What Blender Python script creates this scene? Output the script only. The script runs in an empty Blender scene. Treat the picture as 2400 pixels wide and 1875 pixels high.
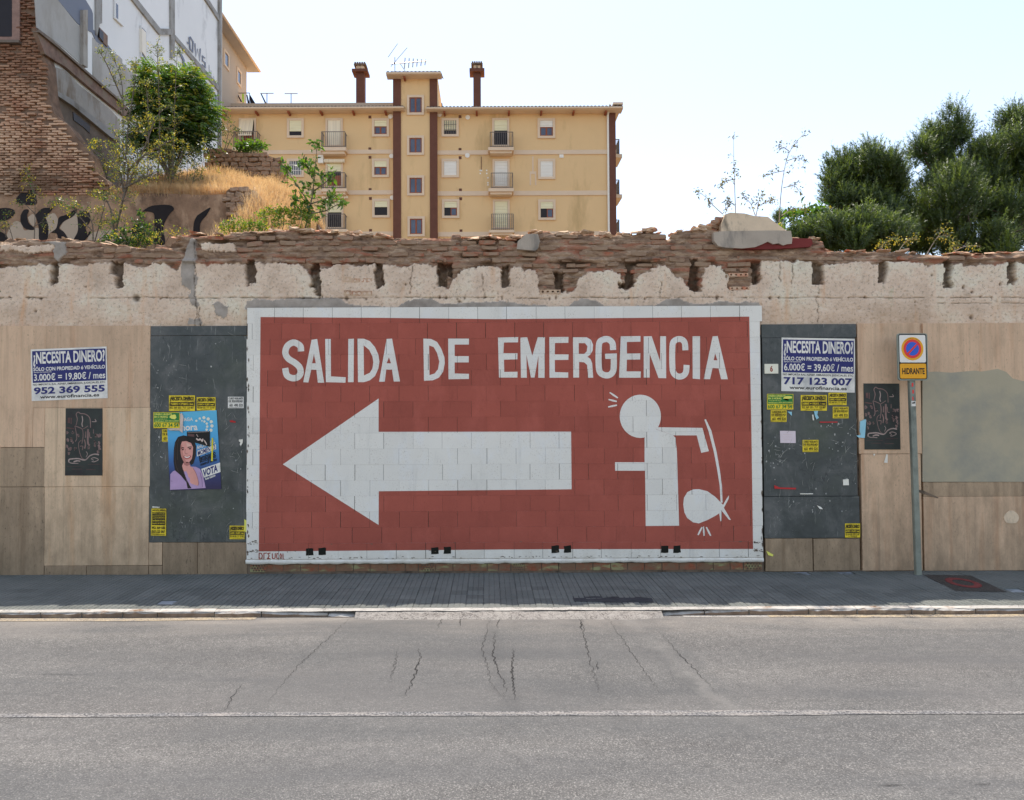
import bpy, math, random
import numpy as np
from mathutils import Vector, Matrix
from mathutils.geometry import tessellate_polygon
random.seed(7); RNG = np.random.default_rng(7)
sc = bpy.context.scene
COL = sc.collection

# ------------------------------------------------------------------ camera
H = 2.055                      # eye height above the foot of the wall
CAM = Vector((0.0, -10.59, H))
FPX = 1800.0                   # focal length in photo pixels (2400 wide)
PPX, PPY = 1145.0, 937.5       # principal point
PITCH, ROLL = math.radians(1.5), math.radians(-0.25)
RM = Matrix.Rotation(math.pi/2 + PITCH, 3, 'X') @ Matrix.Rotation(ROLL, 3, 'Z')
cd = bpy.data.cameras.new('camera'); cam = bpy.data.objects.new('camera', cd); COL.objects.link(cam)
cam.matrix_world = Matrix.Translation(CAM) @ RM.to_4x4()
cd.sensor_width = 36; cd.lens = 36*FPX/2400; cd.shift_x = (1200-PPX)/2400
cd.clip_start = 0.1; cd.clip_end = 3000
sc.camera = cam

# ------------------------------------------------------------------ light
SUN_TO = Vector((-0.36, 1.74, 4.64)).normalized()     # towards the sun, high behind the wall
world = bpy.data.worlds.new('World'); sc.world = world; world.use_nodes = True
wn = world.node_tree; wn.nodes.clear()
sky = wn.nodes.new('ShaderNodeTexSky'); sky.sky_type = 'NISHITA'; sky.sun_disc = False
sky.sun_elevation = math.asin(SUN_TO.z); sky.sun_rotation = math.atan2(SUN_TO.x, SUN_TO.y)
sky.altitude = 20; sky.air_density = 1.0; sky.dust_density = 1.0; sky.ozone_density = 1.0
bg = wn.nodes.new('ShaderNodeBackground'); bg.inputs[1].default_value = 0.15
wo = wn.nodes.new('ShaderNodeOutputWorld')
hs = wn.nodes.new('ShaderNodeHueSaturation'); hs.inputs['Saturation'].default_value = .76      # hazy white summer sky
wn.links.new(sky.outputs[0], hs.inputs['Color']); wn.links.new(hs.outputs[0], bg.inputs[0]); wn.links.new(bg.outputs[0], wo.inputs[0])
sl = bpy.data.lights.new('sun', 'SUN'); so = bpy.data.objects.new('sun', sl); COL.objects.link(so)
sl.energy = 3.0; sl.angle = math.radians(0.53); sl.color = (1.0, 0.95, 0.88)
so.rotation_euler = SUN_TO.to_track_quat('Z', 'Y').to_euler(); so.location = (0, 0, 40)
sc.view_settings.view_transform = 'Standard'; sc.view_settings.look = 'None'
sc.view_settings.exposure = 0.95; sc.view_settings.gamma = 1; sc.view_settings.use_curve_mapping = False

# ------------------------------------------------------------------ photo point -> place
def ray(px, py): return RM @ Vector(((px-PPX)/FPX, -(py-PPY)/FPX, -1.0))
def K(px, py, Y=0.0):
    d = ray(px, py); return CAM + d*((Y-CAM.y)/d.y)
def KX(px, py, X):
    d = ray(px, py); return CAM + d*((X-CAM.x)/d.x)
def KZ(px, py, Z):
    d = ray(px, py); return CAM + d*((Z-CAM.z)/d.z)
_RN = np.array(RM)
def proj(X, Y, Z):
    P = np.stack([X-CAM.x, Y-CAM.y, Z-CAM.z], -1) @ _RN
    return PPX + FPX*P[..., 0]/(-P[..., 2]), PPY - FPX*P[..., 1]/(-P[..., 2])
# crop coordinate helpers (several enlarged views of the photo were measured)
def c1(x, y): return (x/2.8435, y/2.8435)
def c2(x, y): return (500+x/3.412, 100+y/3.412)
def c3(x, y): return (980+x/3.412, 100+y/3.412)
def cL(x, y): return (x/2.8435, 760+y/2.8435)
def cA(x, y): return (560+x/2.508, 680+y/2.508)
def cB(x, y): return (1140+x/2.509, 680+y/2.509)
def cR(x, y): return (1770+x/2.584, 740+y/2.584)

# ------------------------------------------------------------------ noise
def _h(i, j, s):
    v = np.sin(i*127.1 + j*311.7 + s*74.7)*43758.5453
    return v-np.floor(v)
def vnoise(x, y, s=0):
    xi, yi = np.floor(x), np.floor(y); fx, fy = x-xi, y-yi
    fx = fx*fx*(3-2*fx); fy = fy*fy*(3-2*fy)
    a, b, c, d = _h(xi, yi, s), _h(xi+1, yi, s), _h(xi, yi+1, s), _h(xi+1, yi+1, s)
    return (a*(1-fx)+b*fx)*(1-fy)+(c*(1-fx)+d*fx)*fy
def fbm(x, y, s=0, o=4):
    x = np.asarray(x, float); y = np.asarray(y, float)
    t, a, n = 0, .5, 0
    for k in range(o):
        t = t+a*vnoise(x*2**k, y*2**k, s+k*13); n += a; a *= .5
    return t/n-.5
def inpoly(px, py, poly):
    r = np.zeros(np.shape(px), bool); n = len(poly)
    for i in range(n):
        x1, y1 = poly[i]; x2, y2 = poly[(i+1) % n]
        if y1 == y2: continue
        c = ((y1 > py) != (y2 > py)) & (px < (x2-x1)*(py-y1)/(y2-y1)+x1)
        r ^= c
    return r

# ------------------------------------------------------------------ materials
def s2l(c):
    return tuple(((v/255/12.92) if v/255 <= .04045 else ((v/255+.055)/1.055)**2.4) for v in c)
class G:
    def __init__(s, name):
        s.m = bpy.data.materials.new(name); s.m.use_nodes = True
        s.t = s.m.node_tree; s.n = s.t.nodes; s.l = s.t.links
        s.b = s.n['Principled BSDF']; s.out = s.n['Material Output']
        g = s.n.new('ShaderNodeNewGeometry'); s.pos = g.outputs['Position']
        s.oi = s.n.new('ShaderNodeObjectInfo').outputs['Random']
    def lk(s, a, b):
        if hasattr(a, 'is_linked') or hasattr(a, 'links'): s.l.new(a, b)
        else: b.default_value = a if not isinstance(a, tuple) or len(a) == 4 or b.type != 'RGBA' else a+(1,)
    def vmul(s, v, sc_):
        n = s.n.new('ShaderNodeMapping'); n.inputs['Scale'].default_value = sc_; s.l.new(v, n.inputs[0]); return n.outputs[0]
    def noise(s, scale, detail=6, stretch=None, rough=.6, dist=0, off=None):
        v = s.pos
        if stretch or off:
            n = s.n.new('ShaderNodeMapping'); n.inputs['Scale'].default_value = stretch or (1, 1, 1)
            if off: n.inputs['Location'].default_value = off
            s.l.new(v, n.inputs[0]); v = n.outputs[0]
        n = s.n.new('ShaderNodeTexNoise'); n.inputs['Scale'].default_value = scale; n.inputs['Detail'].default_value = detail
        n.inputs['Roughness'].default_value = rough; n.inputs['Distortion'].default_value = dist
        s.l.new(v, n.inputs['Vector']); return n.outputs['Fac']
    def ramp(s, f, pts):
        n = s.n.new('ShaderNodeValToRGB'); e = n.color_ramp.elements
        while len(e) > 1: e.remove(e[-1])
        e[0].position = pts[0][0]; e[0].color = s.c4(pts[0][1])
        for p, c in pts[1:]:
            k = e.new(p); k.color = s.c4(c)
        s.l.new(f, n.inputs[0]); return n.outputs[0]
    def c4(s, c):
        if isinstance(c, (int, float)): return (c, c, c, 1)
        return tuple(c)+(1,) if len(c) == 3 else c
    def rng(s, f, lo, hi, a=0., b=1.):
        n = s.n.new('ShaderNodeMapRange'); s.l.new(f, n.inputs[0])
        n.inputs[1].default_value = lo; n.inputs[2].default_value = hi; n.inputs[3].default_value = a; n.inputs[4].default_value = b
        return n.outputs[0]
    def math(s, op, a, b=0.):
        n = s.n.new('ShaderNodeMath'); n.operation = op; s.lk(a, n.inputs[0]); s.lk(b, n.inputs[1]); return n.outputs[0]
    def mix(s, f, a, b, mode='MIX'):
        n = s.n.new('ShaderNodeMix'); n.data_type = 'RGBA'; n.blend_type = mode
        s.lk(f, n.inputs[0]); s.lk(a if not isinstance(a, tuple) else s.c4(a), n.inputs[6]); s.lk(b if not isinstance(b, tuple) else s.c4(b), n.inputs[7]); return n.outputs[2]
    def attr(s, name):
        n = s.n.new('ShaderNodeAttribute'); n.attribute_name = name
        x = s.n.new('ShaderNodeSeparateColor'); s.l.new(n.outputs['Color'], x.inputs[0]); return x.outputs
    def sepz(s):
        x = s.n.new('ShaderNodeSeparateXYZ'); s.l.new(s.pos, x.inputs[0]); return x.outputs
    def finish(s, col, rough=.9, bump=(), spec=.2, metal=0.):
        s.lk(col if not isinstance(col, tuple) else s.c4(col), s.b.inputs['Base Color'])
        s.lk(rough, s.b.inputs['Roughness']); s.b.inputs['Specular IOR Level'].default_value = spec; s.b.inputs['Metallic'].default_value = metal
        prev = None
        for f, st, dist in bump:
            n = s.n.new('ShaderNodeBump'); n.inputs['Strength'].default_value = st; n.inputs['Distance'].default_value = dist
            s.l.new(f, n.inputs['Height'])
            if prev: s.l.new(prev, n.inputs['Normal'])
            prev = n.outputs[0]
        if prev: s.l.new(prev, s.b.inputs['Normal'])
        return s.m
def simple(name, c, var=.12, scale=4., rough=.8, spec=.2, metal=0., rand=0., bump=.15, bs=60, stretch=None, dirt=None):
    """colour with soft mottling; c in photo-like sRGB 0-255 albedo"""
    c = s2l(c) if max(c) > 1 else c
    g = G(name); f = g.noise(scale, 8, stretch)
    col = g.ramp(f, [(.3, tuple(v*(1-var) for v in c)), (.7, tuple(min(1, v*(1+var)) for v in c))])
    if rand:
        col = g.mix(1.0, col, g.ramp(g.oi, [(0, 1-rand), (1, 1.0)]), 'MULTIPLY')
    if dirt:
        dc, ds, lo, hi, st = dirt
        col = g.mix(g.rng(g.noise(ds, 8, st, .65, 0, (3, 5, 7)), lo, hi), col, s2l(dc))
    return g.finish(col, rough, [(g.noise(bs, 4), bump, .01)] if bump else (), spec, metal)

# ------------------------------------------------------------------ objects
WL = {}                                  # where each empty stands
def setp(o, label=None, cat=None, group=None, kind=None):
    if label: o['label'] = label
    if cat: o['category'] = cat
    if group: o['group'] = group
    if kind: o['kind'] = kind
    return o
def thing(name, label, cat, loc=(0, 0, 0), group=None):
    o = bpy.data.objects.new(name, None); o.location = loc; o.empty_display_size = .2; COL.objects.link(o)
    WL[o.name] = Vector(loc); return setp(o, label, cat, group)
def put(o, parent):
    COL.objects.link(o)
    if parent is not None:
        o.parent = parent; o.matrix_parent_inverse = Matrix.Translation(-WL.get(parent.name, Vector((0, 0, 0))))
    return o
class MB:
    def __init__(s): s.v = []; s.f = []; s.m = []
    def add(s, vs, fs, m=0):
        b = len(s.v); s.v += [tuple(v) for v in vs]; s.f += [tuple(b+i for i in f) for f in fs]; s.m += [m]*len(fs); return s
    def box(s, x0, x1, y0, y1, z0, z1, m=0, ax=None):
        p = [(x, y, z) for z in (z0, z1) for y in (y0, y1) for x in (x0, x1)]
        if ax: p = [ax(*q) for q in p]
        return s.add(p, [(0, 2, 3, 1), (4, 5, 7, 6), (0, 1, 5, 4), (2, 6, 7, 3), (0, 4, 6, 2), (1, 3, 7, 5)], m)
    def prism(s, loop, vec, m=0, holes=()):
        """flat outline pushed back along vec; the outline keeps its front at the given points"""
        loops = [list(map(Vector, loop))]+[list(map(Vector, h)) for h in holes]
        pts = [p for l in loops for p in l]; tri = tessellate_polygon(loops); vec = Vector(vec); n = len(pts)
        # orientation away from vec
        fs = []
        for t in tri:
            a, b, c = (pts[i] for i in t)
            if (b-a).cross(c-a).dot(vec) > 0: t = (t[0], t[2], t[1])
            fs.append(tuple(t))
        back = [tuple(n+i for i in reversed(t)) for t in fs]
        side = []; k = 0
        for l in loops:
            m_ = len(l)
            for i in range(m_):
                a, b = k+i, k+(i+1) % m_; side.append((a, b, n+b, n+a))
            k += m_
        return s.add(pts+[p+vec for p in pts], fs+back+side, m)
    def tube(s, pts, rad, n=5, m=0):
        pts = [Vector(p) for p in pts]; vs = []; L = len(pts)
        for i, p in enumerate(pts):
            d = (pts[min(i+1, L-1)]-pts[max(i-1, 0)]);
            if d.length < 1e-9: d = Vector((0, 0, 1))
            d.normalize()
            u = d.cross(Vector((0, 1, 0)) if abs(d.y) < .9 else Vector((1, 0, 0))).normalized(); w = d.cross(u)
            r = rad[i] if hasattr(rad, '__len__') else rad
            vs += [p+(u*math.cos(a)+w*math.sin(a))*r for a in [2*math.pi*k/n for k in range(n)]]
        fs = [(i*n+k, i*n+(k+1) % n, (i+1)*n+(k+1) % n, (i+1)*n+k) for i in range(L-1) for k in range(n)]
        fs += [tuple(range(n-1, -1, -1)), tuple((L-1)*n+k for k in range(n))]
        return s.add(vs, fs, m)
    def mesh(s, name, mats, smooth=False):
        me = bpy.data.meshes.new(name); me.from_pydata(s.v, [], s.f)
        for q in (mats if isinstance(mats, (list, tuple)) else [mats]): me.materials.append(q)
        me.polygons.foreach_set('material_index', s.m)
        if smooth: me.polygons.foreach_set('use_smooth', [True]*len(s.f))
        me.update(); return me
    def build(s, name, mats, parent=None, smooth=False, **kw):
        o = bpy.data.objects.new(name, s.mesh(name, mats, smooth)); put(o, parent); return setp(o, **kw)
def npmesh(name, V, F, mats, parent=None, midx=None, smooth=False, **kw):
    """fast mesh from arrays, F (n,3) or (n,4)"""
    me = bpy.data.meshes.new(name); V = np.asarray(V, np.float32); F = np.asarray(F, np.int32)
    me.vertices.add(len(V)); me.vertices.foreach_set('co', V.ravel())
    k = F.shape[1]; me.loops.add(F.size); me.loops.foreach_set('vertex_index', F.ravel())
    me.polygons.add(len(F)); me.polygons.foreach_set('loop_start', np.arange(0, F.size, k, dtype=np.int32))
    if midx is not None: me.polygons.foreach_set('material_index', np.asarray(midx, np.int32))
    if smooth: me.polygons.foreach_set('use_smooth', np.ones(len(F), bool))
    for q in (mats if isinstance(mats, (list, tuple)) else [mats]): me.materials.append(q)
    me.update(calc_edges=True); o = bpy.data.objects.new(name, me); put(o, parent); return setp(o, **kw)
def inst(me, name, parent, loc, rot=(0, 0, 0), scale=(1, 1, 1)):
    o = bpy.data.objects.new(name, me); o.location = loc; o.rotation_euler = rot; o.scale = scale; return put(o, parent)
def rough_block(name, mat, sx, sy, sz, jit, seed, cuts=2):
    """irregular stone or brick, unit centred, a few dozen triangles"""
    r = random.Random(seed); n = cuts+1; idx = {}; vs = []; fs = []
    def vid(i, j, k):
        if (i, j, k) not in idx:
            p = [(q/n-.5) for q in (i, j, k)]
            e = sum(1 for q in (i, j, k) if q in (0, n)); sh = 1-.07*(e-1)
            idx[(i, j, k)] = len(vs)
            vs.append((p[0]*sx*sh+r.uniform(-1, 1)*jit, p[1]*sy*sh+r.uniform(-1, 1)*jit, p[2]*sz*sh+r.uniform(-1, 1)*jit))
        return idx[(i, j, k)]
    for a in range(n):
        for b in range(n):
            fs += [(vid(a, b, 0), vid(a, b+1, 0), vid(a+1, b+1, 0), vid(a+1, b, 0)), (vid(a, b, n), vid(a+1, b, n), vid(a+1, b+1, n), vid(a, b+1, n)),
                   (vid(a, 0, b), vid(a+1, 0, b), vid(a+1, 0, b+1), vid(a, 0, b+1)), (vid(a, n, b), vid(a, n, b+1), vid(a+1, n, b+1), vid(a+1, n, b)),
                   (vid(0, a, b), vid(0, a, b+1), vid(0, a+1, b+1), vid(0, a+1, b)), (vid(n, a, b), vid(n, a+1, b), vid(n, a+1, b+1), vid(n, a, b+1))]
    me = bpy.data.meshes.new(name); me.from_pydata(vs, [], fs); me.materials.append(mat); me.update(); return me

# ------------------------------------------------------------------ lettering
_tc = {}
def text_shape(s, bold=.015):
    if (s, bold) not in _tc:
        c = bpy.data.curves.new('lettering', 'FONT'); c.body = s; c.offset = bold; c.resolution_u = 3
        o = bpy.data.objects.new('lettering', c); m = o.to_mesh()
        V = np.array([v.co[:2] for v in m.vertices]); F = [tuple(p.vertices) for p in m.polygons]
        lo, hi = V.min(0), V.max(0); V = (V-lo)/(hi-lo); o.to_mesh_clear(); bpy.data.objects.remove(o); bpy.data.curves.remove(c)
        _tc[(s, bold)] = (V, F)
    return _tc[(s, bold)]
def stroke(pts, w, closed=False):
    """mitred strip of quads along a 2-D line: list of quads"""
    P = [Vector(p) for p in pts]; n = len(P); L = []; R_ = []
    for i in range(n):
        a = P[i-1] if i > 0 else None; b = P[i+1] if i < n-1 else None
        d = Vector((0, 0))
        if a is not None: d += (P[i]-a).normalized()
        if b is not None: d += (b-P[i]).normalized()
        if d.length < 1e-6: d = Vector((1, 0))
        d.normalize(); nn = Vector((-d.y, d.x))
        ww = (w[i] if hasattr(w, '__len__') else w)/2
        if a is not None and b is not None:
            cs = max(.5, abs(d.dot((b-P[i]).normalized()))); ww /= cs
        L.append(P[i]+nn*ww); R_.append(P[i]-nn*ww)
    return [[L[i], L[i+1], R_[i+1], R_[i]] for i in range(n-1)]
def curve(pts, n=6):
    """Catmull-Rom through points"""
    P = [Vector(p) for p in pts]; o = []
    for i in range(len(P)-1):
        a, b, c, d = P[max(i-1, 0)], P[i], P[i+1], P[min(i+2, len(P)-1)]
        for k in range(n):
            t = k/n; o.append(.5*((2*b)+(c-a)*t+(2*a-5*b+4*c-d)*t*t+(-a+3*b-3*c+d)*t**3))
    return o+[P[-1]]
def tess(loops):
    """2-D loops -> triangles"""
    L = [[Vector((p[0], p[1], 0)) for p in l] for l in loops]; pts = [p for l in L for p in l]
    return [[pts[i].xy for i in t] for t in tessellate_polygon(L)]

# ================================================================== materials
def sh(c, k=1.28): return tuple(min(m_, v*k*1.20*w) for v, w, m_ in zip(s2l(c), (1.20, 1.02, .84), (.90, .82, .69)))     # albedo of a thing seen in open shade
def m_stone(name, base, dark, streak, grime_ao, pits=.5):
    """travertine-like cladding: vertical veins, pits, brown runs, grime (dirt plus occlusion shade put into the colour) by the pavement"""
    g = G(name)
    v = g.noise(2.6, 10, (2.4, 1, .8), .66, .2)
    md = tuple(.6*a+.4*b for a, b in zip(sh(base), sh(dark)))
    col = g.ramp(v, [(.28, md), (.45, sh(base)), (.60, tuple(x*1.07 for x in sh(base))), (.78, md)])
    col = g.mix(1, col, g.ramp(g.oi, [(0, .84), (1, 1.05)]), 'MULTIPLY')
    pit = g.noise(30, 6, (1.3, 1, .55), .75, .2, (2, 0, 1)); pz_ = g.noise(1.6, 4, (1.5, 1, .4), .6, 0, (8, 8, 0)); col = g.mix(g.math('MULTIPLY', g.rng(pit, .57, .66, 0, pits*1.2), g.rng(pz_, .40, .60, .25, 1)), col, sh(tuple(x*.5 for x in dark)))
    st = g.noise(2.3, 6, (2.6, 1, .16), .6, .25, (9, 0, 3)); col = g.mix(g.rng(st, .53, .68, 0, .75), col, sh(streak))
    s5 = g.noise(.9, 8, (1, 1, .7), .7, 0, (1, 4, 4)); col = g.mix(g.rng(s5, .52, .72, 0, .45), col, sh(tuple(x*.82 for x in base)))
    vs_ = g.noise(2.2, 6, (7, 1, .16), .7, .1, (3, 8, 3)); col = g.mix(1, col, g.ramp(vs_, [(.3, .84), (.5, 1.0), (.7, 1.08)]), 'MULTIPLY'); vt = g.noise(1.4, 7, (9, 1, .12), .7, .1, (8, 8, 8)); col = g.mix(g.rng(vt, .60, .70, 0, .45), col, sh(tuple(x*.72 for x in dark)))
    z = g.sepz()[2]; gr = g.noise(4.2, 9, (1.3, 1, .55), .75, 0, (4, 0, 8))
    gm = g.math('ADD', g.rng(z, 0, 1.7, .42, .0), g.math('MULTIPLY', g.math('SUBTRACT', gr, .5), 1.3))
    col = g.mix(g.rng(gm, .05, .6, 0, .75), col, sh(grime_ao))  # darkens towards the foot: dirt and occlusion shade together in the colour
    return g.finish(col, .62, [(pit, .35, .01), (g.noise(90, 4), .15, .004)], .35)
M_trav = m_stone('travertine', (170, 151, 131), (138, 119, 101), (148, 118, 94), (104, 93, 79))
M_trav_light = m_stone('pale travertine', (178, 162, 141), (150, 134, 114), (160, 130, 100), (108, 95, 79), .4)
M_trav_grime = m_stone('grimy travertine', (142, 128, 110), (112, 99, 84), (104, 88, 70), (84, 76, 63), .8)
def m_marble():
    g = G('dark marble')
    v = g.noise(2.2, 10, None, .65, .6)
    col = g.ramp(v, [(.3, sh((42, 48, 50))), (.5, sh((60, 66, 68))), (.7, sh((84, 88, 90)))])
    cr = g.n.new('ShaderNodeTexVoronoi'); cr.feature = 'DISTANCE_TO_EDGE'; cr.inputs['Scale'].default_value = 3.1
    w = g.n.new('ShaderNodeVectorMath'); w.operation = 'ADD'; g.l.new(g.pos, w.inputs[0])
    nn = g.n.new('ShaderNodeTexNoise'); nn.inputs['Scale'].default_value = 4; nn.inputs['Detail'].default_value = 6
    g.l.new(nn.outputs['Color'], w.inputs[1]); g.l.new(w.outputs[0], cr.inputs['Vector'])
    msk = g.math('MULTIPLY', g.rng(cr.outputs[0], .0, .018, 1, 0), g.rng(g.noise(1.7, 3, None, .5, 0, (3, 1, 2)), .45, .6))
    col = g.mix(g.math('MULTIPLY', msk, .75), col, sh((30, 33, 35)))
    sc_ = g.noise(9, 8, (1, 1, .6), .8, 1.6, (1, 7, 2)); zz = g.noise(.8, 4, None, .6, 0, (4, 4, 1)); col = g.mix(g.math('MULTIPLY', g.rng(sc_, .60, .68, 0, .6), g.rng(zz, .45, .62)), col, sh((150, 156, 158)))
    d2 = g.noise(4.5, 9, None, .75, .4, (6, 2, 2)); col = g.mix(g.rng(d2, .52, .66, 0, .6), col, sh((44, 50, 50)))
    for k_, sl_ in enumerate(((1, .5), (1, -.7))):
        mp = g.n.new('ShaderNodeMapping'); mp.inputs['Rotation'].default_value = (0, .7+1.3*k_, 0); mp.inputs['Scale'].default_value = (9, 1, .7); g.l.new(g.pos, mp.inputs[0])
        nz = g.n.new('ShaderNodeTexNoise'); nz.inputs['Scale'].default_value = 3.2; nz.inputs['Detail'].default_value = 5; nz.inputs['Roughness'].default_value = .75; g.l.new(mp.outputs[0], nz.inputs['Vector'])
        col = g.mix(g.rng(nz.outputs['Fac'], .63, .69, 0, .5), col, sh((128, 136, 138)))
    sm = g.noise(1.1, 5, None, .6, 0, (7, 7, 7)); col = g.mix(g.rng(sm, .5, .7, 0, .4), col, sh((66, 76, 62)))
    return g.finish(col, g.rng(v, .3, .7, .35, .6), [(g.noise(20, 6), .12, .006)], .4)
M_marble = m_marble()
def m_band():
    """upper wall: rough white render over brick and mortar; what lies where comes from the relief"""
    g = G('render and rubble'); zR, zG, zB = g.attr('zone')[:3]
    # render
    a = g.noise(1.3, 8, None, .65); r = g.ramp(a, [(.3, sh((156, 143, 131))), (.5, sh((182, 171, 160))), (.7, sh((199, 190, 181)))])
    sp = g.noise(24, 6, None, .72); r = g.mix(g.rng(sp, .54, .63, 0, .62), r, sh((112, 102, 92)))
    s4 = g.noise(3.2, 8, (1.2, 1, .7), .75, 0, (6, 6, 1)); r = g.mix(g.rng(s4, .55, .70, 0, .5), r, sh((140, 132, 122)))
    r = g.mix(g.rng(g.noise(8, 6, None, .7, 0, (3, 3, 3)), .60, .72, 0, .45), r, sh((120, 116, 108)))
    rust = g.noise(1.9, 7, (2.4, 1, .35), .65, .2, (5, 0, 9)); r = g.mix(g.rng(rust, .56, .74, 0, .6), r, sh((176, 138, 102)))
    gr = g.noise(1.6, 6, (1.5, 1, .8), .65, 0, (2, 0, 4)); r = g.mix(g.rng(gr, .63, .72, 0, .55), r, sh((118, 132, 108)))
    z = g.sepz()[2]; r = g.mix(g.math('MULTIPLY', g.rng(z, 3.3, 3.75, .5, 0), g.rng(g.noise(3, 5), .35, .6)), r, sh((158, 138, 116)))
    # masonry
    b = g.noise(9, 9, (.45, 1, 1.6), .68, .4)
    m = g.ramp(b, [(.28, sh((64, 53, 46))), (.42, sh((104, 89, 78))), (.55, sh((128, 113, 100))), (.70, sh((158, 144, 130))), (.8, sh((186, 174, 160)))])
    rb = g.noise(4.2, 5, (.4, 1, 2.2), .6, .2, (8, 0, 1)); m = g.mix(g.rng(rb, .54, .62, 0, .6), m, sh((134, 84, 68)))
    dk = g.noise(11, 7, (.5, 1, 1.8), .75, .5, (2, 9, 1)); m = g.mix(g.rng(dk, .58, .66, 0, .7), m, sh((48, 40, 35)))
    col = g.mix(zR, m, r)
    c = g.noise(5, 8, None, .6, 0, (1, 2, 3)); cc = g.ramp(c, [(.3, sh((112, 110, 107))), (.7, sh((146, 144, 142)))])
    col = g.mix(zG, col, cc)
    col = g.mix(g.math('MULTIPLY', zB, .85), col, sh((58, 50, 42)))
    return g.finish(col, .95, [(g.noise(60, 6, None, .7), .6, .012), (g.noise(12, 5), .4, .02)], .1)
M_band = m_band()
def m_brick(name, cols, dust, rib=False):
    g = G(name); base = g.ramp(g.oi, [(i/max(1, len(cols)-1), sh(c)) for i, c in enumerate(cols)])
    f = g.noise(22, 7, (1, 1, 1.6), .7); col = g.mix(1, base, g.ramp(f, [(.3, .6), (.7, 1.2)]), 'MULTIPLY')
    d = g.noise(6, 8, (1, 1, 1.5), .75, 0, (4, 1, 2)); col = g.mix(g.rng(d, .39, .54, 0, .92), col, sh(dust))
    bl = [(g.noise(45, 6), .5, .01)]
    if rib:
        w = g.n.new('ShaderNodeTexWave'); w.bands_direction = 'X'; w.inputs['Scale'].default_value = 26; w.inputs['Distortion'].default_value = .6
        g.l.new(g.pos, w.inputs['Vector']); bl.append((w.outputs['Fac'], .7, .008)); col = g.mix(g.rng(w.outputs['Fac'], 0, .4, .35, 0), col, sh((84, 56, 44)))
        gn = g.noise(3.2, 6, (1, 1, 3), .6, 0, (2, 2, 2)); col = g.mix(g.rng(gn, .56, .64, 0, .7), col, sh((136, 146, 112)))
    return g.finish(col, .95, bl, .1)
M_brick = m_brick('old brick', [(118, 100, 86), (132, 112, 96), (112, 94, 84), (142, 84, 66), (122, 106, 92), (130, 88, 72), (126, 112, 98), (140, 76, 58)], (124, 110, 97))
M_brick_rib = m_brick('ribbed brick', [(128, 82, 66), (140, 88, 70), (118, 84, 70), (124, 98, 82)], (112, 96, 82), True)
M_rubble = m_brick('rubble', [(150, 134, 118), (130, 112, 98), (158, 92, 68), (170, 158, 142)], (164, 150, 134))
def m_paint(name, c, dirt, pit, var=.06, patch=0):
    g = G(name); c = sh(c); f = g.noise(1.1, 5, None, .6)
    col = g.ramp(f, [(.3, tuple(v*(1-var) for v in c)), (.7, tuple(v*(1+var) for v in c))])
    if patch: col = g.mix(1, col, g.ramp(g.oi, [(0, 1-patch), (1, 1+patch*.4)]), 'MULTIPLY')
    fd = g.noise(2.4, 8, (1, 1, .6), .7, .2, (7, 3, 5)); col = g.mix(g.rng(fd, .52, .70, 0, .35), col, tuple(min(.9, v*1.35+.02) for v in c)); fk = g.noise(3.1, 8, (1.6, 1, .4), .7, .2, (1, 3, 9)); col = g.mix(g.rng(fk, .56, .72, 0, .4), col, tuple(v*.66 for v in c))
    p = g.noise(55, 4, None, .7); pz = g.noise(5, 4, None, .6, 0, (3, 3, 3))
    col = g.mix(g.math('MULTIPLY', g.rng(p, .56, .66), g.rng(pz, .4, .62, 0, pit)), col, sh(dirt))
    z = g.sepz()[2]; col = g.mix(g.math('MULTIPLY', g.rng(z, .1, .5, .35, 0), g.rng(g.noise(6, 6), .35, .6)), col, sh(dirt))
    return g.finish(col, .8, [(g.noise(70, 5, None, .7), .45, .006)], .2)
M_white = m_paint('white wall paint', (201, 202, 197), (150, 149, 142), .8, .04, .05)
M_red = m_paint('red wall paint', (134, 74, 66), (104, 56, 50), .5, .10, .10)
M_redbright = M_red
M_lilac = m_paint('lilac white paint', (203, 198, 208), (160, 155, 160), .6, .03)
M_black = m_paint('black paint', (22, 24, 20), (30, 30, 26), .1)
M_sigred = m_paint('dark red brush paint', (120, 44, 34), (150, 100, 90), .5)
M_mortar = simple('mortar', sh((92, 84, 76)), .25, 8, dirt=((60, 52, 44), 5, .5, .7, None))
M_mortar_red = simple('painted mortar', sh((96, 48, 42)), .15, 8)
M_cement = simple('grey cement', sh((140, 136, 130)), .12, 3, bump=.3, bs=40, dirt=((112, 106, 98), 2.5, .5, .75, (2, 1, .5)))
M_cement_green = simple('green grey cement', sh((138, 137, 124)), .07, 1.2, bump=.25, bs=30, dirt=((150, 146, 132), 1.4, .45, .75, None))
M_plaster = simple('pale plaster', sh((176, 166, 150)), .10, 4, bump=.4, bs=30, dirt=((128, 116, 98), 4, .55, .72, (1, 1, .4)))
M_darkred = simple('dark red gloss paint', sh((96, 44, 44)), .15, 4)
M_dark = simple('dark void', (.012, .011, .010), .1, 4, bump=0)

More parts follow.
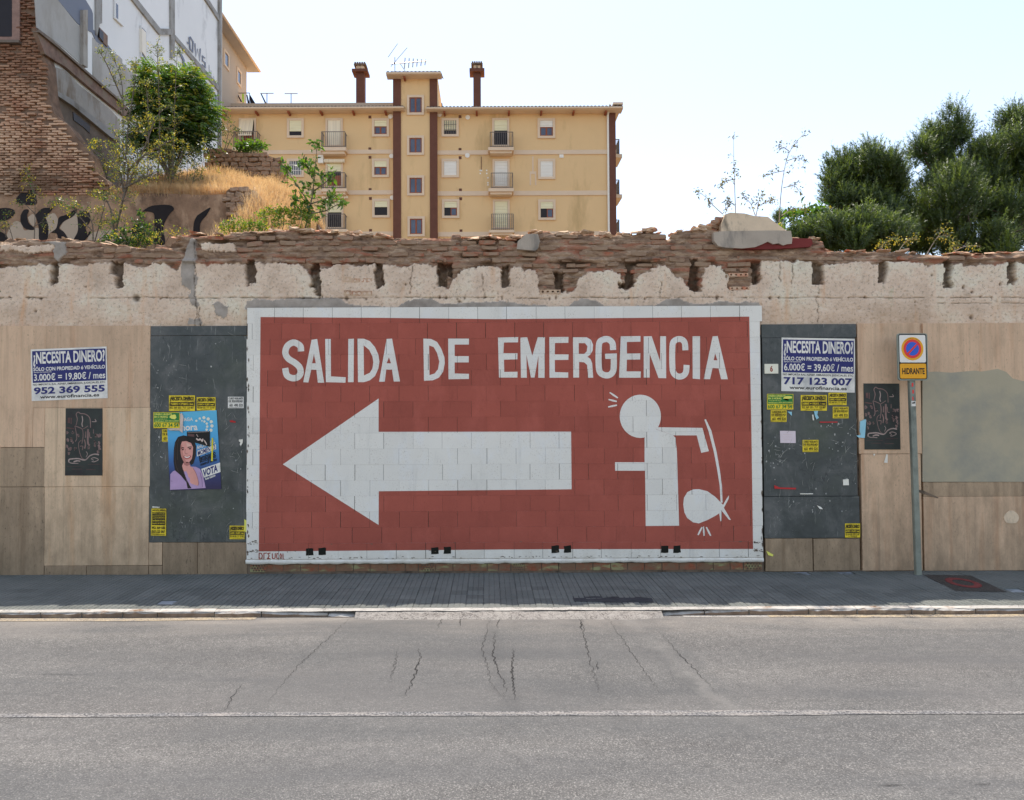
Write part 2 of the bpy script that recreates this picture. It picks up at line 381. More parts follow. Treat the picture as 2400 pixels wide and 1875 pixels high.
# ================================================================== the setting
_g2 = lambda px, py: tuple(KZ(px, py, -.118).xy)
RL = [_g2(*p) for p in [(840, 1436), (480, 1660), (1545, 1440), (1760, 1650), (1345, 1440), (1420, 1640), (1440, 1450), (1660, 1640), (1470, 1450), (1700, 1650), (1150, 1440), (1180, 1640)]]
def m_asphalt():
    g = G('worn asphalt')
    big = g.noise(.55, 6, (1, 2.2, 1), .6, .2); col = g.ramp(big, [(.3, (.092, .090, .088)), (.5, (.112, .110, .107)), (.7, (.136, .132, .127))])
    st = g.noise(90, 3, None, .6); col = g.mix(g.rng(st, .52, .66, 0, .65), col, (.34, .33, .31))
    s2 = g.noise(64, 4, None, .65, 0, (5, 5, 5)); col = g.mix(g.rng(s2, .53, .66, 0, .65), col, (.040, .039, .038))
    s3 = g.noise(9, 5, None, .7, 0, (1, 5, 2)); col = g.mix(1, col, g.ramp(s3, [(.3, .84), (.7, 1.16)]), 'MULTIPLY')
    y_ = g.sepz()[1]; col = g.mix(g.math('MULTIPLY', g.rng(y_, -2.9, -2.15, 0, .55), g.rng(g.noise(2.2, 6, (.5, 1, 1)), .3, .6)), col, (.30, .27, .235))
    tr = g.noise(.9, 5, (.25, 1.6, 1), .6, .3, (4, 9, 0)); col = g.mix(g.rng(tr, .48, .68, 0, .55), col, (.074, .077, .081))
    yv = g.sepz()[1]; n9 = g.noise(.7, 5, (.3, 1, 1), .6, 0, (7, 2, 0)); lane = g.math('ADD', yv, g.math('MULTIPLY', n9, .5))
    for c_, hw in ((-3.1, .45), (-4.15, .40)):
        dd = g.math('ABSOLUTE', g.math('SUBTRACT', lane, c_)); col = g.mix(g.rng(dd, 0, hw, .32, 0), col, (.070, .072, .075))
    xx = g.sepz()[0]; edge = g.math('MULTIPLY', g.math('SUBTRACT', g.noise(3.5, 6, None, .7), .5), .55)
    def side_of(p, q, w, sg):
        (xa, ya), (xb, yb) = p, q; b_ = (xb-xa)/(yb-ya); d_ = g.math('SUBTRACT', g.math('SUBTRACT', xx, g.math('MULTIPLY', g.math('SUBTRACT', yv, ya), b_)), xa)
        d_ = g.math('ADD', g.math('MULTIPLY', d_, sg), edge); return d_
    l_ = side_of(RL[0], RL[1], .1, 1.0); r_ = side_of(RL[2], RL[3], .1, -1.0); bt = g.math('ADD', g.math('ADD', yv, 5.35), edge)
    ins = g.math('MULTIPLY', g.math('MULTIPLY', g.rng(l_, 0, .12), g.rng(r_, 0, .12)), g.rng(bt, 0, .15))
    col = g.mix(g.math('MULTIPLY', ins, .55), col, g.mix(.5, col, (.078, .082, .084)))
    for k_ in range(4):
        ln = side_of(RL[4+2*k_], RL[5+2*k_], .1, 1.0); dk_ = g.rng(g.math('ABSOLUTE', ln), 0, .14, .45, 0); bk_ = g.math('MULTIPLY', dk_, g.rng(bt, 0, .4)); col = g.mix(g.math('MULTIPLY', bk_, g.rng(g.noise(1.3, 4, None, .6, 0, (k_, 1, 1)), .35, .6)), col, (.062, .064, .066) if k_ != 2 else (.19, .185, .175))
    col = g.mix(1, col, (1.05, 1.0, .94), 'MULTIPLY')
    oil = g.noise(1.7, 4, (1, 1.3, 1), .5, 0, (3, 3, 0)); col = g.mix(g.rng(oil, .70, .78, 0, .45), col, (.05, .05, .055))
    wp = g.noise(.5, 4, (.4, 1, 1), .6, 0, (8, 1, 0)); col = g.mix(g.rng(wp, .5, .7, 0, .25), col, (.20, .175, .155))
    return g.finish(col, .85, [(st, .6, .008), (s2, .6, .008), (g.noise(3, 4), .2, .03)], .3)
M_asphalt = m_asphalt()
def m_worn(name, paint, under, lo, hi, stretch=(1, 3, 1), sc_=7):
    g = G(name); st = g.noise(60, 3, None, .6); base = g.mix(g.rng(st, .42, .62), tuple(v*.55 for v in under), tuple(min(1, v*1.9) for v in under))
    f = g.math('ADD', g.noise(sc_, 8, stretch, .7), g.math('MULTIPLY', g.math('SUBTRACT', st, .5), .35))
    return g.finish(g.mix(g.rng(f, lo, hi), base, paint), .8, [(st, .4, .006)], .2)
M_yel = m_worn('worn yellow road paint', (.42, .32, .19), (.20, .175, .15), .38, .66)
M_whiteline = m_worn('worn pale road paint', (.31, .275, .24), (.125, .12, .116), .44, .70, (.6, 5, 1), 6)
M_dust = m_worn('gutter dust', (.40, .36, .31), (.24, .22, .20), .35, .6)
M_crack = simple('crack', (.030, .028, .026), .2, 5, bump=0)
M_ramp = m_worn('rough crossing concrete', (.42, .39, .345), (.24, .22, .195), .30, .55, (1, 1, 1), 9)
M_debris = m_worn('gritty debris', (.30, .27, .235), (.15, .13, .112), .35, .62, (1, 1, 1), 14)
ZR = -.118                                 # road level
YK = -1.99                                 # kerb front
Zk = -.062                                 # kerb top
# road with the smallest camber towards the gutter
nx, ny = 61, 61
X, Y = np.meshgrid(np.concatenate([np.linspace(-60, -9, 12), np.linspace(-8, 8, 97), np.linspace(9, 60, 12)]), np.concatenate([np.linspace(-30, -9, 12), np.linspace(-8.6, -1.9, 90)]))
nyy, nxx = X.shape
Zr = ZR-.012*(1-np.clip((-1.9-Y)/.4, 0, 1))+.007*fbm(X*.5, Y*.5, 3)
idx = np.arange(nxx*nyy).reshape(nyy, nxx)
npmesh('road', np.stack([X.ravel(), Y.ravel(), Zr.ravel()], 1), np.stack([idx[:-1, :-1].ravel(), idx[:-1, 1:].ravel(), idx[1:, 1:].ravel(), idx[1:, :-1].ravel()], 1), M_asphalt, kind='structure', smooth=True)
road_z = lambda x, y: ZR-.012*(1-min(1, max(0, (-1.9-y)/.4)))+.007*float(fbm(x*.5, y*.5, 3))
M_soil = simple('dry soil', (.20, .155, .11), .3, 2, bump=.6, bs=20, dirt=((80, 70, 45), 1.2, .5, .65, None))
MB().add([(-700, -700, -.35), (700, -700, -.35), (700, 900, -.35), (-700, 900, -.35)], [(0, 1, 2, 3)]).build('ground', M_soil, kind='structure')
MB().box(-60, 60, .3, 60, -.3, -.05).build('terrain', M_soil, kind='structure')

def road_strip(name, pts, w, mat, dz=.004, step=.15, kind='structure', parent=None, jag=0, label=None, cat=None):
    P = []
    for i in range(len(pts)-1):
        a, b = Vector(pts[i]), Vector(pts[i+1]); n = max(1, int((b-a).length/step))
        P += [a.lerp(b, k/n) for k in range(n)]
    P.append(Vector(pts[-1]))
    if jag: P = [Vector((p.x+random.uniform(-jag, jag), p.y+random.uniform(-jag, jag))) for p in P]
    mb = MB()
    q = stroke(P, w if not hasattr(w, '__len__') else [np.interp(i/(len(P)-1), np.linspace(0, 1, len(w)), w) for i in range(len(P))])
    for a in q: mb.add([(p.x, p.y, road_z(p.x, p.y)+dz) for p in a], [(0, 3, 2, 1)])
    # one continuous strip: weld neighbours by construction
    return mb.build(name, mat, parent, kind=kind, label=label, cat=cat)
def G2(px, py): p = KZ(px, py, ZR); return (p.x, p.y)
def seg(x0, x1, y): return [G2(x0, y), G2(x1, y)]
yl = road_strip('edge_line', [G2(-400, 1452), G2(300, 1452), G2(600, 1448)], .13, M_yel)
road_strip('edge_line', [G2(1022, 1435), G2(1330, 1435)], .075, M_yel)
road_strip('edge_line', [G2(1800, 1442), G2(2100, 1443), G2(2800, 1440)], .13, M_yel)
road_strip('centre_line', [G2(-500, 1681), G2(0, 1679), G2(500, 1675), G2(1000, 1674), G2(1700, 1672), G2(2050, 1670), G2(2900, 1674)], [.07, .07, .075, .08, .11, .05, .05], M_whiteline)
for pts, w in [([(1085, 1445), (1075, 1470)], .008), ([(1040, 1437), (1030, 1465), (1020, 1480)], .006), ([(1360, 1430), (1372, 1500), (1385, 1560), (1410, 1640)], .006), ([(830, 1440), (700, 1560), (620, 1655)], .005), ([(1420, 1440), (1500, 1560), (1560, 1640)], .005), ([(1150, 1440), (1130, 1520), (1150, 1600), (1190, 1650)], .005), ([(980, 1520), (985, 1545), (965, 1600), (950, 1630), (930, 1632)], .011),
               ([(1160, 1480), (1155, 1530), (1165, 1570), (1185, 1610), (1180, 1635)], .009), ([(1205, 1520), (1200, 1570), (1205, 1600), (1203, 1640), (1190, 1642)], .013),
               ([(1170, 1440), (1165, 1475)], .007), ([(1360, 1450), (1362, 1480)], .014), ([(1395, 1550), (1405, 1572)], .008),
               ([(1545, 1480), (1580, 1520), (1640, 1580), (1685, 1630)], .006), ([(525, 1670), (545, 1630), (570, 1600)], .006),
               ([(935, 1520), (915, 1600)], .005), ([(60, 1580), (230, 1584)], .005), ([(2050, 1838), (2120, 1842)], .008), ([(2280, 1842), (2330, 1838)], .006)]:
    road_strip('crack', [G2(*p) for p in pts], [w*.15, w*.55, w*.95, w*.6, w*.1], M_crack, .005, .035, jag=.016)
M_stain = m_worn('darker asphalt stain', (.085, .085, .086), (.135, .132, .128), .38, .55, (1, 1, 1), 4)
for (x0, y0, x1, y1, w) in [(1100, 1578, 1115, 1535, .0), ]: pass

# pavement
Zf = -.028                                 # pavement level at the foot of the wall
tilt = math.atan((Zf-Zk)/1.99)
pz = lambda y: Zf+(Zk-Zf)*(-y)/1.99
M_tile = None
def m_tile():
    g = G('grey pavement tile'); f = g.noise(2.3, 6); col = g.ramp(f, [(.3, (.124, .128, .112)), (.7, (.170, .170, .148))])
    col = g.mix(1, col, g.ramp(g.oi, [(0, .84), (1, 1.12)]), 'MULTIPLY')
    d = g.noise(1.4, 7, (1, 2, 1), .65, 0, (2, 3, 1)); col = g.mix(g.rng(d, .55, .72, 0, .5), col, (.13, .14, .12))
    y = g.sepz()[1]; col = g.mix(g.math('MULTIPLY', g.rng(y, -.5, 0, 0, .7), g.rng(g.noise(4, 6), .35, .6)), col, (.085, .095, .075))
    w = g.noise(60, 2, None, .5, 0, (7, 7, 7)); col = g.mix(g.rng(w, .73, .76, 0, .6), col, (.4, .4, .4))
    return g.finish(col, .75, [(g.noise(80, 4), .3, .004)], .3)
M_tile = m_tile(); M_grout = simple('tile grout', (.30, .32, .33), .2, 6, dirt=((90, 92, 84), 2, .5, .6, None))
pave = thing('pavement', None, None, (0, 0, 0)); pave['kind'] = 'structure'
MB().add([(-60, -1.86, pz(-1.86)-.014), (60, -1.86, pz(-1.86)-.014), (60, .02, Zf-.014), (-60, .02, Zf-.014)], [(0, 1, 2, 3)]).build('tile_bed', M_grout, pave)
def tile_mb():
    mb = MB(); mb.box(-.098, .098, -.098, .098, -.012, -.003)
    for i in range(3):
        for j in range(3):
            cx, cy = (i-1)*.0655, (j-1)*.0655; a, b = .0300, .0265
            mb.add([(cx-a, cy-a, -.003), (cx+a, cy-a, -.003), (cx+a, cy+a, -.003), (cx-a, cy+a, -.003), (cx-b, cy-b, .002), (cx+b, cy-b, .002), (cx+b, cy+b, .002), (cx-b, cy+b, .002)],
                   [(4, 5, 6, 7), (0, 1, 5, 4), (1, 2, 6, 5), (2, 3, 7, 6), (3, 0, 4, 7)])
    return mb
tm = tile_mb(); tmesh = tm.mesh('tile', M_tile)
rest = MB(); nt = 0
KERB_GAP = (K(842, 1400).x*.83, K(1542, 1400).x*.83)
for r in range(9):
    y = -1.70+r*.2-.06
    for i in range(-44, 46):
        x = i*.2+.03
        px, _ = proj(x, y, pz(y))
        if random.random() < .004: continue
        rz = random.gauss(0, .003); dz = random.gauss(0, .0012)
        if nt < 296 and -12 < px < 2412:
            inst(tmesh, 'tile', pave, (x, y, pz(y)+dz), (tilt*1+random.gauss(0, .006), random.gauss(0, .006), rz)); nt += 1
        else:
            Rr = Matrix.Translation((x, y, pz(y)+dz)) @ Matrix.Rotation(tilt+random.gauss(0, .006), 4, 'X') @ Matrix.Rotation(random.gauss(0, .006), 4, 'Y')
            rest.add([Rr @ Vector(v) for v in tm.v], tm.f)
rest.build('tile', M_tile, pave, kind='stuff')
# cement edging strip between tiles and kerb
mb = MB()
def edge_strip(x0, x1, ya, yb, z0, mat, name, n=60):
    V = []; F = []
    for i in range(n+1):
        x = x0+(x1-x0)*i/n
        for k in range(4):
            y = ya+(yb-ya)*k/3+(float(fbm(x*6, k*3.1, 5))*.02 if k in (0, 3) else 0)
            V.append((x, y, (z0(y) if callable(z0) else z0)+float(fbm(x*5, k*2.2, 9))*.010))
    for i in range(n):
        for k in range(3):
            a = i*4+k; F.append((a, a+4, a+5, a+1))
    return npmesh(name, V, F, mat, pave, smooth=True)
edge_strip(-12, 12, -1.98, -1.852, lambda y: pz(y)-.002, M_ramp, 'edging_strip', 260)
# dropped crossing: rough concrete ramp and a dark asphalt patch
gx0, gx1 = KZ(842, 1420, Zk).x, KZ(1542, 1420, Zk).x
n = 220; V = []; F = []
for i in range(n+1):
    x = gx0+(gx1-gx0)*i/n; e_ = min(1, i/14, (n-i)/14); fr = -2.09-.10*e_+float(fbm(x*4, 1, 6, 4))*.12
    for k in range(5):
        t_ = k/4; y = -1.955+(fr+1.955)*t_; V.append((x, y, Zk-.006-(.055+.013)*t_**1.3-.004*(k == 4)+float(fbm(x*12, y*12, 7, 4))*.016))
for i in range(n):
    for k in range(4): a = i*5+k; F.append((a, a+1, a+6, a+5))
npmesh('crossing_ramp', V, F, M_debris, pave, smooth=True)
M_patch = simple('dark asphalt patch', (.045, .047, .05), .3, 12, bump=.5, bs=50)
pa = MB(); L = [KZ(x, y, Zk+.012) for x, y in [(1340, 1397), (1380, 1397), (1500, 1399), (1528, 1402), (1532, 1411), (1440, 1411), (1346, 1409)]]
pa.prism(L, (0, 0, -.02)).build('asphalt_patch', M_patch, pave)
# kerb stones, each one its own worn block
M_kerb = simple('kerb stone', (.50, .455, .395), .18, 6, rand=.2, bump=.6, bs=30, dirt=((120, 88, 58), 5, .52, .68, (1, 1, 1)))
M_kerbface = simple('brown kerb face', (.22, .15, .10), .3, 7, bump=.7, bs=30, dirt=((170, 150, 125), 4, .55, .7, None))
kerb = thing('kerb', None, None, (0, YK, Zk)); kerb['kind'] = 'structure'
def kerb_stone(xa, xb, drop0=0, drop1=0):
    r = random.Random(int(xa*1000)); n = 6; V = []; F = []
    dz = r.uniform(-.006, .006); dy = r.uniform(-.012, .012); wv = .115
    for i in range(n+1):
        t = i/n; x = xa+.006+(xb-xa-.012)*t; d = drop0+(drop1-drop0)*t
        e = .014 if i in (0, n) else 0
        j = lambda s=.009: r.uniform(-s, s)
        V += [(x, YK+dy+e+j(), ZR-.05), (x, YK+dy+e+j(.008), Zk-.022-d+dz+j(.005)), (x, YK+dy+.022+j(.012), Zk-d+dz-e*.4+j(.004)), (x, YK+dy+wv+j(.003), Zk-d*.8+dz+.002), (x, YK+dy+wv, ZR-.05)]
    for i in range(n):
        for k in range(4): a = i*5+k; F.append((a, a+5, a+6, a+1))
    F2 = [(0, 1, 2, 3), (0, 3, 4, 4)]
    mbk = MB(); mbk.add(V, F+[(0, 1, 2, 3, 4), tuple(n*5+k for k in (4, 3, 2, 1, 0))]); mbk.m = [1 if i % 4 == 0 and i < n*4 else 0 for i in range(len(mbk.f))]; mbk.build('kerb_stone', [M_kerb, M_kerbface], kerb)
def kx(px): return KZ(px, 1427, Zk).x
seams = [-520, -420, -310, -200, -90, 20, 113, 207, 300, 380, 511, 619, 773, 842]
for a, b in zip(seams, seams[1:]):
    kerb_stone(kx(a), kx(b), .0 if a < 619 else (.008 if a == 619 else .03), .0 if b <= 619 else (.03 if b == 773 else .042))
seams = [1542, 1650, 1755, 1895, 2009.5, 2139, 2194, 2291, 2405, 2510, 2620, 2730, 2840]
for a, b in zip(seams, seams[1:]):
    kerb_stone(kx(a), kx(b), .045 if a == 1542 else (.022 if a == 1650 else 0), .022 if b == 1650 else 0)
for s in (0, 1):
    x0 = -60 if s == 0 else kx(2840); x1 = kx(-520) if s == 0 else 60
    MB().box(x0, x1, YK, YK+.115, ZR-.05, Zk).build('kerb_stone', M_kerb, kerb)
# pale gutter dust along the kerb foot
for a, b in ((-400, 830), (1600, 2800)): road_strip('gutter_dust', [G2(a, 1442), G2(b, 1441)], .10, M_dust, .002)

# ================================================================== the old street wall
wall = thing('old_wall', 'long weathered street wall with crumbling brick top and stone cladding round the painted sign', 'wall', (0, .15, 0))
TOP = [(-900, 575), (-300, 570), (0, 562), (8, 559), (132, 559), (214, 565), (302, 576), (330, 586), (358, 585), (361, 572), (390, 571), (407, 559), (453, 547), (527, 547), (577, 542), (640, 540), (739, 540), (818, 545), (892, 556), (1057, 557), (1060, 548), (1078, 547), (1081, 557), (1190, 557), (1217, 555), (1237, 544), (1293, 544), (1305, 551), (1333, 545), (1379, 547), (1421, 551), (1435, 551), (1452, 548), (1481, 552), (1515, 542), (1546, 545), (1549, 556), (1571, 558), (1577, 548), (1611, 538), (1648, 540), (1660, 528), (1674, 540), (1700, 545), (1858, 552), (1860, 557), (1914, 555), (1933, 566), (1940, 585), (2046, 588), (2130, 592), (2218, 596), (2293, 593), (2361, 588), (2400, 588), (2900, 585), (3400, 592)]
STU = [(-900, 630), (0, 624), (55, 621), (115, 617), (143, 617), (176, 619), (195, 623), (210, 617), (300, 617), (322, 624), (354, 624), (357, 616), (385, 615), (404, 630), (412, 635), (428, 612), (456, 615), (484, 621), (550, 616), (575, 620), (600, 615), (648, 615), (702, 618), (722, 634), (728, 648), (750, 628), (773, 626), (784, 618), (812, 617), (835, 624), (875, 619), (898, 619), (926, 618), (935, 624), (972, 619), (1000, 619), (1008, 626), (1023, 624), (1030, 660), (1050, 675), (1066, 650), (1075, 639), (1091, 630), (1119, 625), (1162, 622), (1173, 625), (1192, 633), (1205, 626), (1220, 628), (1228, 637), (1242, 630), (1255, 630), (1258, 652), (1265, 686), (1316, 679), (1325, 684), (1340, 682), (1359, 650), (1373, 639), (1401, 633), (1435, 633), (1455, 642), (1458, 664), (1468, 680), (1486, 673), (1493, 652), (1506, 639), (1518, 633), (1530, 624), (1557, 622), (1572, 630), (1583, 647), (1600, 650), (1603, 664), (1615, 676), (1643, 680), (1645, 662), (1651, 628), (1663, 620), (1688, 622), (1700, 638), (1707, 652), (1710, 678), (1756, 680), (1760, 662), (1782, 665), (1785, 613), (1805, 611), (1860, 611), (1905, 613), (1935, 618), (1979, 614), (2016, 611), (2055, 615), (2080, 614), (2150, 612), (2172, 616), (2174, 628), (2186, 617), (2212, 614), (2246, 620), (2320, 620), (2362, 616), (2400, 615), (2900, 612), (3400, 618)]
POCK = [(116, 617, 136, 668), (258, 617, 290, 640), (268, 640, 288, 672), (576, 612, 599, 668), (727, 618, 748, 676), (736, 660, 753, 690), (877, 622, 899, 672), (1025, 618, 1048, 675), (1046, 618, 1062, 650), (1175, 622, 1195, 674), (1300, 640, 1322, 684), (1466, 622, 1486, 668), (1450, 664, 1488, 676), (1616, 610, 1640, 682), (1763, 622, 1781, 666), (1905, 618, 1932, 668), (2060, 615, 2080, 664), (2213, 612, 2234, 674), (2362, 618, 2383, 668), (-30, 618, -8, 668), (2512, 618, 2534, 668)]
CEM = [[(425, 620), (432, 600), (445, 560), (458, 560), (462, 600), (456, 640), (465, 655), (456, 678), (460, 700), (467, 714), (462, 722), (450, 715), (442, 695), (448, 684), (438, 676), (425, 668)],
       [(498, 712), (512, 706), (522, 714), (534, 720), (534, 738), (526, 746), (512, 742), (504, 732), (505, 722)],
       [(574, 724), (580, 704), (600, 701), (640, 705), (700, 698), (780, 697), (800, 701), (808, 711), (850, 716), (900, 719), (930, 722)],
       [(925, 724), (945, 712), (970, 702), (1010, 701), (1035, 712), (1080, 710), (1180, 705), (1215, 712), (1262, 716), (1330, 722), (1345, 708), (1365, 700), (1393, 703), (1415, 716), (1460, 720), (1540, 714), (1560, 702), (1590, 700), (1620, 712), (1650, 712), (1690, 707), (1780, 709), (1786, 724)],
       [(95, 566), (150, 566), (156, 590), (146, 602), (136, 616), (128, 604), (124, 590), (130, 576)],
       [(444, 746), (452, 748), (470, 746), (474, 762), (440, 762)]]
CREAM = [[(0, 574), (40, 574), (130, 574), (122, 590), (105, 588), (70, 592), (40, 587), (0, 588)], [(468, 570), (490, 568), (548, 570), (552, 588), (520, 592), (485, 588)]]
XW0, XW1 = -9.6, 10.2
dx = .0125; nc = int((XW1-XW0)/dx)+1; nr = 112
xs = np.linspace(XW0, XW1, nc)
zrow = lambda x, ys, px: None
TX = np.array([K(a, b).x for a, b in TOP]); TZ = np.array([K(a, b).z for a, b in TOP])
Tt = np.interp(xs, TX, TZ)+fbm(xs*9, xs*0, 4, 4)*.045+fbm(xs*2.5, xs*0, 8, 2)*.03
ZB = 3.22
t = np.linspace(0, 1, nr)[:, None]
Xg = np.repeat(xs[None], nr, 0); Zg = ZB+(Tt[None]-ZB)*t
PX, PY = proj(Xg, np.zeros_like(Xg), Zg)
wx = fbm(Xg*9, Zg*9, 21, 4)*11+fbm(Xg*30, Zg*30, 23, 3)*8; wy = fbm(Xg*9, Zg*9, 22, 4)*13+fbm(Xg*30, Zg*30, 24, 3)*8
bx = np.array([p[0] for p in STU]); by = np.array([p[1] for p in STU])
QX, QY = PX+wx, PY+wy
R_ = np.clip((QY-np.interp(QX, bx, by))/1.8, 0, 1)
cream = np.zeros_like(R_, bool)
for p in CREAM: cream |= inpoly(QX, QY, p)
R_ = np.maximum(R_, cream*1.)
pk = np.zeros_like(R_)
for a, b, c, d in POCK:
    pk = np.maximum(pk, np.clip(np.minimum(np.minimum(QX-a, c-QX), np.minimum(QY-b+4, d-QY))/2.2, 0, 1))
cem = np.zeros_like(R_, bool)
for p in CEM: cem |= inpoly(PX+wx*.5, PY+wy*.5, p)
Yg = .030*(1-R_)
# courses of bare masonry: bumpy, stretched along the wall
crs = np.abs(((Zg-4.0+fbm(Xg*1.5, Zg*2, 31)*.02) % .082)/.082-.5)*2
Yg += (1-R_)*(fbm(Xg*7, Zg*16, 33, 5)*.075+np.clip(crs-.72, 0, 1)*.07+np.clip(fbm(Xg*3.2, Zg*9, 35, 3)-.10, 0, 1)*.35)
Yg += R_*(fbm(Xg*34, Zg*34, 37, 3)*.012+fbm(Xg*3, Zg*3, 38, 3)*.014+np.clip(fbm(Xg*55, Zg*55, 39, 2)-.14, 0, 1)*.05)
Yg = Yg*(1-pk)+pk*(.12+fbm(Xg*16, Zg*10, 40, 4)*.14)
Yg = np.where(cem, -.006+fbm(Xg*5, Zg*5, 41, 4)*.02, Yg)
# long drying crack and board line in the render
def crackline(y0, amp, x0=-1e4, x1=1e4, w=1.3):
    d = np.abs(PY-(y0+fbm(PX/60, PX*0, 51, 3)*amp)); return np.clip(1-d/w, 0, 1)*(PX > x0)*(PX < x1)*(fbm(PX/45, PX*0+3, 52, 2) > -.18)
ck = np.maximum(crackline(698, 5), crackline(711, 3, 2180)*.8)*R_*(1-pk)
for vx, ya, yb in ((457, 560, 790), (1830, 615, 660), (1857, 620, 665), (468, 720, 770), (965, 620, 690), (1917, 640, 770), (1133, 640, 700), (1548, 660, 700)):
    d = np.abs(PX-(vx+fbm(PY/14, PY*0+vx, 53, 4)*14)); ck = np.maximum(ck, np.clip(1-d/1.2, 0, 1)*(PY > ya)*(PY < yb))
Yg += ck*.03
hole = np.zeros_like(R_)
rr = random.Random(11)
for i in range(64):
    hx, hy, hr = rr.uniform(-100, 2500), rr.choice([698, 698, 765, rr.uniform(640, 760)])+rr.uniform(-3, 3), rr.uniform(1.5, 4.2)
    hole = np.maximum(hole, np.clip(1.3-np.hypot((PX-hx)*rr.uniform(.7, 1.4), (PY-hy)*rr.uniform(.6, 1.2))/hr, 0, 1)*(QY > 640))
hole = np.maximum(hole, np.clip(1.6-np.hypot(PX-319, PY-699)/7, 0, 1))
Yg += np.clip(hole, 0, 1)*.03
Yg += np.clip((t-.93)/.07, 0, 1)**2*.03*np.ones_like(Xg)
Yg -= .04*np.exp(-((Zg-4.27)/.03)**2)*(1-R_)*(fbm(Xg*2.2, Xg*0, 61, 3) > .02)
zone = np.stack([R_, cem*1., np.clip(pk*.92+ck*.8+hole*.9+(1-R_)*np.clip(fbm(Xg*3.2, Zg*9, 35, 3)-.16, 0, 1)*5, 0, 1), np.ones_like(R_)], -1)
# rows: front, then across the top, then down the back
ntop = 8
ty = np.linspace(0, 1, ntop+1)[1:, None]
Yt = Yg[-1][None]*(1-ty)+.30*ty; Xt = np.repeat(xs[None], ntop, 0)
Zt = Tt[None]+(fbm(Xt*8, Yt*8+5, 71, 4)*.07)*np.sin(ty*math.pi)-ty*.015
Xb = np.repeat(xs[None], 2, 0); Yb_ = np.array([[.31], [.31]])*np.ones_like(Xb); Zb_ = np.array([[3.9], [-.2]])*np.ones_like(Xb)
Va = np.stack([np.vstack([Xg, Xt, Xb]), np.vstack([Yg, Yt, Yb_]), np.vstack([Zg, Zt, Zb_])], -1)
zt = np.zeros((ntop+2, nc, 4)); zt[..., 3] = 1
zone = np.vstack([zone, zt]); NR = Va.shape[0]
idx = np.arange(NR*nc).reshape(NR, nc)
F = np.stack([idx[:-1, :-1].ravel(), idx[:-1, 1:].ravel(), idx[1:, 1:].ravel(), idx[1:, :-1].ravel()], 1)
ob = npmesh('render_band', Va.reshape(-1, 3), F, M_band, wall, label='rough whitish render under bare brick and mortar along the top of the wall')
ca = ob.data.color_attributes.new('zone', 'FLOAT_COLOR', 'POINT'); ca.data.foreach_set('color', zone.reshape(-1).astype(np.float32))
MB().box(XW0, XW1, .035, .29, -.2, 3.35).build('wall_core', M_mortar, wall)

def top_z(x): return float(np.interp(x, xs, Tt))
def stu_py(px): return float(np.interp(px, bx, by))
# bricks still showing in the bare courses
bm_ = [rough_block('brick', M_brick, .235, .09, .058, .006, 100+k, 1) for k in range(6)]
nb = 0
for c in range(9):
    z = 4.035+c*.081; x = -7.1+(c % 2)*.13
    while x < 7.75:
        px, py = proj(x, 0, z); w = random.choice([1, 1, 1, .7, .55])
        if z+.03 < top_z(x)-.01 and py < stu_py(px)-6 and random.random() < .74 and not (1668 < px < 1935 and py < 590) and not (415 < px < 468) and not any(a-8 < px < c_+8 and b-6 < py < d for a, b, c_, d in POCK) and not (px < 150 and 570 < py < 600) and not (465 < px < 555 and 566 < py < 592):
            if nb < 230:
                inst(random.choice(bm_), 'brick', wall, (x, .066+random.uniform(-.018, .018), z+random.uniform(-.008, .008)), (random.gauss(0, .03), random.gauss(0, .03), random.gauss(0, .04)), (w, 1, random.uniform(.75, 1.15))); nb += 1
        x += .255*w+random.uniform(0, .03)
# loose rubble on the broken crest, catching the sun
rb_ = [rough_block('rubble_stone', M_rubble, .17, .13, .055, .014, 200+k, 2) for k in range(8)]
rng = random.Random(5); nrb = 0
segs = [(400, 460, 10), (640, 905, 34), (1190, 1480, 34), (1480, 1665, 22), (0, 360, 12), (460, 640, 8), (905, 1190, 12), (1860, 1950, 8), (2230, 2420, 14), (1950, 2230, 10), (2420, 2700, 8), (-300, 0, 8)]
for a, b, n in segs:
    for i in range(n):
        px = rng.uniform(a, b); p = K(px, 560); z = top_z(p.x); s = rng.uniform(.45, 1.05)
        big = 1.0 if n > 20 else .6
        inst(rng.choice(rb_), 'rubble_stone', wall, (p.x, rng.uniform(.04, .24), z+.012+rng.uniform(-.012, .02)*big), (rng.gauss(0, .2), rng.gauss(0, .15), rng.uniform(-.5, .5)), (s*rng.uniform(.8, 1.5), s, s*rng.uniform(.5, 1.0)*big))
# grey stone on end, bulging plaster lump, block above the right end
def tpl(pts, Y=0.): return [K(x, y, Y) for x, y in pts]
def c7(x, y): return (1180+x/3.523, 480+y/3.523)
MB().prism(tpl([c7(*p) for p in [(110, 365), (118, 300), (190, 240), (285, 240), (302, 300), (285, 360), (262, 378)]], -.035), (0, .09, 0)).build('grey_stone', M_cement, wall)
MB().prism(tpl([(1690, 545), (1691, 525), (1700, 502), (1712, 498), (1745, 500), (1768, 506), (1800, 508), (1815, 520), (1826, 528), (1850, 545)], .01), (0, .28, 0)).build('plaster_block', M_plaster, wall)
MB().prism(tpl([(1672, 545), (1690, 542), (1750, 541), (1826, 540), (1854, 541), (1857, 560), (1856, 571), (1845, 572), (1836, 575), (1825, 570), (1812, 572), (1800, 566), (1785, 573), (1770, 579), (1740, 582), (1700, 580), (1684, 577), (1674, 565)], -.055), (0, .33, 0)).build('beam_end', M_cement, wall)
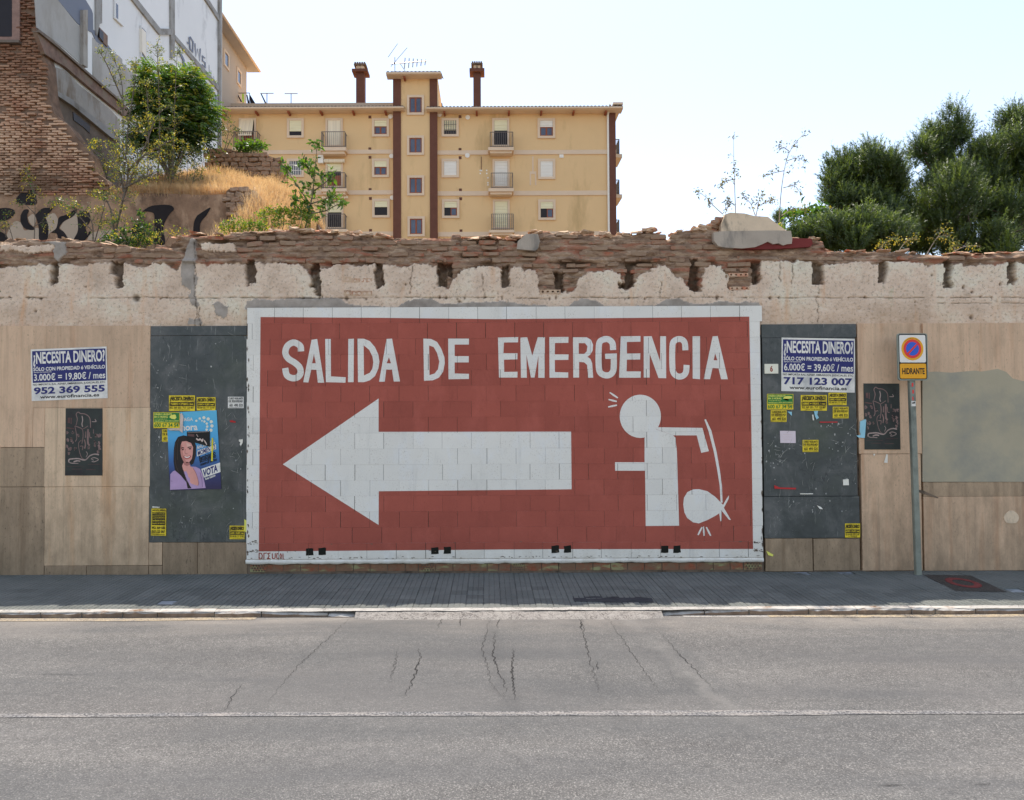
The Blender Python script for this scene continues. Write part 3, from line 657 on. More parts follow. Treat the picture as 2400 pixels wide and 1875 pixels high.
MB().prism(tpl([(1720, 583), (1735, 576), (1768, 578), (1785, 572), (1800, 566), (1812, 572), (1836, 575), (1856, 570), (1858, 558), (1902, 559), (1905, 570), (1900, 578), (1860, 581), (1800, 584)], -.025), (0, .06, 0)).build('painted_plaster', M_darkred, wall, label='dark red painted plaster remnant')
for k, (x, y, s) in enumerate([(1652, 540, .9), (1660, 530, .8), (1668, 520, .9), (1676, 512, .8), (1683, 505, .7), (1664, 545, 1), (1650, 548, .9)]):
    p = K(x+4, y+6); inst(bm_[k % 6], 'brick', wall, (p.x+.04, .14, p.z), (.05*k, .12, .3*k), (s, 1.4, 1))
# hollow bricks let into the render
def perforated(px0, py0, px1, py1, nxh, nyh, parent, Y=-.004, mat=None, staggered=False, name='perforated_brick', r=None):
    a = K(px0, py0, Y); b = K(px1, py1, Y); mb = MB(); hs = []
    w, h = (b.x-a.x), (a.z-b.z); rr_ = r or min(w/nxh, h/nyh)*(.40 if staggered else .30)
    for j in range(nyh):
        for i in range(nxh):
            off = (.25 if j % 2 else -.25) if staggered else 0
            cx = a.x+w*(i+.5+off)/nxh; cz = a.z-h*(j+.5)/nyh
            if cx-rr_ < a.x+.003 or cx+rr_ > b.x-.003: continue
            hs.append([Vector((cx+rr_*math.cos(q), Y, cz+rr_*math.sin(q))) for q in [2*math.pi*k/8 for k in range(8)]])
    mb.prism([(a.x, Y, a.z), (b.x, Y, a.z), (b.x, Y, b.z), (a.x, Y, b.z)], (0, .05, 0), 0, hs)
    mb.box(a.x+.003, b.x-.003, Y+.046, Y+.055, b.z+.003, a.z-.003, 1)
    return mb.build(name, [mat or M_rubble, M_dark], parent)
for r_ in [(804, 648, 823, 661), (824, 652, 872, 661)]: perforated(*r_, 3 if r_[2] > 830 else 1, 1, wall)
for r_ in [(806, 680, 823, 692), (824, 682, 872, 693), (1266, 679, 1314, 689), (1708, 640, 1754, 648), (1710, 672, 1757, 679)]: perforated(*r_, 4 if r_[2] > 830 else 1, 1, wall)

# ------------------------------------------------------------------ cladding slabs
SL = []
def slab(cf, x0, y0, x1, y1, mat, Y=-.030, kind='slab', gap=.0022, label=None):
    a = K(*cf(x0, y0), Y); b = K(*cf(x1, y1), Y); dy = random.uniform(-.003, .003)
    x0_, x1_ = a.x+gap, b.x-gap; z0, z1 = b.z+gap, a.z-gap; e = .003
    m = MB(); m.add([(x0_, Y+dy+e, z0), (x1_, Y+dy+e, z0), (x1_, Y+dy+e, z1), (x0_, Y+dy+e, z1), (x0_+e, Y+dy, z0+e), (x1_-e, Y+dy, z0+e), (x1_-e, Y+dy, z1-e), (x0_+e, Y+dy, z1-e),
                    (x0_, .03, z0), (x1_, .03, z0), (x1_, .03, z1), (x0_, .03, z1)],
                   [(4, 5, 6, 7), (0, 1, 5, 4), (1, 2, 6, 5), (2, 3, 7, 6), (3, 0, 4, 7), (0, 8, 9, 1), (1, 9, 10, 2), (2, 10, 11, 3), (3, 11, 8, 0)])
    return m.build(kind, mat, wall, label=label)
FOOT = 1676
for r_, mt, k in [((-1500, 10, -560, 820), M_trav, 's'), ((-1500, 822, -560, FOOT), M_trav, 's'), ((-558, 10, 0-2, 820), M_trav, 's'), ((-558, 822, -2, 1083), M_trav, 's'), ((-558, 1085, -280, FOOT), M_trav_grime, 's'), ((-278, 1085, -2, FOOT), M_trav_grime, 's'),
                  ((0, 10, 218, 820), M_trav, 's'), ((220, 10, 1000, 555), M_trav, 's'), ((220, 557, 297, 820), M_trav, 's'), ((0, 822, 297, 1083), M_trav_grime, 's'),
                  ((0, 1085, 195, FOOT), M_trav_grime, 's'), ((197, 1085, 293, FOOT), M_trav_grime, 's'), ((299, 557, 1000, 1081), M_trav_light, 's'), ((297, 1083, 990, 1608), M_trav_light, 's'),
                  ((295, 1610, 575, FOOT), M_trav_grime, 's'), ((577, 1610, 989, FOOT), M_trav_grime, 's'), ((992, 1454, 1080, 1606), M_trav_light, 's'), ((991, 1608, 1080, FOOT), M_trav_grime, 's'), ((1082, 1454, 1315, FOOT-2), M_trav_grime, 's'), ((1317, 1454, 1647, FOOT-4), M_trav_grime, 's')]:
    slab(cL, *r_, mt)
slab(cL, 1003, 11, 1645, 74, M_marble, -.034); slab(cL, 1001, 77, 1617, 1452, M_marble, -.034); slab(cL, 1620, 77, 1647, 1452, M_marble, -.033)
for r_, mt in [((37, 51, 614, 132), M_marble), ((40, 134, 622, 1092), M_marble), ((52, 1095, 636, 1346), M_marble), ((60, 1349, 350, 1548), M_trav_grime), ((352, 1349, 637, 1543), M_trav_grime),
               ((617, 45, 1012, 836), M_trav), ((639, 838, 1016, 1543), M_trav), ((1014, 45, 1700, 460), M_trav), ((1018, 1008, 1700, 1093), M_trav_grime), ((1018, 1095, 1700, 1543), M_trav),
               ((1702, 45, 2500, 460), M_trav), ((1702, 1008, 2500, 1543), M_trav), ((2502, 45, 3800, 1543), M_trav)]:
    slab(cR, *r_, mt, -.034 if mt is M_marble else -.030)
L = [cR(1014, 1006), cR(1014, 345), cR(1090, 338), cR(1190, 345), cR(1330, 332), cR(1370, 338), cR(1470, 322), cR(1520, 340), cR(1560, 380), cR(1640, 400), cR(1720, 420), cR(2500, 410), cR(2500, 1006)]
MB().prism([K(x, y, -.0345) for x, y in L], (0, .055, 0)).build('cement_patch', M_cement_green, wall, label='large grey green cement patch where cladding fell away')
MB().prism([K(*cR(1552+46*math.cos(a), 1222+40*math.sin(a)*(1+.1*math.sin(3*a))), -.034) for a in [2*math.pi*k/14 for k in range(14)]], (0, .02, 0)).build('plaster_dab', M_plaster, wall)
MB().prism([K(x, y, -.0345) for x, y in [(2144, 1146), (2165, 1150), (2200, 1166), (2198, 1168), (2160, 1156), (2144, 1151)]], (0, .01, 0)).build('crack', M_mortar, wall)

# ================================================================== the mural wall
mural = thing('mural_wall', 'bricked up opening painted brick red with a white arrow and emergency exit words in capitals', 'wall', (K(1180, 1330).x, -.02, 0))
YM = -.050
def kf(x, y): p = K(x, y, YM); return Vector((p.x, p.z))
RED = [(610.6, 743), (900, 745), (1160, 748), (1500, 745), (1756, 742), (1761, 1000), (1765, 1286.6), (1300, 1287), (900, 1290), (606.6, 1292.5), (608.5, 1000)]
def cvt(cf, pts): return [kf(*cf(*p)) for p in pts]
SH = []       # (layer, material index, list of convex polygons in wall coordinates)
def add_poly(layer, mi, cf, loops): SH.append((layer, mi, tess([cvt(cf, l) for l in loops])))
def wob(pts, a=1.2): return [(x+random.uniform(-a, a), y+random.uniform(-a, a)) for x, y in pts]
def add_stroke(layer, mi, cf, pts, w, n=7, smooth=True):
    pp = curve(pts, n) if smooth else pts
    k = (1/2.508)/170*1.0
    q = stroke([kf(*cf(*p)) for p in pp], [v*k for v in w] if hasattr(w, '__len__') else w*k)
    SH.append((layer, mi, [list(a) for a in q]))
idn = lambda x, y: (x, y)
add_poly(1, 1, idn, [RED])
# letters, traced one by one
add_stroke(2, 0, cA, [(365, 360), (360, 328), (322, 308), (285, 328), (273, 368), (290, 402), (330, 428), (357, 455), (362, 488), (345, 512), (312, 517), (282, 500), (272, 458)], 37)
add_poly(2, 0, cA, [[(378, 541), (427, 292), (460, 287), (501, 544), (464, 544), (455, 468), (425, 468), (408, 543)], [(441, 375), (430, 430), (452, 430)]])
add_poly(2, 0, cA, [[(507, 287), (540, 287), (541, 507), (628, 512), (626, 544), (511, 541)]])
add_poly(2, 0, cA, [[(643, 287), (676, 285), (674, 541), (641, 541)]])
add_poly(2, 0, cA, [[(697, 285), (735, 285), (770, 300), (800, 335), (820, 380), (826, 420), (820, 460), (800, 505), (770, 530), (735, 541), (700, 541)], [(733, 325), (765, 350), (785, 390), (790, 425), (785, 460), (770, 485), (735, 502)]])
add_poly(2, 0, cA, [[(824, 538), (868, 287), (900, 285), (947, 537), (910, 537), (900, 467), (866, 467), (857, 538)], [(882, 395), (868, 430), (894, 430)]])
add_poly(2, 0, cA, [[(1084, 285), (1130, 287), (1165, 305), (1190, 345), (1208, 395), (1210, 430), (1200, 480), (1175, 515), (1140, 530), (1088, 533)], [(1118, 325), (1145, 335), (1165, 370), (1178, 420), (1170, 465), (1150, 490), (1120, 500)]])
add_poly(2, 0, cA, [[(1230, 285), (1352, 285), (1352, 320), (1268, 320), (1268, 388), (1351, 388), (1351, 425), (1268, 425), (1268, 490), (1352, 492), (1352, 522), (1232, 524)]])
add_poly(2, 0, cB, [[(68, 279), (187, 276), (186, 307), (103, 308), (100, 371), (183, 371), (182, 407), (103, 409), (105, 481), (183, 480), (182, 514), (74, 514)]])
add_poly(2, 0, cB, [[(200, 279), (240, 277), (270, 385), (302, 277), (344, 277), (342, 516), (305, 515), (306, 385), (283, 514), (262, 514), (235, 380), (238, 515), (203, 515)]])
add_poly(2, 0, cB, [[(370, 276), (483, 275), (482, 310), (403, 311), (402, 378), (483, 378), (482, 410), (402, 411), (403, 482), (481, 484), (481, 515), (371, 515)]])
add_poly(2, 0, cB, [[(509, 277), (590, 277), (615, 292), (627, 320), (625, 355), (610, 380), (594, 392), (612, 405), (622, 430), (628, 515), (598, 515), (592, 440), (575, 425), (545, 422), (545, 514), (511, 514)], [(543, 312), (580, 312), (594, 330), (590, 360), (575, 375), (543, 375)]])
add_stroke(2, 0, cB, [(745, 352), (741, 312), (718, 290), (690, 290), (666, 306), (660, 350), (660, 440), (668, 482), (695, 500), (725, 498), (745, 476), (749, 440), (749, 405)], 36)
add_poly(2, 0, cB, [[(697, 374), (767, 372), (767, 404), (699, 405)]])
add_poly(2, 0, cB, [[(790, 272), (906, 270), (906, 303), (826, 305), (826, 373), (905, 372), (904, 408), (826, 409), (824, 478), (908, 478), (907, 515), (780, 515)]])
add_poly(2, 0, cB, [[(925, 272), (972, 271), (1022, 420), (1022, 271), (1056, 271), (1057, 518), (1012, 517), (960, 375), (960, 514), (925, 514)]])
add_stroke(2, 0, cB, [(1170, 354), (1166, 310), (1148, 290), (1120, 290), (1098, 308), (1093, 350), (1093, 440), (1100, 485), (1125, 507), (1155, 504), (1173, 482), (1177, 440)], 35)
add_poly(2, 0, cB, [[(1212, 272), (1256, 271), (1256, 524), (1213, 520)]])
add_poly(2, 0, cB, [[(1278, 523), (1330, 272), (1360, 270), (1420, 524), (1380, 524), (1365, 460), (1330, 458), (1315, 524)], [(1345, 372), (1336, 412), (1358, 413)]])
# arrow
add_poly(2, 0, idn, [[cA(258, 1024), cA(821, 637), cA(821, 833), cB(498, 832), cB(501, 1171), cA(822, 1182), cA(821, 1380)]])
# stick figure with its bundle
add_poly(2, 0, cB, [[(930, 850), (1003, 820), (1098, 854), (1112, 868), (1120, 950), (1133, 1385), (937, 1387), (933, 1062), (930, 1010)]])
add_poly(3, 0, cB, [[(905+121*math.cos(a), 742+127*math.sin(a)) for a in [2*math.pi*k/44 for k in range(44)]]])
add_poly(2, 0, cB, [[(1003, 806), (1270, 810), (1308, 947), (1263, 957), (1237, 854), (1099, 854), (1003, 819)]])
add_poly(2, 2, cB, [[(756, 1012), (930, 1012), (932, 1062), (757, 1062)]])
add_poly(2, 2, cB, [wob([(1157, 1260), (1162, 1220), (1182, 1188), (1215, 1172), (1250, 1170), (1300, 1183), (1345, 1215), (1392, 1262), (1410, 1228), (1427, 1207), (1424, 1228), (1396, 1280), (1420, 1320), (1438, 1352), (1426, 1350), (1384, 1298), (1381, 1358), (1375, 1360), (1370, 1312), (1345, 1328), (1300, 1352), (1250, 1372), (1215, 1366), (1180, 1340), (1163, 1305)], .8)])
add_stroke(3, 2, cB, [(1286, 760), (1315, 830), (1345, 950), (1365, 1060), (1378, 1150), (1383, 1250)], [9, 17, 16, 15, 13, 12], 1, True)
for a, b in [((725, 602), (773, 634)), ((718, 643), (767, 655)), ((716, 687), (768, 676)), ((1268, 1393), (1244, 1440)), ((1277, 1390), (1280, 1445)), ((1293, 1393), (1319, 1445))]:
    add_stroke(2, 2, cB, [a, ((a[0]+b[0])/2, (a[1]+b[1])/2), b], [7, 11, 8], 1, False)
BK = [(cA, q) for q in [(393, 1517, 438, 1560), (467, 1515, 512, 1558), (1130, 1511, 1174, 1552), (1204, 1508, 1247, 1550)]]+[(cB, q) for q in [(382, 1501, 428, 1545), (455, 1502, 498, 1544), (1027, 1502, 1070, 1545), (1100, 1501, 1142, 1544)]]
for cf, (a, b, c, d) in BK: add_poly(4, 3, cf, [wob([(a, b+2), (a+14, b+1), (c-12, b-1), (c, b), (c-1, (b+d)/2), (c, d-2), ((a+c)/2, d), (a, d), (a+1, (b+d)/2)], 1.6)])
# signature in brush strokes
for pts in [[(119, 1545), (119, 1580), (132, 1578), (138, 1562), (132, 1547), (119, 1545)], [(147, 1581), (147, 1547), (164, 1545)], [(186, 1545), (170, 1548), (178, 1562), (168, 1578), (187, 1580)], [(196, 1547), (197, 1576), (206, 1579), (213, 1572), (214, 1546)],
            [(232, 1550), (224, 1548), (221, 1562), (224, 1577), (233, 1577)], [(241, 1562), (246, 1549), (252, 1562), (247, 1579), (241, 1562)], [(259, 1548), (260, 1582), (272, 1583)]]:
    add_stroke(4, 4, cA, pts, 5.2, 1, False)
for i in range(150):
    cx = random.uniform(585, 1788); cy = random.choice([1305.5, 1305.5, 1271, 1290])+random.uniform(-2, 3)-(cx-1145)*.0044; w_ = random.uniform(1.2, 4); h_ = random.uniform(.5, 1.3)
    if cy < 1296 and random.random() < .75: cx = random.choice([random.uniform(580, 605), random.uniform(1768, 1788)])
    add_poly(5, 5, idn, [[(cx-w_, cy), (cx-w_*.3, cy-h_), (cx+w_, cy-h_*.3), (cx+w_*.4, cy+h_)]])
for i in range(60):
    cx = random.choice([random.uniform(579, 584), random.uniform(1784, 1790)]); cy = random.uniform(760, 1300); w_ = random.uniform(.8, 2.2); h_ = random.uniform(1.5, 7)
    add_poly(5, 5, idn, [[(cx, cy-h_), (cx+w_, cy), (cx, cy+h_), (cx-w_, cy)]])
MATS = [M_white, M_red, M_lilac, M_black, M_sigred, M_mortar]
def clip(poly, x0, x1, z0, z1):
    for ax, v, sg in ((0, x0, 1), (0, x1, -1), (1, z0, 1), (1, z1, -1)):
        out = []; n = len(poly)
        for i in range(n):
            a, b = poly[i], poly[(i+1) % n]; da, db = sg*(a[ax]-v), sg*(b[ax]-v)
            if da >= 0: out.append(a)
            if da*db < 0:
                k = da/(da-db); out.append(Vector((a[0]+(b[0]-a[0])*k, a[1]+(b[1]-a[1])*k)))
        poly = out
        if len(poly) < 3: return []
    return poly
SHB = [(l, m, [(min(p[0] for p in q), max(p[0] for p in q), min(p[1] for p in q), max(p[1] for p in q), q) for q in qs]) for l, m, qs in SH]
redpoly = [tuple(kf(*p)) for p in RED]
def films(mb, x0, x1, z0, z1, Y):
    for l, m, qs in SHB:
        for a, b, c, d, q in qs:
            if b < x0 or a > x1 or d < z0 or c > z1: continue
            p = clip([Vector(v[:2]) for v in q], x0, x1, z0, z1)
            if len(p) < 3: continue
            A = sum(p[i][0]*p[(i+1) % len(p)][1]-p[(i+1) % len(p)][0]*p[i][1] for i in range(len(p)))
            if abs(A) < 1e-8: continue
            if A < 0: p.reverse()
            mb.add([(v[0], Y-.0007*l, v[1]) for v in p], [tuple(range(len(p)))], m)
def block(x0, x1, z0, z1):
    mb = MB(); Y = YM+random.uniform(-.0014, .0014)
    cx, cz = (x0+x1)/2, (z0+z1)/2
    inr = bool(inpoly(np.array([cx]), np.array([cz]), redpoly)[0])
    wh = all(any(inpoly(np.array([qx]), np.array([qz]), [tuple(v[:2]) for v in q])[0] for l, m, qs in SHB if m in (0, 2) for a, b, c, d, q in qs if a <= qx <= b and c <= qz <= d) for qx, qz in ((x0+.03, z0+.03), (x1-.03, z0+.03), (x1-.03, z1-.03), (x0+.03, z1-.03)))
    wh0 = any(a <= cx <= b and c <= cz <= d and m in (0, 2) for l, m, qs in SHB for a, b, c, d, q in qs if len(clip(q, cx-.01, cx+.01, cz-.01, cz+.01)) > 2)
    sm = 1 if inr and not wh else 0
    mb.add([(x0, Y, z0), (x1, Y, z0), (x1, Y, z1), (x0, Y, z1), (x0, .0, z0), (x1, .0, z0), (x1, .0, z1), (x0, .0, z1)],
           [(0, 4, 5, 1), (2, 6, 7, 3)], sm)
    mb.add([(x0, Y, z0), (x1, Y, z0), (x1, Y, z1), (x0, Y, z1), (x0, .0, z0), (x1, .0, z0), (x1, .0, z1), (x0, .0, z1)], [(1, 5, 6, 2), (3, 7, 4, 0)], 5)
    mb.add([(x0, Y, z0), (x1, Y, z0), (x1, Y, z1), (x0, Y, z1)], [(0, 1, 2, 3)], 0)
    films(mb, x0, x1, z0, z1, Y)
    return mb.build('block', MATS, mural)
xL, xR = K(577, 1000, YM).x, K(1790.5, 1000, YM).x
nblk = 0
for r in range(16):
    z1 = K(1145, 719+36.85*r, YM).z; z0 = K(1145, 719+36.85*(r+1), YM).z
    off = {0: 641.7, 1: 659.5, 2: 631.8, 14: 620.6, 15: 655}.get(r, 625.8 if r % 2 == 0 else 661.7)
    # left and right ends are uneven: the top course reaches a little further right
    xr = xR-(0 if r == 0 else .03)
    jx = [xL+random.uniform(0, .012)]
    k = -1
    while True:
        x = K(off+68.45*k, 1000, YM).x+random.uniform(-.004, .004); k += 1
        if x < xL+.07: continue
        if x > xr-.07: break
        jx.append(x)
    jx.append(xr+random.uniform(-.006, 0))
    for a, b in zip(jx, jx[1:]):
        g_ = random.choice([.0030, .0020, .0038, .0012, .0005, .0005]); hz = random.choice([.0003, .0003, .0008])
        block(a+g_, b-g_, z0+hz, z1-hz); nblk += 1
# mortar behind the joints
zt_, zb_ = K(1145, 718, YM).z, K(1145, 1309, YM).z
mb = MB(); mb.box(xL+.005, xR-.035, YM+.011, .03, zb_, zt_-.004, 0); mb.build('mortar_bed', [M_mortar, M_mortar_red], mural, label='recessed mortar behind the painted blocks')
# lumpy painted mortar ledge under the last course
n = 240; V = []; F = []
zc0, zc1 = K(1145, 1320.5, YM).z, K(1145, 1308.5, YM).z
for i in range(n+1):
    x = xL+(xR-.03-xL)*i/n
    lo = zc0+float(fbm(x*9, 1, 81, 3))*.03
    prof = [(.0, lo), (YM-.004+float(fbm(x*14, 3, 82, 3))*.02, lo+.004), (YM-.008+float(fbm(x*17, 5, 83, 4))*.03, (lo+zc1)/2), (YM-.004+float(fbm(x*12, 7, 84, 3))*.014, zc1-.012+float(fbm(x*20, 8, 85, 3))*.012), (.0, zc1+.002)]
    V += [(x, a, b) for a, b in prof]
for i in range(n):
    for k in range(4): a = i*5+k; F.append((a, a+5, a+6, a+1))
npmesh('mortar_ledge', V, F, M_white, mural)
# brick footing with four vent bricks
VB = [(586, 625), (982, 1020), (1199, 1229), (1744, 1786)]
x = 580.0; zb0, zb1 = K(1145, 1338.0, -.03).z, K(1145, 1321.0, -.03).z
while x < 1780:
    v = [q for q in VB if q[0]-22 < x < q[1]-3 or abs(q[0]-x) < 20]
    if v:
        q = v[0]
        perforated(q[0], 1321+(1145-q[0])*.0044, q[1], 1338+(1145-q[0])*.0044, 6, 3, mural, -.028, M_brick_rib, True, 'vent_brick'); x = q[1]+1; VB.remove(q); continue
    nxt = min([q[0] for q in VB if q[0] > x]+[1789]); w = 41+random.uniform(-2, 2)
    if nxt-x < w+14: w = nxt-x-1 if nxt-x < 48 else (nxt-x)/2-1
    a = K(x, 1330, -.03).x; b = K(x+w-2.0, 1330, -.03).x
    MB().box(a, b, -.027+random.uniform(-.005, .004), .04, zb0+random.uniform(0, .004), zb1-random.uniform(0, .004)).build('brick', M_brick_rib, mural); x += w
MB().box(xL, xR-.02, -.018, .03, -.12, zc0+.03).build('mortar_bed', M_mortar, mural)
MB().box(XW0, XW1, -.02, .03, -.12, Zf+.004).build('wall_foot', M_mortar, wall)
print('blocks', nblk)

# ================================================================== posters, stickers, plates on the wall
def flat(name, c, rough=.6, var=.06, dirt=None, rand=0): return simple(name, sh(c), var, 9, rough, .3, bump=.05, bs=30, dirt=dirt, rand=rand)
P_white = flat('white poster paper', (204, 203, 202), dirt=((176, 172, 166), 3, .5, .75, None)); P_navy = flat('navy ink', (38, 42, 96)); P_black = flat('black ink', (26, 26, 24))
P_yellow = flat('yellow sticker paper', (202, 172, 44), dirt=((150, 122, 40), 8, .52, .72, None)); P_green = flat('green ink', (40, 104, 52)); P_lightyellow = flat('pale yellow ink', (212, 206, 96))
P_sheet = flat('faded violet white paper', (176, 172, 186)); P_cream = flat('cream enamel', (206, 198, 184)); P_rust = flat('rusty red ink', (120, 52, 34))
P_dark = simple('black printed poster', sh((34, 40, 38)), .3, 7, .45, .4, bump=.03, dirt=((44, 34, 34), 5, .5, .7, None)); P_pink = flat('pinkish grey ink', (104, 88, 88), var=.35); P_pinkdark = flat('dull maroon ink', (78, 58, 58), var=.3); P_dimgrey = flat('dim grey ink', (132, 122, 122), var=.3); P_palegrey = flat('pale grey ink', (170, 160, 158))
P_skin = flat('printed skin', (178, 132, 128), var=.07); P_skin2 = flat('printed skin shade', (142, 98, 96)); P_skin3 = flat('printed skin mid shade', (158, 112, 108)); P_skin4 = flat('printed skin light', (196, 152, 146)); P_fold = flat('printed cloth fold', (112, 96, 136)); P_strand = flat('printed hair strand', (62, 52, 48)); P_hair = flat('printed dark hair', (34, 30, 28)); P_lilac = flat('printed lilac cloth', (146, 128, 168), var=.1); P_lip = flat('printed lips', (150, 74, 76))
P_lightblue = flat('light blue paper', (120, 170, 204)); P_redtape = flat('red tape', (150, 42, 44)); P_tape = flat('white tape', (196, 194, 190)); P_yellowstrip = flat('yellow strip', (214, 180, 40))
def m_blue():
    g = G('printed blue to navy'); z = g.sepz()[2]; a, b = K(430, 1145).z, K(430, 975).z
    return g.finish(g.ramp(g.rng(z, a, b), [(0, sh((42, 38, 68))), (.2, sh((44, 50, 96))), (.42, sh((48, 92, 148))), (.7, sh((66, 142, 194))), (1, sh((76, 154, 204)))]), .5, (), .35)
P_blue = m_blue()
P_yellow2 = None
class Poster:
    """a sheet glued on the wall; u, v run 0..1 from its top left corner"""
    def __init__(s, name, corners, Y, paper, label, cat, group=None, thick=.0012, curl=.004, root=True, rip=None):
        s.c = [K(x, y, Y) for x, y in corners]; s.Y = Y; s.curl = curl; ctr = sum(s.c, Vector())/4
        s.t = thing(name, label, cat, (ctr.x, Y+.002, ctr.z), group)
        n = 6; mb = MB()
        V = [s.P(i/n, j/n, 0) for j in range(n+1) for i in range(n+1)]
        F = [(j*(n+1)+i, (j+1)*(n+1)+i, (j+1)*(n+1)+i+1, j*(n+1)+i+1) for j in range(n) for i in range(n)]
        m_ = len(V); V2 = [(v[0], Y+thick+.001, v[2]) for v in V]
        per = [i for i in range(n)]+[(n)+(n+1)*j for j in range(n)]+[(n+1)*(n+1)-1-i for i in range(n)]+[(n+1)*n-(n+1)*j for j in range(n)]
        sd = [(per[k], per[(k+1) % len(per)], m_+per[(k+1) % len(per)], m_+per[k]) for k in range(len(per))]
        mb.add(V+V2, F+sd); mb.build('paper', paper, s.t); s.n = 0
    def P(s, u, v, lay):
        a, b, c, d = s.c; top = a.lerp(b, u); bot = d.lerp(c, u); p = top.lerp(bot, v)
        e = min(u, 1-u, v, 1-v); y = s.Y-s.curl*max(0, 1-e*9)*(.5+.5*math.sin(u*9+v*7+a.x*5))
        return (p.x, y-.0009*lay, p.z)
    def shape(s, name, loops, mat, lay=1):
        tr = tess(loops); mb = MB()
        for t in tr:
            A = (t[1]-t[0]).cross(t[2]-t[0]) if False else (t[1][0]-t[0][0])*(t[2][1]-t[0][1])-(t[2][0]-t[0][0])*(t[1][1]-t[0][1])
            if A > 0: t = [t[0], t[2], t[1]]
            mb.add([s.P(p[0], p[1], lay) for p in t], [(0, 1, 2)])
        return mb.build(name, mat, s.t)
    def rect(s, name, u0, v0, u1, v1, mat, lay=1, n=6):
        mb = MB(); V = [s.P(u0+(u1-u0)*i/n, v0+(v1-v0)*j/n, lay) for j in range(n+1) for i in range(n+1)]
        mb.add(V, [(j*(n+1)+i, (j+1)*(n+1)+i, (j+1)*(n+1)+i+1, j*(n+1)+i+1) for j in range(n) for i in range(n)]); return mb.build(name, mat, s.t)
    def text(s, str_, u0, v0, u1, v1, mat, lay=2, bold=.015, skew=(0, 0)):
        V, F = text_shape(str_, bold); mb = MB()
        mb.add([s.P(u0+(u1-u0)*x, v1-(v1-v0)*y+skew[0]*x, lay) for x, y in V], F); return mb.build('lettering', mat, s.t)
    def strokes(s, name, lines, mat, lay=1, n=4):
        mb = MB(); ar = (s.c[0]-s.c[3]).length/(s.c[1]-s.c[0]).length
        for pts, w in lines:
            q = stroke([(p.x, p.y*ar) for p in [Vector(v) for v in (curve(pts, n) if len(pts) > 2 else pts)]], w)
            for a in q: mb.add([s.P(v.x, v.y/ar, lay) for v in a], [(0, 1, 2, 3)])
        return mb.build(name, mat, s.t)
YP, YD = -.0365, -.0400
def euro(corners, Y, price, phone, label):
    p = Poster('loan_poster', corners, Y, P_white, label, 'poster', 'blue and white money loan posters', curl=.002)
    p.rect('blue_field', .018, .035, .985, .650, P_navy)
    p.text('¿NECESITA DINERO?', .03, .055, .975, .345, P_white, bold=.03); p.text('SÓLO CON PROPIEDAD ó VEHÍCULO', .03, .335, .975, .425, P_white, bold=.03)
    p.text('Ejemplo de financiación:', .035, .435, .27, .465, P_white); p.text(price, .035, .475, .975, .635, P_white, bold=.018)
    p.text('NO IMPORTA RAI, ASNEF, EMBARGOS, JUDICIALES, ETC', .02, .668, .975, .715, P_black); p.text(phone, .03, .735, .965, .875, P_navy, bold=.035)
    p.text('www.eurofinancia.es', .11, .895, .89, .960, P_black, bold=.02)
euro([cL(205, 168), cL(710, 148), cL(718, 492), cL(212, 512)], YP, '3.000€ = 19,80€ / mes', '952 369 555', 'blue and white loan poster on pale stone reading 3.000€, phone 952 369 555')
euro([cR(160, 132), cR(604, 140), cR(603, 466), cR(158, 456)], YD, '6.000€ = 39,60€ / mes', '717 123 007', 'blue and white loan poster on dark marble reading 6.000€, phone 717 123 007')
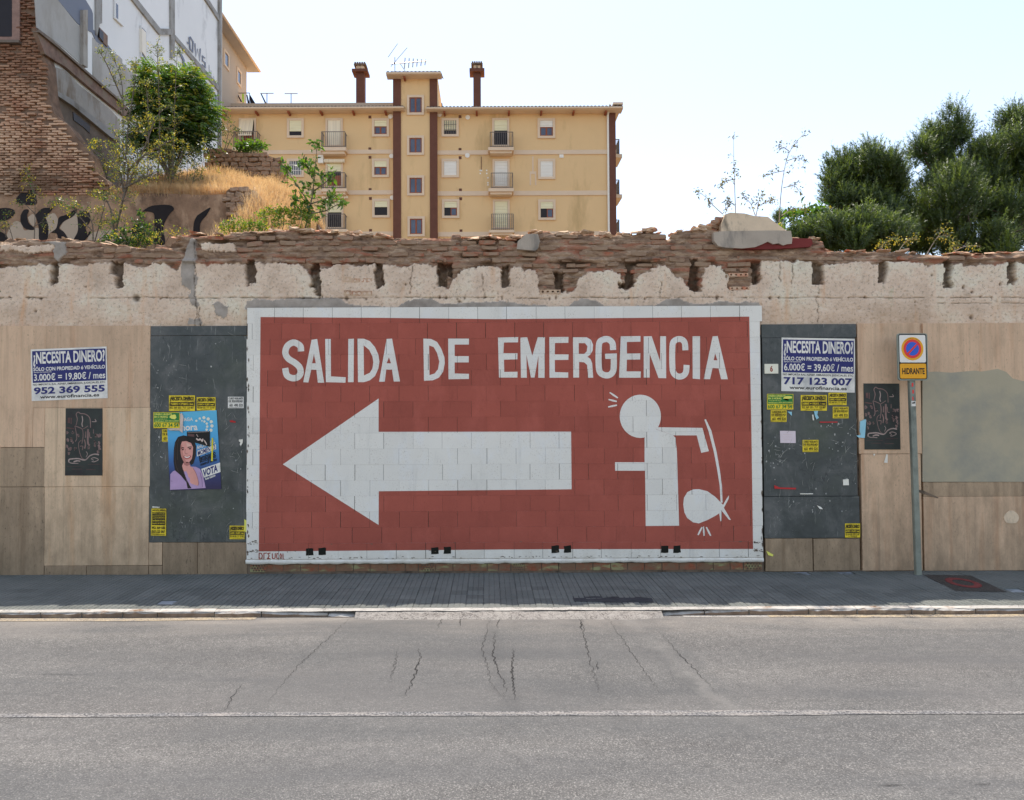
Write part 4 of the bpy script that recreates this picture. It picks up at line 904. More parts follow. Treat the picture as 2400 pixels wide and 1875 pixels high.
def artposter(corners, Y, label, seed):
    p = Poster('art_poster', corners, Y, P_dark, label, 'poster', 'tall black art posters', curl=.002); r = random.Random(seed)
    f = lambda x, y: ((x-120)/785, (y-150)/1415)
    def L(pts, w): return ([f(*q) for q in pts], w)
    p.strokes('line_drawing', [L([(345, 500), (370, 380), (345, 280), (385, 230), (440, 260), (530, 270), (610, 320), (645, 400), (650, 560)], .022), L([(320, 520), (400, 550), (480, 600), (495, 740), (470, 900)], .022),
        L([(320, 530), (345, 650), (360, 790), (330, 850)], .02), L([(480, 590), (540, 560), (600, 520)], .018), L([(600, 590), (595, 780), (605, 900), (640, 930)], .05), L([(550, 640), (545, 770)], .03), L([(630, 650), (640, 760), (680, 770)], .02),
        L([(520, 810), (545, 900), (530, 1000)], .03), L([(460, 820), (400, 890), (420, 1060), (470, 1190), (530, 1230)], .016), L([(715, 590), (715, 680)], .02), L([(430, 950), (490, 950), (480, 1030)], .022)], P_pink, 1)
    p.strokes('pale_drawing', [L([(470, 310), (485, 400), (470, 480), (485, 540)], .026), L([(680, 430), (770, 430), (745, 380)], .016), L([(200, 1290), (205, 1230), (270, 1215), (400, 1210), (540, 1240), (640, 1150), (740, 1115), (835, 1130)], .032),
        L([(210, 1290), (260, 1305), (400, 1310)], .02), L([(300, 1280), (370, 1255), (440, 1265)], .035), L([(680, 1270), (740, 1275), (820, 1230), (740, 1190), (670, 1210), (720, 1245)], .018), L([(560, 1060), (590, 1110), (560, 1180)], .014)], P_dimgrey, 2)
    sm = []
    for (cx, cy) in [(160, 660), (280, 660), (165, 820), (240, 790), (265, 860), (160, 950), (205, 1010), (235, 1000), (200, 1100), (770, 720), (810, 730), (860, 720), (745, 860), (760, 930), (835, 880), (835, 950), (850, 1000), (820, 1070), (400, 720), (330, 1000), (610, 980)]:
        for _k in range(3): sm.append(L([(cx+r.uniform(-34, 34), cy+r.uniform(-34, 0)), (cx+r.uniform(-30, 30), cy+r.uniform(-5, 30))], r.choice([.010, .014, .02])))
        sm.append(L([(cx-18+r.uniform(-8, 8), cy-30), (cx+r.uniform(-20, 20), cy), (cx-10+r.uniform(-14, 20), cy+34)], r.choice([.02, .03, .045])))
    p.strokes('small_figures', sm, P_pink, 1); p.strokes('dim_lines', [L([(160, 1370), (520, 1370)], .008), L([(600, 1330), (850, 1330)], .008), L([(190, 350), (190, 460)], .06), L([(240, 350), (240, 480)], .03), L([(140, 560), (300, 580)], .03), L([(260, 1430), (480, 1430)], .012), L([(560, 1440), (760, 1440)], .012)], P_pinkdark, 1)
artposter([cL(438, 560), cL(683, 560), cL(683, 1008), cL(433, 1008)], YP, 'tall black art poster on pale stone below the 3.000€ poster', 3)
artposter([cR(656, 410), cR(873, 411), cR(880, 810), cR(663, 810)], YP, 'tall black art poster between dark marble and the sign post', 4)
# election poster
e0 = Poster('election_poster', [cL(1111, 590), cL(1443, 572), cL(1475, 1098), cL(1133, 1107)], YD, P_blue, 'blue election poster of a smiling dark haired woman in lilac, VOTA at the right', 'poster', curl=.003)
def e(x, y):         # measured in a close view of the sheet
    a, b, c, d = (360, 265), (1195, 225), (1275, 1530), (418, 1560)
    v = (y-245)/1300; l = a[0]+(d[0]-a[0])*v; r = b[0]+(c[0]-b[0])*v; u = (x-l)/(r-l)
    yt = a[1]+(b[1]-a[1])*u; yb = d[1]+(c[1]-d[1])*u; return (u, min(.998, max(.002, (y-yt)/(yb-yt))))
E_ = lambda pts: [e(*q) for q in pts]
e0.shape('blouse', [E_([(420, 1550), (425, 1290), (470, 1240), (560, 1210), (640, 1180), (760, 1160), (850, 1165), (920, 1200), (960, 1290), (985, 1380), (1013, 1515), (800, 1530)])], P_lilac, 1)
e0.shape('neck', [E_([(640, 1060), (740, 1080), (760, 1160), (800, 1180), (850, 1280), (900, 1440), (880, 1480), (760, 1440), (700, 1400), (650, 1290), (610, 1170)])], P_skin, 2)
e0.shape('hair', [E_([(500, 1225), (478, 1080), (480, 900), (500, 760), (550, 670), (640, 642), (740, 660), (820, 720), (855, 830), (850, 980), (810, 1110), (770, 1140), (748, 1100), (640, 1100), (620, 1150), (650, 1270), (700, 1400), (780, 1520), (715, 1525), (690, 1420), (600, 1310)])], P_hair, 3)
e0.shape('face', [E_([(600, 800), (620, 745), (690, 738), (770, 770), (805, 840), (800, 940), (785, 1030), (740, 1090), (690, 1105), (640, 1070), (605, 990), (592, 900)])], P_skin, 4)
e0.shape('face_shade', [E_([(592, 900), (600, 800), (622, 790), (628, 900), (650, 1010), (690, 1080), (690, 1105), (640, 1070), (605, 990)])], P_skin3, 5); e0.shape('neck_shade', [E_([(645, 1075), (740, 1090), (752, 1130), (700, 1150), (655, 1130)])], P_skin2, 4)
e0.shape('face_light', [E_([(690, 760), (760, 790), (770, 830), (700, 830)])], P_skin4, 5)
e0.strokes('cloth_folds', [(E_([(470, 1330), (560, 1400), (590, 1520)]), .012), (E_([(440, 1400), (500, 1450), (520, 1540)]), .012), (E_([(920, 1260), (950, 1380), (960, 1500)]), .014), (E_([(640, 1420), (600, 1500)]), .012)], P_fold, 2)
e0.strokes('hair_strands', [(E_([(520, 760), (500, 900), (510, 1100), (560, 1250)]), .008), (E_([(560, 700), (540, 860), (545, 1050)]), .007), (E_([(820, 780), (835, 900), (815, 1050)]), .007), (E_([(640, 1220), (680, 1340), (740, 1460)]), .008)], P_strand, 4)
e0.strokes('features', [(E_([(605, 858), (630, 848), (655, 856)]), .018), (E_([(715, 846), (750, 835), (782, 838)]), .018), (E_([(618, 882), (634, 878), (650, 882)]), .024), (E_([(734, 868), (752, 864), (772, 868)]), .024)], P_hair, 5)
e0.strokes('nose', [(E_([(676, 870), (668, 930), (690, 950), (712, 944)]), .012)], P_skin2, 5)
e0.strokes('lips', [(E_([(650, 990), (700, 1022), (765, 985)]), .042)], P_lip, 5); e0.strokes('teeth', [(E_([(662, 993), (704, 1013), (752, 989)]), .018)], P_white, 6)
e0.strokes('neckline', [(E_([(805, 1190), (860, 1290), (895, 1430), (885, 1475)]), .010)], P_skin2, 3)
def dot(x, y, r, n=12): return [e(x+r*math.cos(2*math.pi*k/n), y+r*math.sin(2*math.pi*k/n)) for k in range(n)]
mbd = MB()
for x, y, r in [(858, 401, 19), (915, 364, 20), (984, 350, 26), (1055, 372, 27), (1107, 417, 27), (1118, 487, 27), (1102, 558, 27), (951, 402, 13), (993, 414, 19), (1032, 448, 20), (1039, 497, 20), (1030, 549, 20)]:
    d_ = dot(x, y, r); mbd.add([e0.P(u, v, 2) for u, v in d_], [tuple(range(len(d_)-1, -1, -1))])
mbd.build('dot_logo', P_cream, e0.t)
e0.text('AGA', *e(640, 350), *e(802, 402), P_white, 2, .03); e0.text('hora', *e(600, 455), *e(880, 556), P_white, 2, .03)
def et(str_, x0, y0, x1, y1, mat, sk=-.05, lay=3, b=.03): u0, v0 = e(x0, y0); u1, v1 = e(x1, y1); e0.text(str_, u0, v0, u1, v1, mat, lay, b, (sk, 0))
e0.shape('white_bar', [E_([(870, 900), (1185, 790), (1188, 870), (870, 995)])], P_white, 2); e0.shape('white_bar', [E_([(940, 1200), (1255, 1092), (1262, 1248), (982, 1345)])], P_white, 2)
et('AHORA ES EL', 862, 815, 1180, 868, P_white, -.075); et('MOMENTO', 880, 902, 1182, 972, P_navy, -.075, 3); et('feminismo', 898, 985, 1185, 1058, P_black, -.07); et('ecologismo', 912, 1040, 1195, 1112, P_black, -.065); et('nuestros barrios', 925, 1098, 1205, 1140, P_black, -.06)
et('VOTA', 965, 1215, 1222, 1325, P_navy, -.065, 3, .04); et('Rosa Galindo', 1005, 1345, 1180, 1380, P_white, -.045)
# small leaflet stuck over it
def lf(x, y): return (340+x/7.11, 930+y/7.11)
fl = Poster('black_leaflet', [lf(697, 578), lf(1078, 572), lf(1082, 835), lf(700, 725)], YD-.009, P_black, 'small black leaflet with white drawing stuck across the election poster', 'leaflet', curl=.001)
fl.strokes('drawing', [([(.42, .25), (.48, .45)], .02), ([(.4, .62), (.5, .7), (.58, .62), (.66, .72), (.7, .55)], .05), ([(.75, .65), (.82, .8), (.86, .92)], .04), ([(.03, .12), (.97, .03)], .008)], P_palegrey, 1)
fl.rect('print', .04, .25, .32, .5, P_pinkdark, 1, 2)
# torn paper scraps and strips
def scrap(name, pts, Y, mat, label, group=None, cat='paper scrap'):
    mb = MB(); c = K(*pts[0], Y); v = [K(x, y, Y-random.uniform(0, .012)) for x, y in pts]
    tr = tessellate_polygon([v]); n = len(v); F = []
    for t in tr:
        a, b, d = (v[i] for i in t)
        F.append(tuple(t) if (b-a).cross(d-a).y < 0 else (t[0], t[2], t[1]))
    mb.add(v+[Vector((p.x, Y+.0012, p.z)) for p in v], F+[(i, (i+1) % n, n+(i+1) % n, n+i) for i in range(n)])
    return mb.build(name, mat, None, label=label, cat=cat, group=group)
scrap('paper_scrap', [lf(585, 285), lf(612, 268), lf(640, 340), (lf(630, 420)), lf(622, 600), lf(570, 560), lf(480, 560), lf(420, 560), lf(365, 530), lf(580, 522)], YD-.012, P_palegrey, 'crumpled torn white paper beside the green and yellow sticker', None)
scrap('yellow_strip', [lf(1110, 685), lf(1130, 685), lf(1128, 900), lf(1126, 1072), lf(1102, 1070), lf(1106, 880)], YD-.010, P_yellowstrip, 'narrow yellow strip stuck upright on the election poster', None, 'paper strip')
def cB2(x, y): return (1780+x/5.688, 770+y/5.688)
for nm, cf, pts, mt, lb in [
    ('tape_strip', cL, [(1015, 1214), (1064, 1217), (1062, 1224), (1014, 1222)], P_tape, 'short white tape strip above the tall yellow sticker'),
    ('paper_scrap', cL, [(1592, 768), (1618, 766), (1616, 790), (1604, 812), (1598, 800), (1602, 786), (1592, 780)], P_tape, 'white curl of torn paper at the edge of the left dark marble'),
    ('paper_scrap', cL, [(1628, 1300), (1646, 1310), (1650, 1370), (1640, 1388), (1628, 1376)], P_lightyellow, 'pale yellow shred beside the lowest sticker near the mural'),
    ('red_scrap', cL, [(1530, 640), (1548, 640), (1572, 648), (1568, 656), (1534, 652)], P_redtape, 'tiny red and white scrap below the white sticker'),
    ('red_scrap', cR, [(115, 1026), (150, 1040), (248, 1042), (246, 1052), (118, 1048)], P_redtape, 'red torn strip low on the right dark marble'),
    ('red_scrap', cR, [(390, 641), (500, 641), (498, 647), (392, 648)], P_redtape, 'thin dull red strip under the two yellow stickers'),
    ('blue_scrap', cR, [(356, 578), (380, 576), (376, 600), (386, 618), (372, 628), (364, 610)], P_lightblue, 'pale blue torn scrap below the middle yellow loan sticker'),
    ('blue_scrap', cR, [(196, 580), (222, 582), (222, 606)], P_lightblue, 'small pale blue triangle beside the yellow course sticker'),
    ('blue_scrap', cR, [(636, 640), (668, 626), (672, 634), (664, 740), (628, 738), (612, 726), (640, 722), (634, 700)], P_lightblue, 'torn blue poster corner left of the black art poster'),
    ('paper_scrap', cR, [(272, 1076), (350, 1076), (350, 1081), (273, 1082)], P_tape, 'thin white tape on dark marble below the red strip'),
    ('paper_scrap', cR, [(374, 1148), (398, 1158), (410, 1172), (392, 1170)], P_tape, 'white flake at the centre of the lower right marble'),
    ('paper_scrap', cR, [(795, 838), (803, 840), (802, 891), (782, 890)], P_tape, 'white sliver on stone just under the right art poster'),
    ('paper_scrap', cR, [(716, 838), (727, 836), (721, 852)], P_tape, 'tiny white triangle on stone under the right art poster'),
    ('paper_scrap', cR, [(345, 600), (352, 598), (357, 632), (350, 634)], P_tape, 'thin white scrap beside the pale blue scrap'),
    ('small_label', cR, [(532, 992), (566, 990), (568, 1026), (534, 1027)], P_tape, 'small square white label on the right dark marble'),
    ('paper_scrap', cR, [(68, 1424), (110, 1446), (108, 1458), (80, 1450)], P_lightyellow, 'cream scrap low on the grimy stone right of the mural')]:
    scrap(nm, [cf(*p) for p in pts], (YD if nm != 'x' else YD)-.001, mt, lb, 'torn scraps of paper on the wall')
# scratches, paste and shreds of old paper on the dark marble
def residue(cf, areas, nfl, nsc, seed):
    r = random.Random(seed); m1 = MB(); m2 = MB(); Yq = -.0352
    for _ in range(nfl):
        ax, ay, bx_, by_ = r.choice(areas); x, y = r.gauss((ax+bx_)/2, (bx_-ax)/4), r.gauss((ay+by_)/2, (by_-ay)/4); n = r.randint(4, 7); rr = r.uniform(1.5, 8)
        pts = [(x+rr*r.uniform(.3, 1)*math.cos(6.283*k/n), y+rr*1.3*r.uniform(.3, 1)*math.sin(6.283*k/n)) for k in range(n)]
        Yk = Yq-.00012*_; P_ = [K(*cf(*p), Yk) for p in pts]; m1.add(P_, [tuple(range(n))])
    for _ in range(nsc):
        ax, ay, bx_, by_ = r.choice(areas); x, y = r.uniform(ax, bx_), r.uniform(ay, by_); a_ = r.choice([-1.0, -.8, -1.2, .2, 1.5])+r.gauss(0, .2); l = r.uniform(10, 60)
        q = stroke(curve([(x, y), (x+l*.5*math.cos(a_)+r.uniform(-3, 3), y+l*.5*math.sin(a_)+r.uniform(-3, 3)), (x+l*math.cos(a_), y+l*math.sin(a_))], 3), [.4, 1.2, 1.6, 1.5, 1.2, .9, .3])
        for p in q: m2.add([K(*cf(v.x, v.y), Yq-.00012*(_+nfl)) for v in p], [(0, 1, 2, 3)])
    m1.build('paper_residue', P_residue, wall, kind='stuff'); m2.build('scratches', P_scr, wall, kind='stuff')
P_residue = simple('paste and paper residue', sh((150, 156, 158)), .25, 25, .7, dirt=((92, 100, 102), 30, .45, .6, None)); P_scr = simple('pale scratch', sh((132, 138, 138)), .3, 30)
residue(cR, [(60, 780, 170, 960), (60, 740, 330, 900), (420, 620, 620, 860), (150, 560, 620, 1000), (100, 1000, 600, 1240)], 70, 60, 5)
residue(cL, [(1010, 420, 1110, 1000), (1480, 560, 1640, 1100), (1010, 1080, 1640, 1440), (1020, 20, 1640, 460)], 26, 70, 6)
sh_ = Poster('blank_sheet', [cR(150, 697), cR(244, 698), cR(246, 771), cR(152, 770)], YD, P_sheet, 'faded blank white sheet on the right dark marble', 'sheet', curl=.003)
sh_.strokes('faint_lines', [([(.2, .3), (.8, .32)], .015), ([(.15, .5), (.75, .5)], .012), ([(.2, .68), (.6, .7)], .012)], P_palegrey, 1)
def loan(cf, q, price, label, Y=YD):
    p = Poster('loan_sticker', [cf(q[0], q[1]), cf(q[2], q[1]), cf(q[2], q[3]), cf(q[0], q[3])], Y, P_yellow, label, 'sticker', 'small yellow loan stickers', curl=.001)
    p.text('¿NECESITA DINERO?', .04, .07, .96, .40, P_black, bold=.05); p.rect('black_bar', .03, .43, .97, .68, P_black); p.text(price, .06, .47, .94, .64, P_yellow, bold=.04)
    p.text('952 369 555 / 717 123 007', .04, .71, .96, .86, P_black, bold=.02); p.text('www.eurofinancia.es', .2, .89, .8, .95, P_black)
loan(cL, (1126, 474, 1299, 578), '70.000€ = 379,80€ / mes', 'yellow loan sticker directly above the blue election poster')
loan(cL, (1311, 486, 1436, 574), '2.000€ = 13,20€ / mes*', 'faded yellow loan sticker above the right corner of the election poster')
loan(cL, (1530, 1342, 1629, 1432), '6.000€ = 39,60€ / mes', 'yellow loan sticker at the bottom right of the left marble')
loan(cR, (276, 480, 434, 575), '3.000€ = 19,80€ / mes', 'yellow loan sticker below the middle of the 6.000€ poster')
loan(cR, (444, 466, 553, 541), '2.000€ = 13,20€ / mes*', 'faded yellow loan sticker tucked under the right end of the 6.000€ poster')
loan(cR, (544, 1258, 635, 1343), '6.000€ = 39,60€ / mes', 'yellow loan sticker at the bottom right of the right marble')
def urgent(cf, q, label, Y):
    p = Poster('cash_sticker', [cf(q[0], q[1]), cf(q[2], q[1]+1), cf(q[2], q[3]), cf(q[0], q[3])], Y, P_yellow, label, 'sticker', 'green and yellow cash stickers', curl=.001)
    p.rect('green_field', .02, .03, .98, .64, P_green); p.text('DINERO URGENTE', .04, .07, .70, .19, P_lightyellow, bold=.03); p.text('EN 3 HORAS.', .04, .23, .56, .35, P_lightyellow, bold=.03)
    p.text('con la garantía de su', .06, .40, .52, .47, P_lightyellow); p.text('VEHÍCULO', .04, .51, .40, .60, P_lightyellow, bold=.03); p.text('¡SIGA CIRCULANDO!', .43, .51, .96, .60, P_lightyellow, bold=.03)
    p.shape('car_emblem', [[(.60, .30), (.66, .18), (.76, .12), (.90, .12), (.95, .18), (.94, .32), (.86, .44), (.80, .44), (.68, .40)]], P_lightyellow); p.text('600 67 34 54', .03, .68, .95, .94, P_green, bold=.02)
urgent(cL, (1023, 586, 1198, 692), 'green and yellow cash sticker overlapping the election poster', YD-.012)
urgent(cR, (72, 473, 231, 568), 'green and yellow cash sticker below the house number', YD)
def course(cf, q, label, mat=None, Y=YD):
    p = Poster('course_sticker', [cf(q[0], q[1]), cf(q[2], q[1]), cf(q[2], q[3]), cf(q[0], q[3])], Y, mat or P_yellow, label, 'sticker', 'security course stickers', curl=.001)
    p.text('CURSO VIGILANTE', .05, .06, .95, .24, P_black, bold=.03); p.text('DE SEGURIDAD', .05, .29, .95, .48, P_black, bold=.03); p.rect('line', .05, .53, .9, .55, P_black, 1, 2); p.text('651 493 525', .10, .62, .95, .86, P_black, bold=.03); p.rect('line', .05, .91, .95, .94, P_black, 1, 2)
course(cL, (1519, 483, 1624, 559), 'white security course sticker near the mural edge', P_white)
course(cL, (1080, 700, 1180, 782), 'yellow security course sticker half hidden behind the election poster', None, YD+.003)
course(cR, (94, 572, 190, 643), 'yellow security course sticker under the green cash sticker')
course(cR, (470, 551, 565, 621), 'yellow security course sticker under the faded loan sticker')
course(cR, (287, 752, 383, 825), 'torn yellow security course sticker right of the blank sheet')
tl = Poster('tall_sticker', [cL(1010, 1228), cL(1108, 1229), cL(1106, 1410), cL(1005, 1408)], YD, P_yellow, 'tall yellow loan sticker with black bars at the lower left marble edge', 'sticker', curl=.001)
tl.text('¿NECESITA DINERO?', .05, .03, .95, .11, P_black, bold=.03)
for k, tx in enumerate(['Préstamos personales', 'Préstamos hipotecarios', 'Reunificación de deudas', 'Empeño de vehículos']):
    tl.rect('black_bar', .05, .14+k*.12, .95, .25+k*.12, P_black, 1, 2); tl.text(tx, .08, .17+k*.12, .92, .22+k*.12, P_yellow, 2, .02)
tl.text('952 369 555', .06, .66, .94, .76, P_black, bold=.04); tl.text('717 123 007', .06, .80, .94, .90, P_black, bold=.04); tl.text('www.eurofinancia.es', .1, .93, .9, .97, P_black)
# house number
hn = thing('house_number', 'cream house number plate with a rusty brown 6', 'number plate', tuple(K(*cR(98, 320), -.05)))
a, b = K(*cR(57, 292), -.05), K(*cR(140, 350), -.05)
mb = MB(); mb.box(a.x, b.x, -.052, -.034, b.z, a.z); mb.build('plate', P_cream, hn)
V, F = text_shape('6', .03); a, b = K(*cR(90, 303), -.0525), K(*cR(107, 339), -.0525)
MB().add([(a.x+(b.x-a.x)*x, -.0532, b.z+(a.z-b.z)*y) for x, y in V], F).build('numeral', P_rust, hn)

# ------------------------------------------------------------------ hydrant sign on its post
M_galv = simple('galvanised steel', sh((104, 114, 112)), .18, 5, .5, .4, .25, bump=.1, dirt=((84, 88, 80), 6, .5, .7, (1, 1, .4)))
M_signback = simple('grey sign rim', sh((112, 124, 122)), .05, 5, .45); S_white = flat('sign white', (204, 202, 200), .3, .02); S_org = flat('sign orange', (206, 138, 22), .35, .03); S_red = flat('sign red', (180, 48, 46), .35, .03); S_blue = flat('sign blue', (40, 78, 176), .35, .03); S_blk = flat('sign black', (22, 20, 18), .4)
def cS(x, y): return (2080+x/7.758, 760+y/7.758)
YS = -.30
base = KZ(2152, 1334, 0); base.y = -.28; base = K(2152, 1335, -.28)
sg = thing('hydrant_sign', 'no parking sign over an orange HIDRANTE plate on a leaning grey steel post', 'road sign', (base.x, -.28, 0))
top = K(2133, 800, -.28); bot = Vector((base.x, -.28, pz(-.28)-.02))
mb = MB(); w, d_ = .040, .028
mb.add([(p.x+sx*w, p.y+sy*d_, p.z) for p in (bot, top) for sx, sy in ((-1, -.6), (-.85, -1), (.85, -1), (1, -.6), (1, 1), (-1, 1))], [(0, 1, 7, 6), (1, 2, 8, 7), (2, 3, 9, 8), (3, 4, 10, 9), (4, 5, 11, 10), (5, 0, 6, 11), (6, 7, 8, 9, 10, 11)])
mb.build('post', M_galv, sg)
def rrect(x0, y0, x1, y1, r, n=5):
    o = []
    for cx, cy, a0 in ((x1-r, y0+r, -90), (x1-r, y1-r, 0), (x0+r, y1-r, 90), (x0+r, y0+r, 180)):
        for k in range(n+1): a_ = math.radians(a0+90*k/n); o.append((cx+r*math.cos(a_), cy+r*math.sin(a_)))
    return o
def lean(x, y): return (x+(y-590)*.026, y)
def S(pts, lay): return [K(*cS(*lean(*p)), YS-.0012*lay-.030) for p in pts]
def plate(name, pts, mat, lay, th=.001, holes=()):
    return MB().prism(S(pts, lay), (0, th, 0), 0, [S(h, lay) for h in holes]).build(name, mat, sg)
plate('sign_box', rrect(192, 165, 734, 1020, 44), M_signback, 0, .032); plate('black_border', rrect(208, 176, 716, 1000, 38), S_blk, 1)
plate('white_face', rrect(222, 195, 698, 694, 26), S_white, 2); plate('orange_face', rrect(222, 716, 698, 985, 22), S_org, 2)
def circ(r, n=40, cx=458, cy=445): return [(cx+r*math.cos(2*math.pi*k/n), cy+r*1.06*math.sin(2*math.pi*k/n)) for k in range(n)]
plate('orange_ring', circ(200), S_org, 3); plate('red_ring', circ(162), S_red, 4); plate('blue_disc', circ(118), S_blue, 5)
plate('red_bar', [(363, 522), (532, 352), (554, 372), (390, 546)], S_red, 6)
V, F = text_shape('HIDRANTE', .03); MB().add([S([(262+408*x, 908-112*y)], 3)[0] for x, y in V], F).build('lettering', S_blk, sg)
V, F = text_shape('AVISAMOS GRÚA', .01)
mb = MB(); mb.add([S([(458+(176+12*y)*math.sin((x-.5)*1.7), 445-(176+12*y)*1.06*math.cos((x-.5)*1.7))], 5)[0] for x, y in V], F); mb.build('ring_lettering', S_blk, sg)
def PS(px, py, dx_=0): q = K(2080+px/7.758, 760+py/7.758, -.309); return q
for (x, y, t_) in [(455, 1100, '1'), (465, 1225, '1'), (465, 1350, 'R')]:
    V, F = text_shape(t_, .03); MB().add([PS(x-14+30*a_, y+34-68*b_) for a_, b_ in V], F).build('red_mark', S_red, sg)
MB().prism([PS(435, 1396), PS(514, 1396), PS(514, 1490), PS(435, 1490)], (0, .001, 0)).build('small_sticker', P_white, sg)
MB().prism([PS(448+0, 1425)-Vector((0, .001, 0)), PS(500, 1408)-Vector((0, .001, 0)), PS(500, 1440)-Vector((0, .001, 0)), PS(450, 1445)-Vector((0, .001, 0))], (0, .0006, 0)).build('emblem', P_black, sg)

# ------------------------------------------------------------------ access cover in the pavement
M_iron = simple('dark iron cover', (.045, .042, .038), .25, 20, .6, .4, bump=.6, bs=120); M_ringred = simple('faded red paint ring', (.20, .045, .04), .25, 15, .8)
cc_ = KZ(2262, 1366, -.03); cv = thing('access_cover', 'rectangular dark metal cover with a faded red ring in the pavement', 'cover', tuple(cc_))
q = [KZ(x, y, -.028) for x, y in [(2163, 1347), (2274, 1348.5), (2360, 1384), (2241, 1382)]]
q = [Vector((v.x, v.y, pz(v.y)+.0065)) for v in q]
MB().prism(q, (0, 0, -.03)).build('plate', M_iron, cv)
ctr = sum(q, Vector())/4; u_ = (q[1]-q[0]+q[2]-q[3])/4; v_ = (q[3]-q[0]+q[2]-q[1])/4
def rg(k_): return [ctr+u_*(k_*.62*math.cos(a_))+v_*(k_*.62*math.sin(a_))+Vector((0, 0, .004)) for a_ in [2*math.pi*i/28 for i in range(28)]]
MB().prism(rg(1.0), (0, 0, -.003), 0, [rg(.60)]).build('painted_ring', M_ringred, cv)
mb = MB()
for i in range(9):
    for j in range(9):
        p = ctr+u_*((i-4)*.21)+v_*((j-4)*.21); mb.add([p+Vector((-.012, -.012, .0005)), p+Vector((.012, -.012, .0005)), p+Vector((.012, .012, .0005)), p+Vector((-.012, .012, .0005)), p+Vector((0, 0, .0035))], [(0, 1, 4), (1, 2, 4), (2, 3, 4), (3, 0, 4)])
mb.build('tread_studs', M_iron, cv, kind='stuff')

# ================================================================== yellow apartment building
YB = 44.0
A_wall = simple('ochre render', sh((204, 182, 144), .95), .03, .5, .9, bump=.1, dirt=((180, 148, 98), .35, .52, .8, (1.5, 1, .4)))
A_peach = simple('peach render', (.55, .42, .30), .03, .5, .9, bump=.1); A_trim = simple('cream trim', sh((196, 184, 168), 1.0), .04, 1); A_brown = simple('dark brown tile pier', sh((84, 58, 50)), .1, 2.5)
A_tile = simple('clay roof tile', (.20, .14, .10), .3, 3, rand=.1); A_glass = simple('dark window glass', sh((58, 66, 84)), .25, 1.2, .08, .6, bump=0); A_wood = simple('varnished brown wood', sh((118, 70, 52)), .12, 3)
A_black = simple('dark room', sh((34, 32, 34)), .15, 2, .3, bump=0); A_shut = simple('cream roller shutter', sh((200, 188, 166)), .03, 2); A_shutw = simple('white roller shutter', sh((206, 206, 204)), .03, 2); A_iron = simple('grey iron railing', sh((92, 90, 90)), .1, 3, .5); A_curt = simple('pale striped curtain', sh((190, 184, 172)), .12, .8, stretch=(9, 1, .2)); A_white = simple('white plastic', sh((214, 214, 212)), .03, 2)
def BP(cf, x, y, Y=YB): p = K(*cf(x, y), Y); return p.x, p.z
apt = thing('apartment_building', 'ochre four storey apartment block with brown piers, chimneys and small balconies', 'building', (-2, YB, -.3))
xl, zt = BP(idn, 505, 258); xr, _ = BP(idn, 1441, 258)
DEEP = 11
MB().box(xl-14, xr, YB, YB+DEEP, -.3, zt).build('wall', A_wall, apt)
# tower
tx0, tz = BP(idn, 922, 172); tx1, _ = BP(idn, 1024.5, 172)
MB().box(tx0, tx1, YB-.30, YB+5.5, -.3, tz).build('stair_tower', A_wall, apt)
for a, b in ((922, 939), (1008, 1024.6)):
    x0, _ = BP(idn, a, 300, YB-.3); x1, _ = BP(idn, b, 300, YB-.3); MB().box(x0-.02, x1+.02, YB-.38, YB-.26, -.3, tz-.03).build('pier', A_brown, apt)
x0, _ = BP(idn, 1426, 400); x1, _ = BP(idn, 1441.6, 400); MB().box(x0, x1+.05, YB-.12, YB+.5, -.3, zt-.05).build('pier', A_brown, apt)
MB().box(tx1-.1, tx1+.06, YB+5.2, YB+5.6, zt, tz).build('pier', A_brown, apt)
def eave(px0, px1, py, Y0, Y1, over=.75, side0=0, side1=.5):
    x0, z = BP(idn, px0, py, Y0-over); x1, _ = BP(idn, px1, py, Y0-over)
    mb = MB(); mb.box(x0, x1, Y0-over, Y0+.05, z-.12, z-.02); mb.build('soffit', A_trim, apt)
    g = MB(); g.tube([(x0, Y0-over-.06, z-.02), (x1, Y0-over-.06, z-.02)], .075, 8); g.build('gutter', A_trim, apt)
    n = int((x1-x0)/.26); V = []; F = []; slope = .30; ln = (Y1-Y0+over)/2
    for i in range(n*6+1):
        x = x0+(x1-x0)*i/(n*6); h = .07*abs(math.sin(math.pi*i/6))
        V += [(x, Y0-over-.10, z+.05+h), (x, Y0-over+ln, z+.05+h+ln*slope), (x, Y0-over-.10, z+.0)]
    for i in range(n*6):
        a = i*3; F += [(a, a+3, a+4, a+1), (a+2, a+5, a+3, a)]
    npmesh('roof_tiles', V, F, A_tile, apt, kind='stuff')
    xs_ = x0+1.2
    while xs_ < x1-.5: MB().box(xs_, xs_+.13, Y0-over+.1, Y0-.02, z-.28, z-.16).build('bracket', A_wood, apt); xs_ += 2.3
    return x0, x1, z
eave(480, 947, 254, YB, YB+DEEP); eave(999, 1460, 254, YB, YB+5)
x0, z = BP(idn, 905, 171, YB-1); x1, _ = BP(idn, 1035, 171, YB-1)
eave(905, 1034, 172, YB-.3, YB+5.5, .7)
# roof terrace parapet and laundry posts
x0, z0 = BP(idn, 532, 246, YB+3.5); x1, _ = BP(idn, 925, 246, YB+3.5); MB().box(x0, x1, YB+3.2, YB+3.5, zt, z0).build('parapet', A_peach, apt)
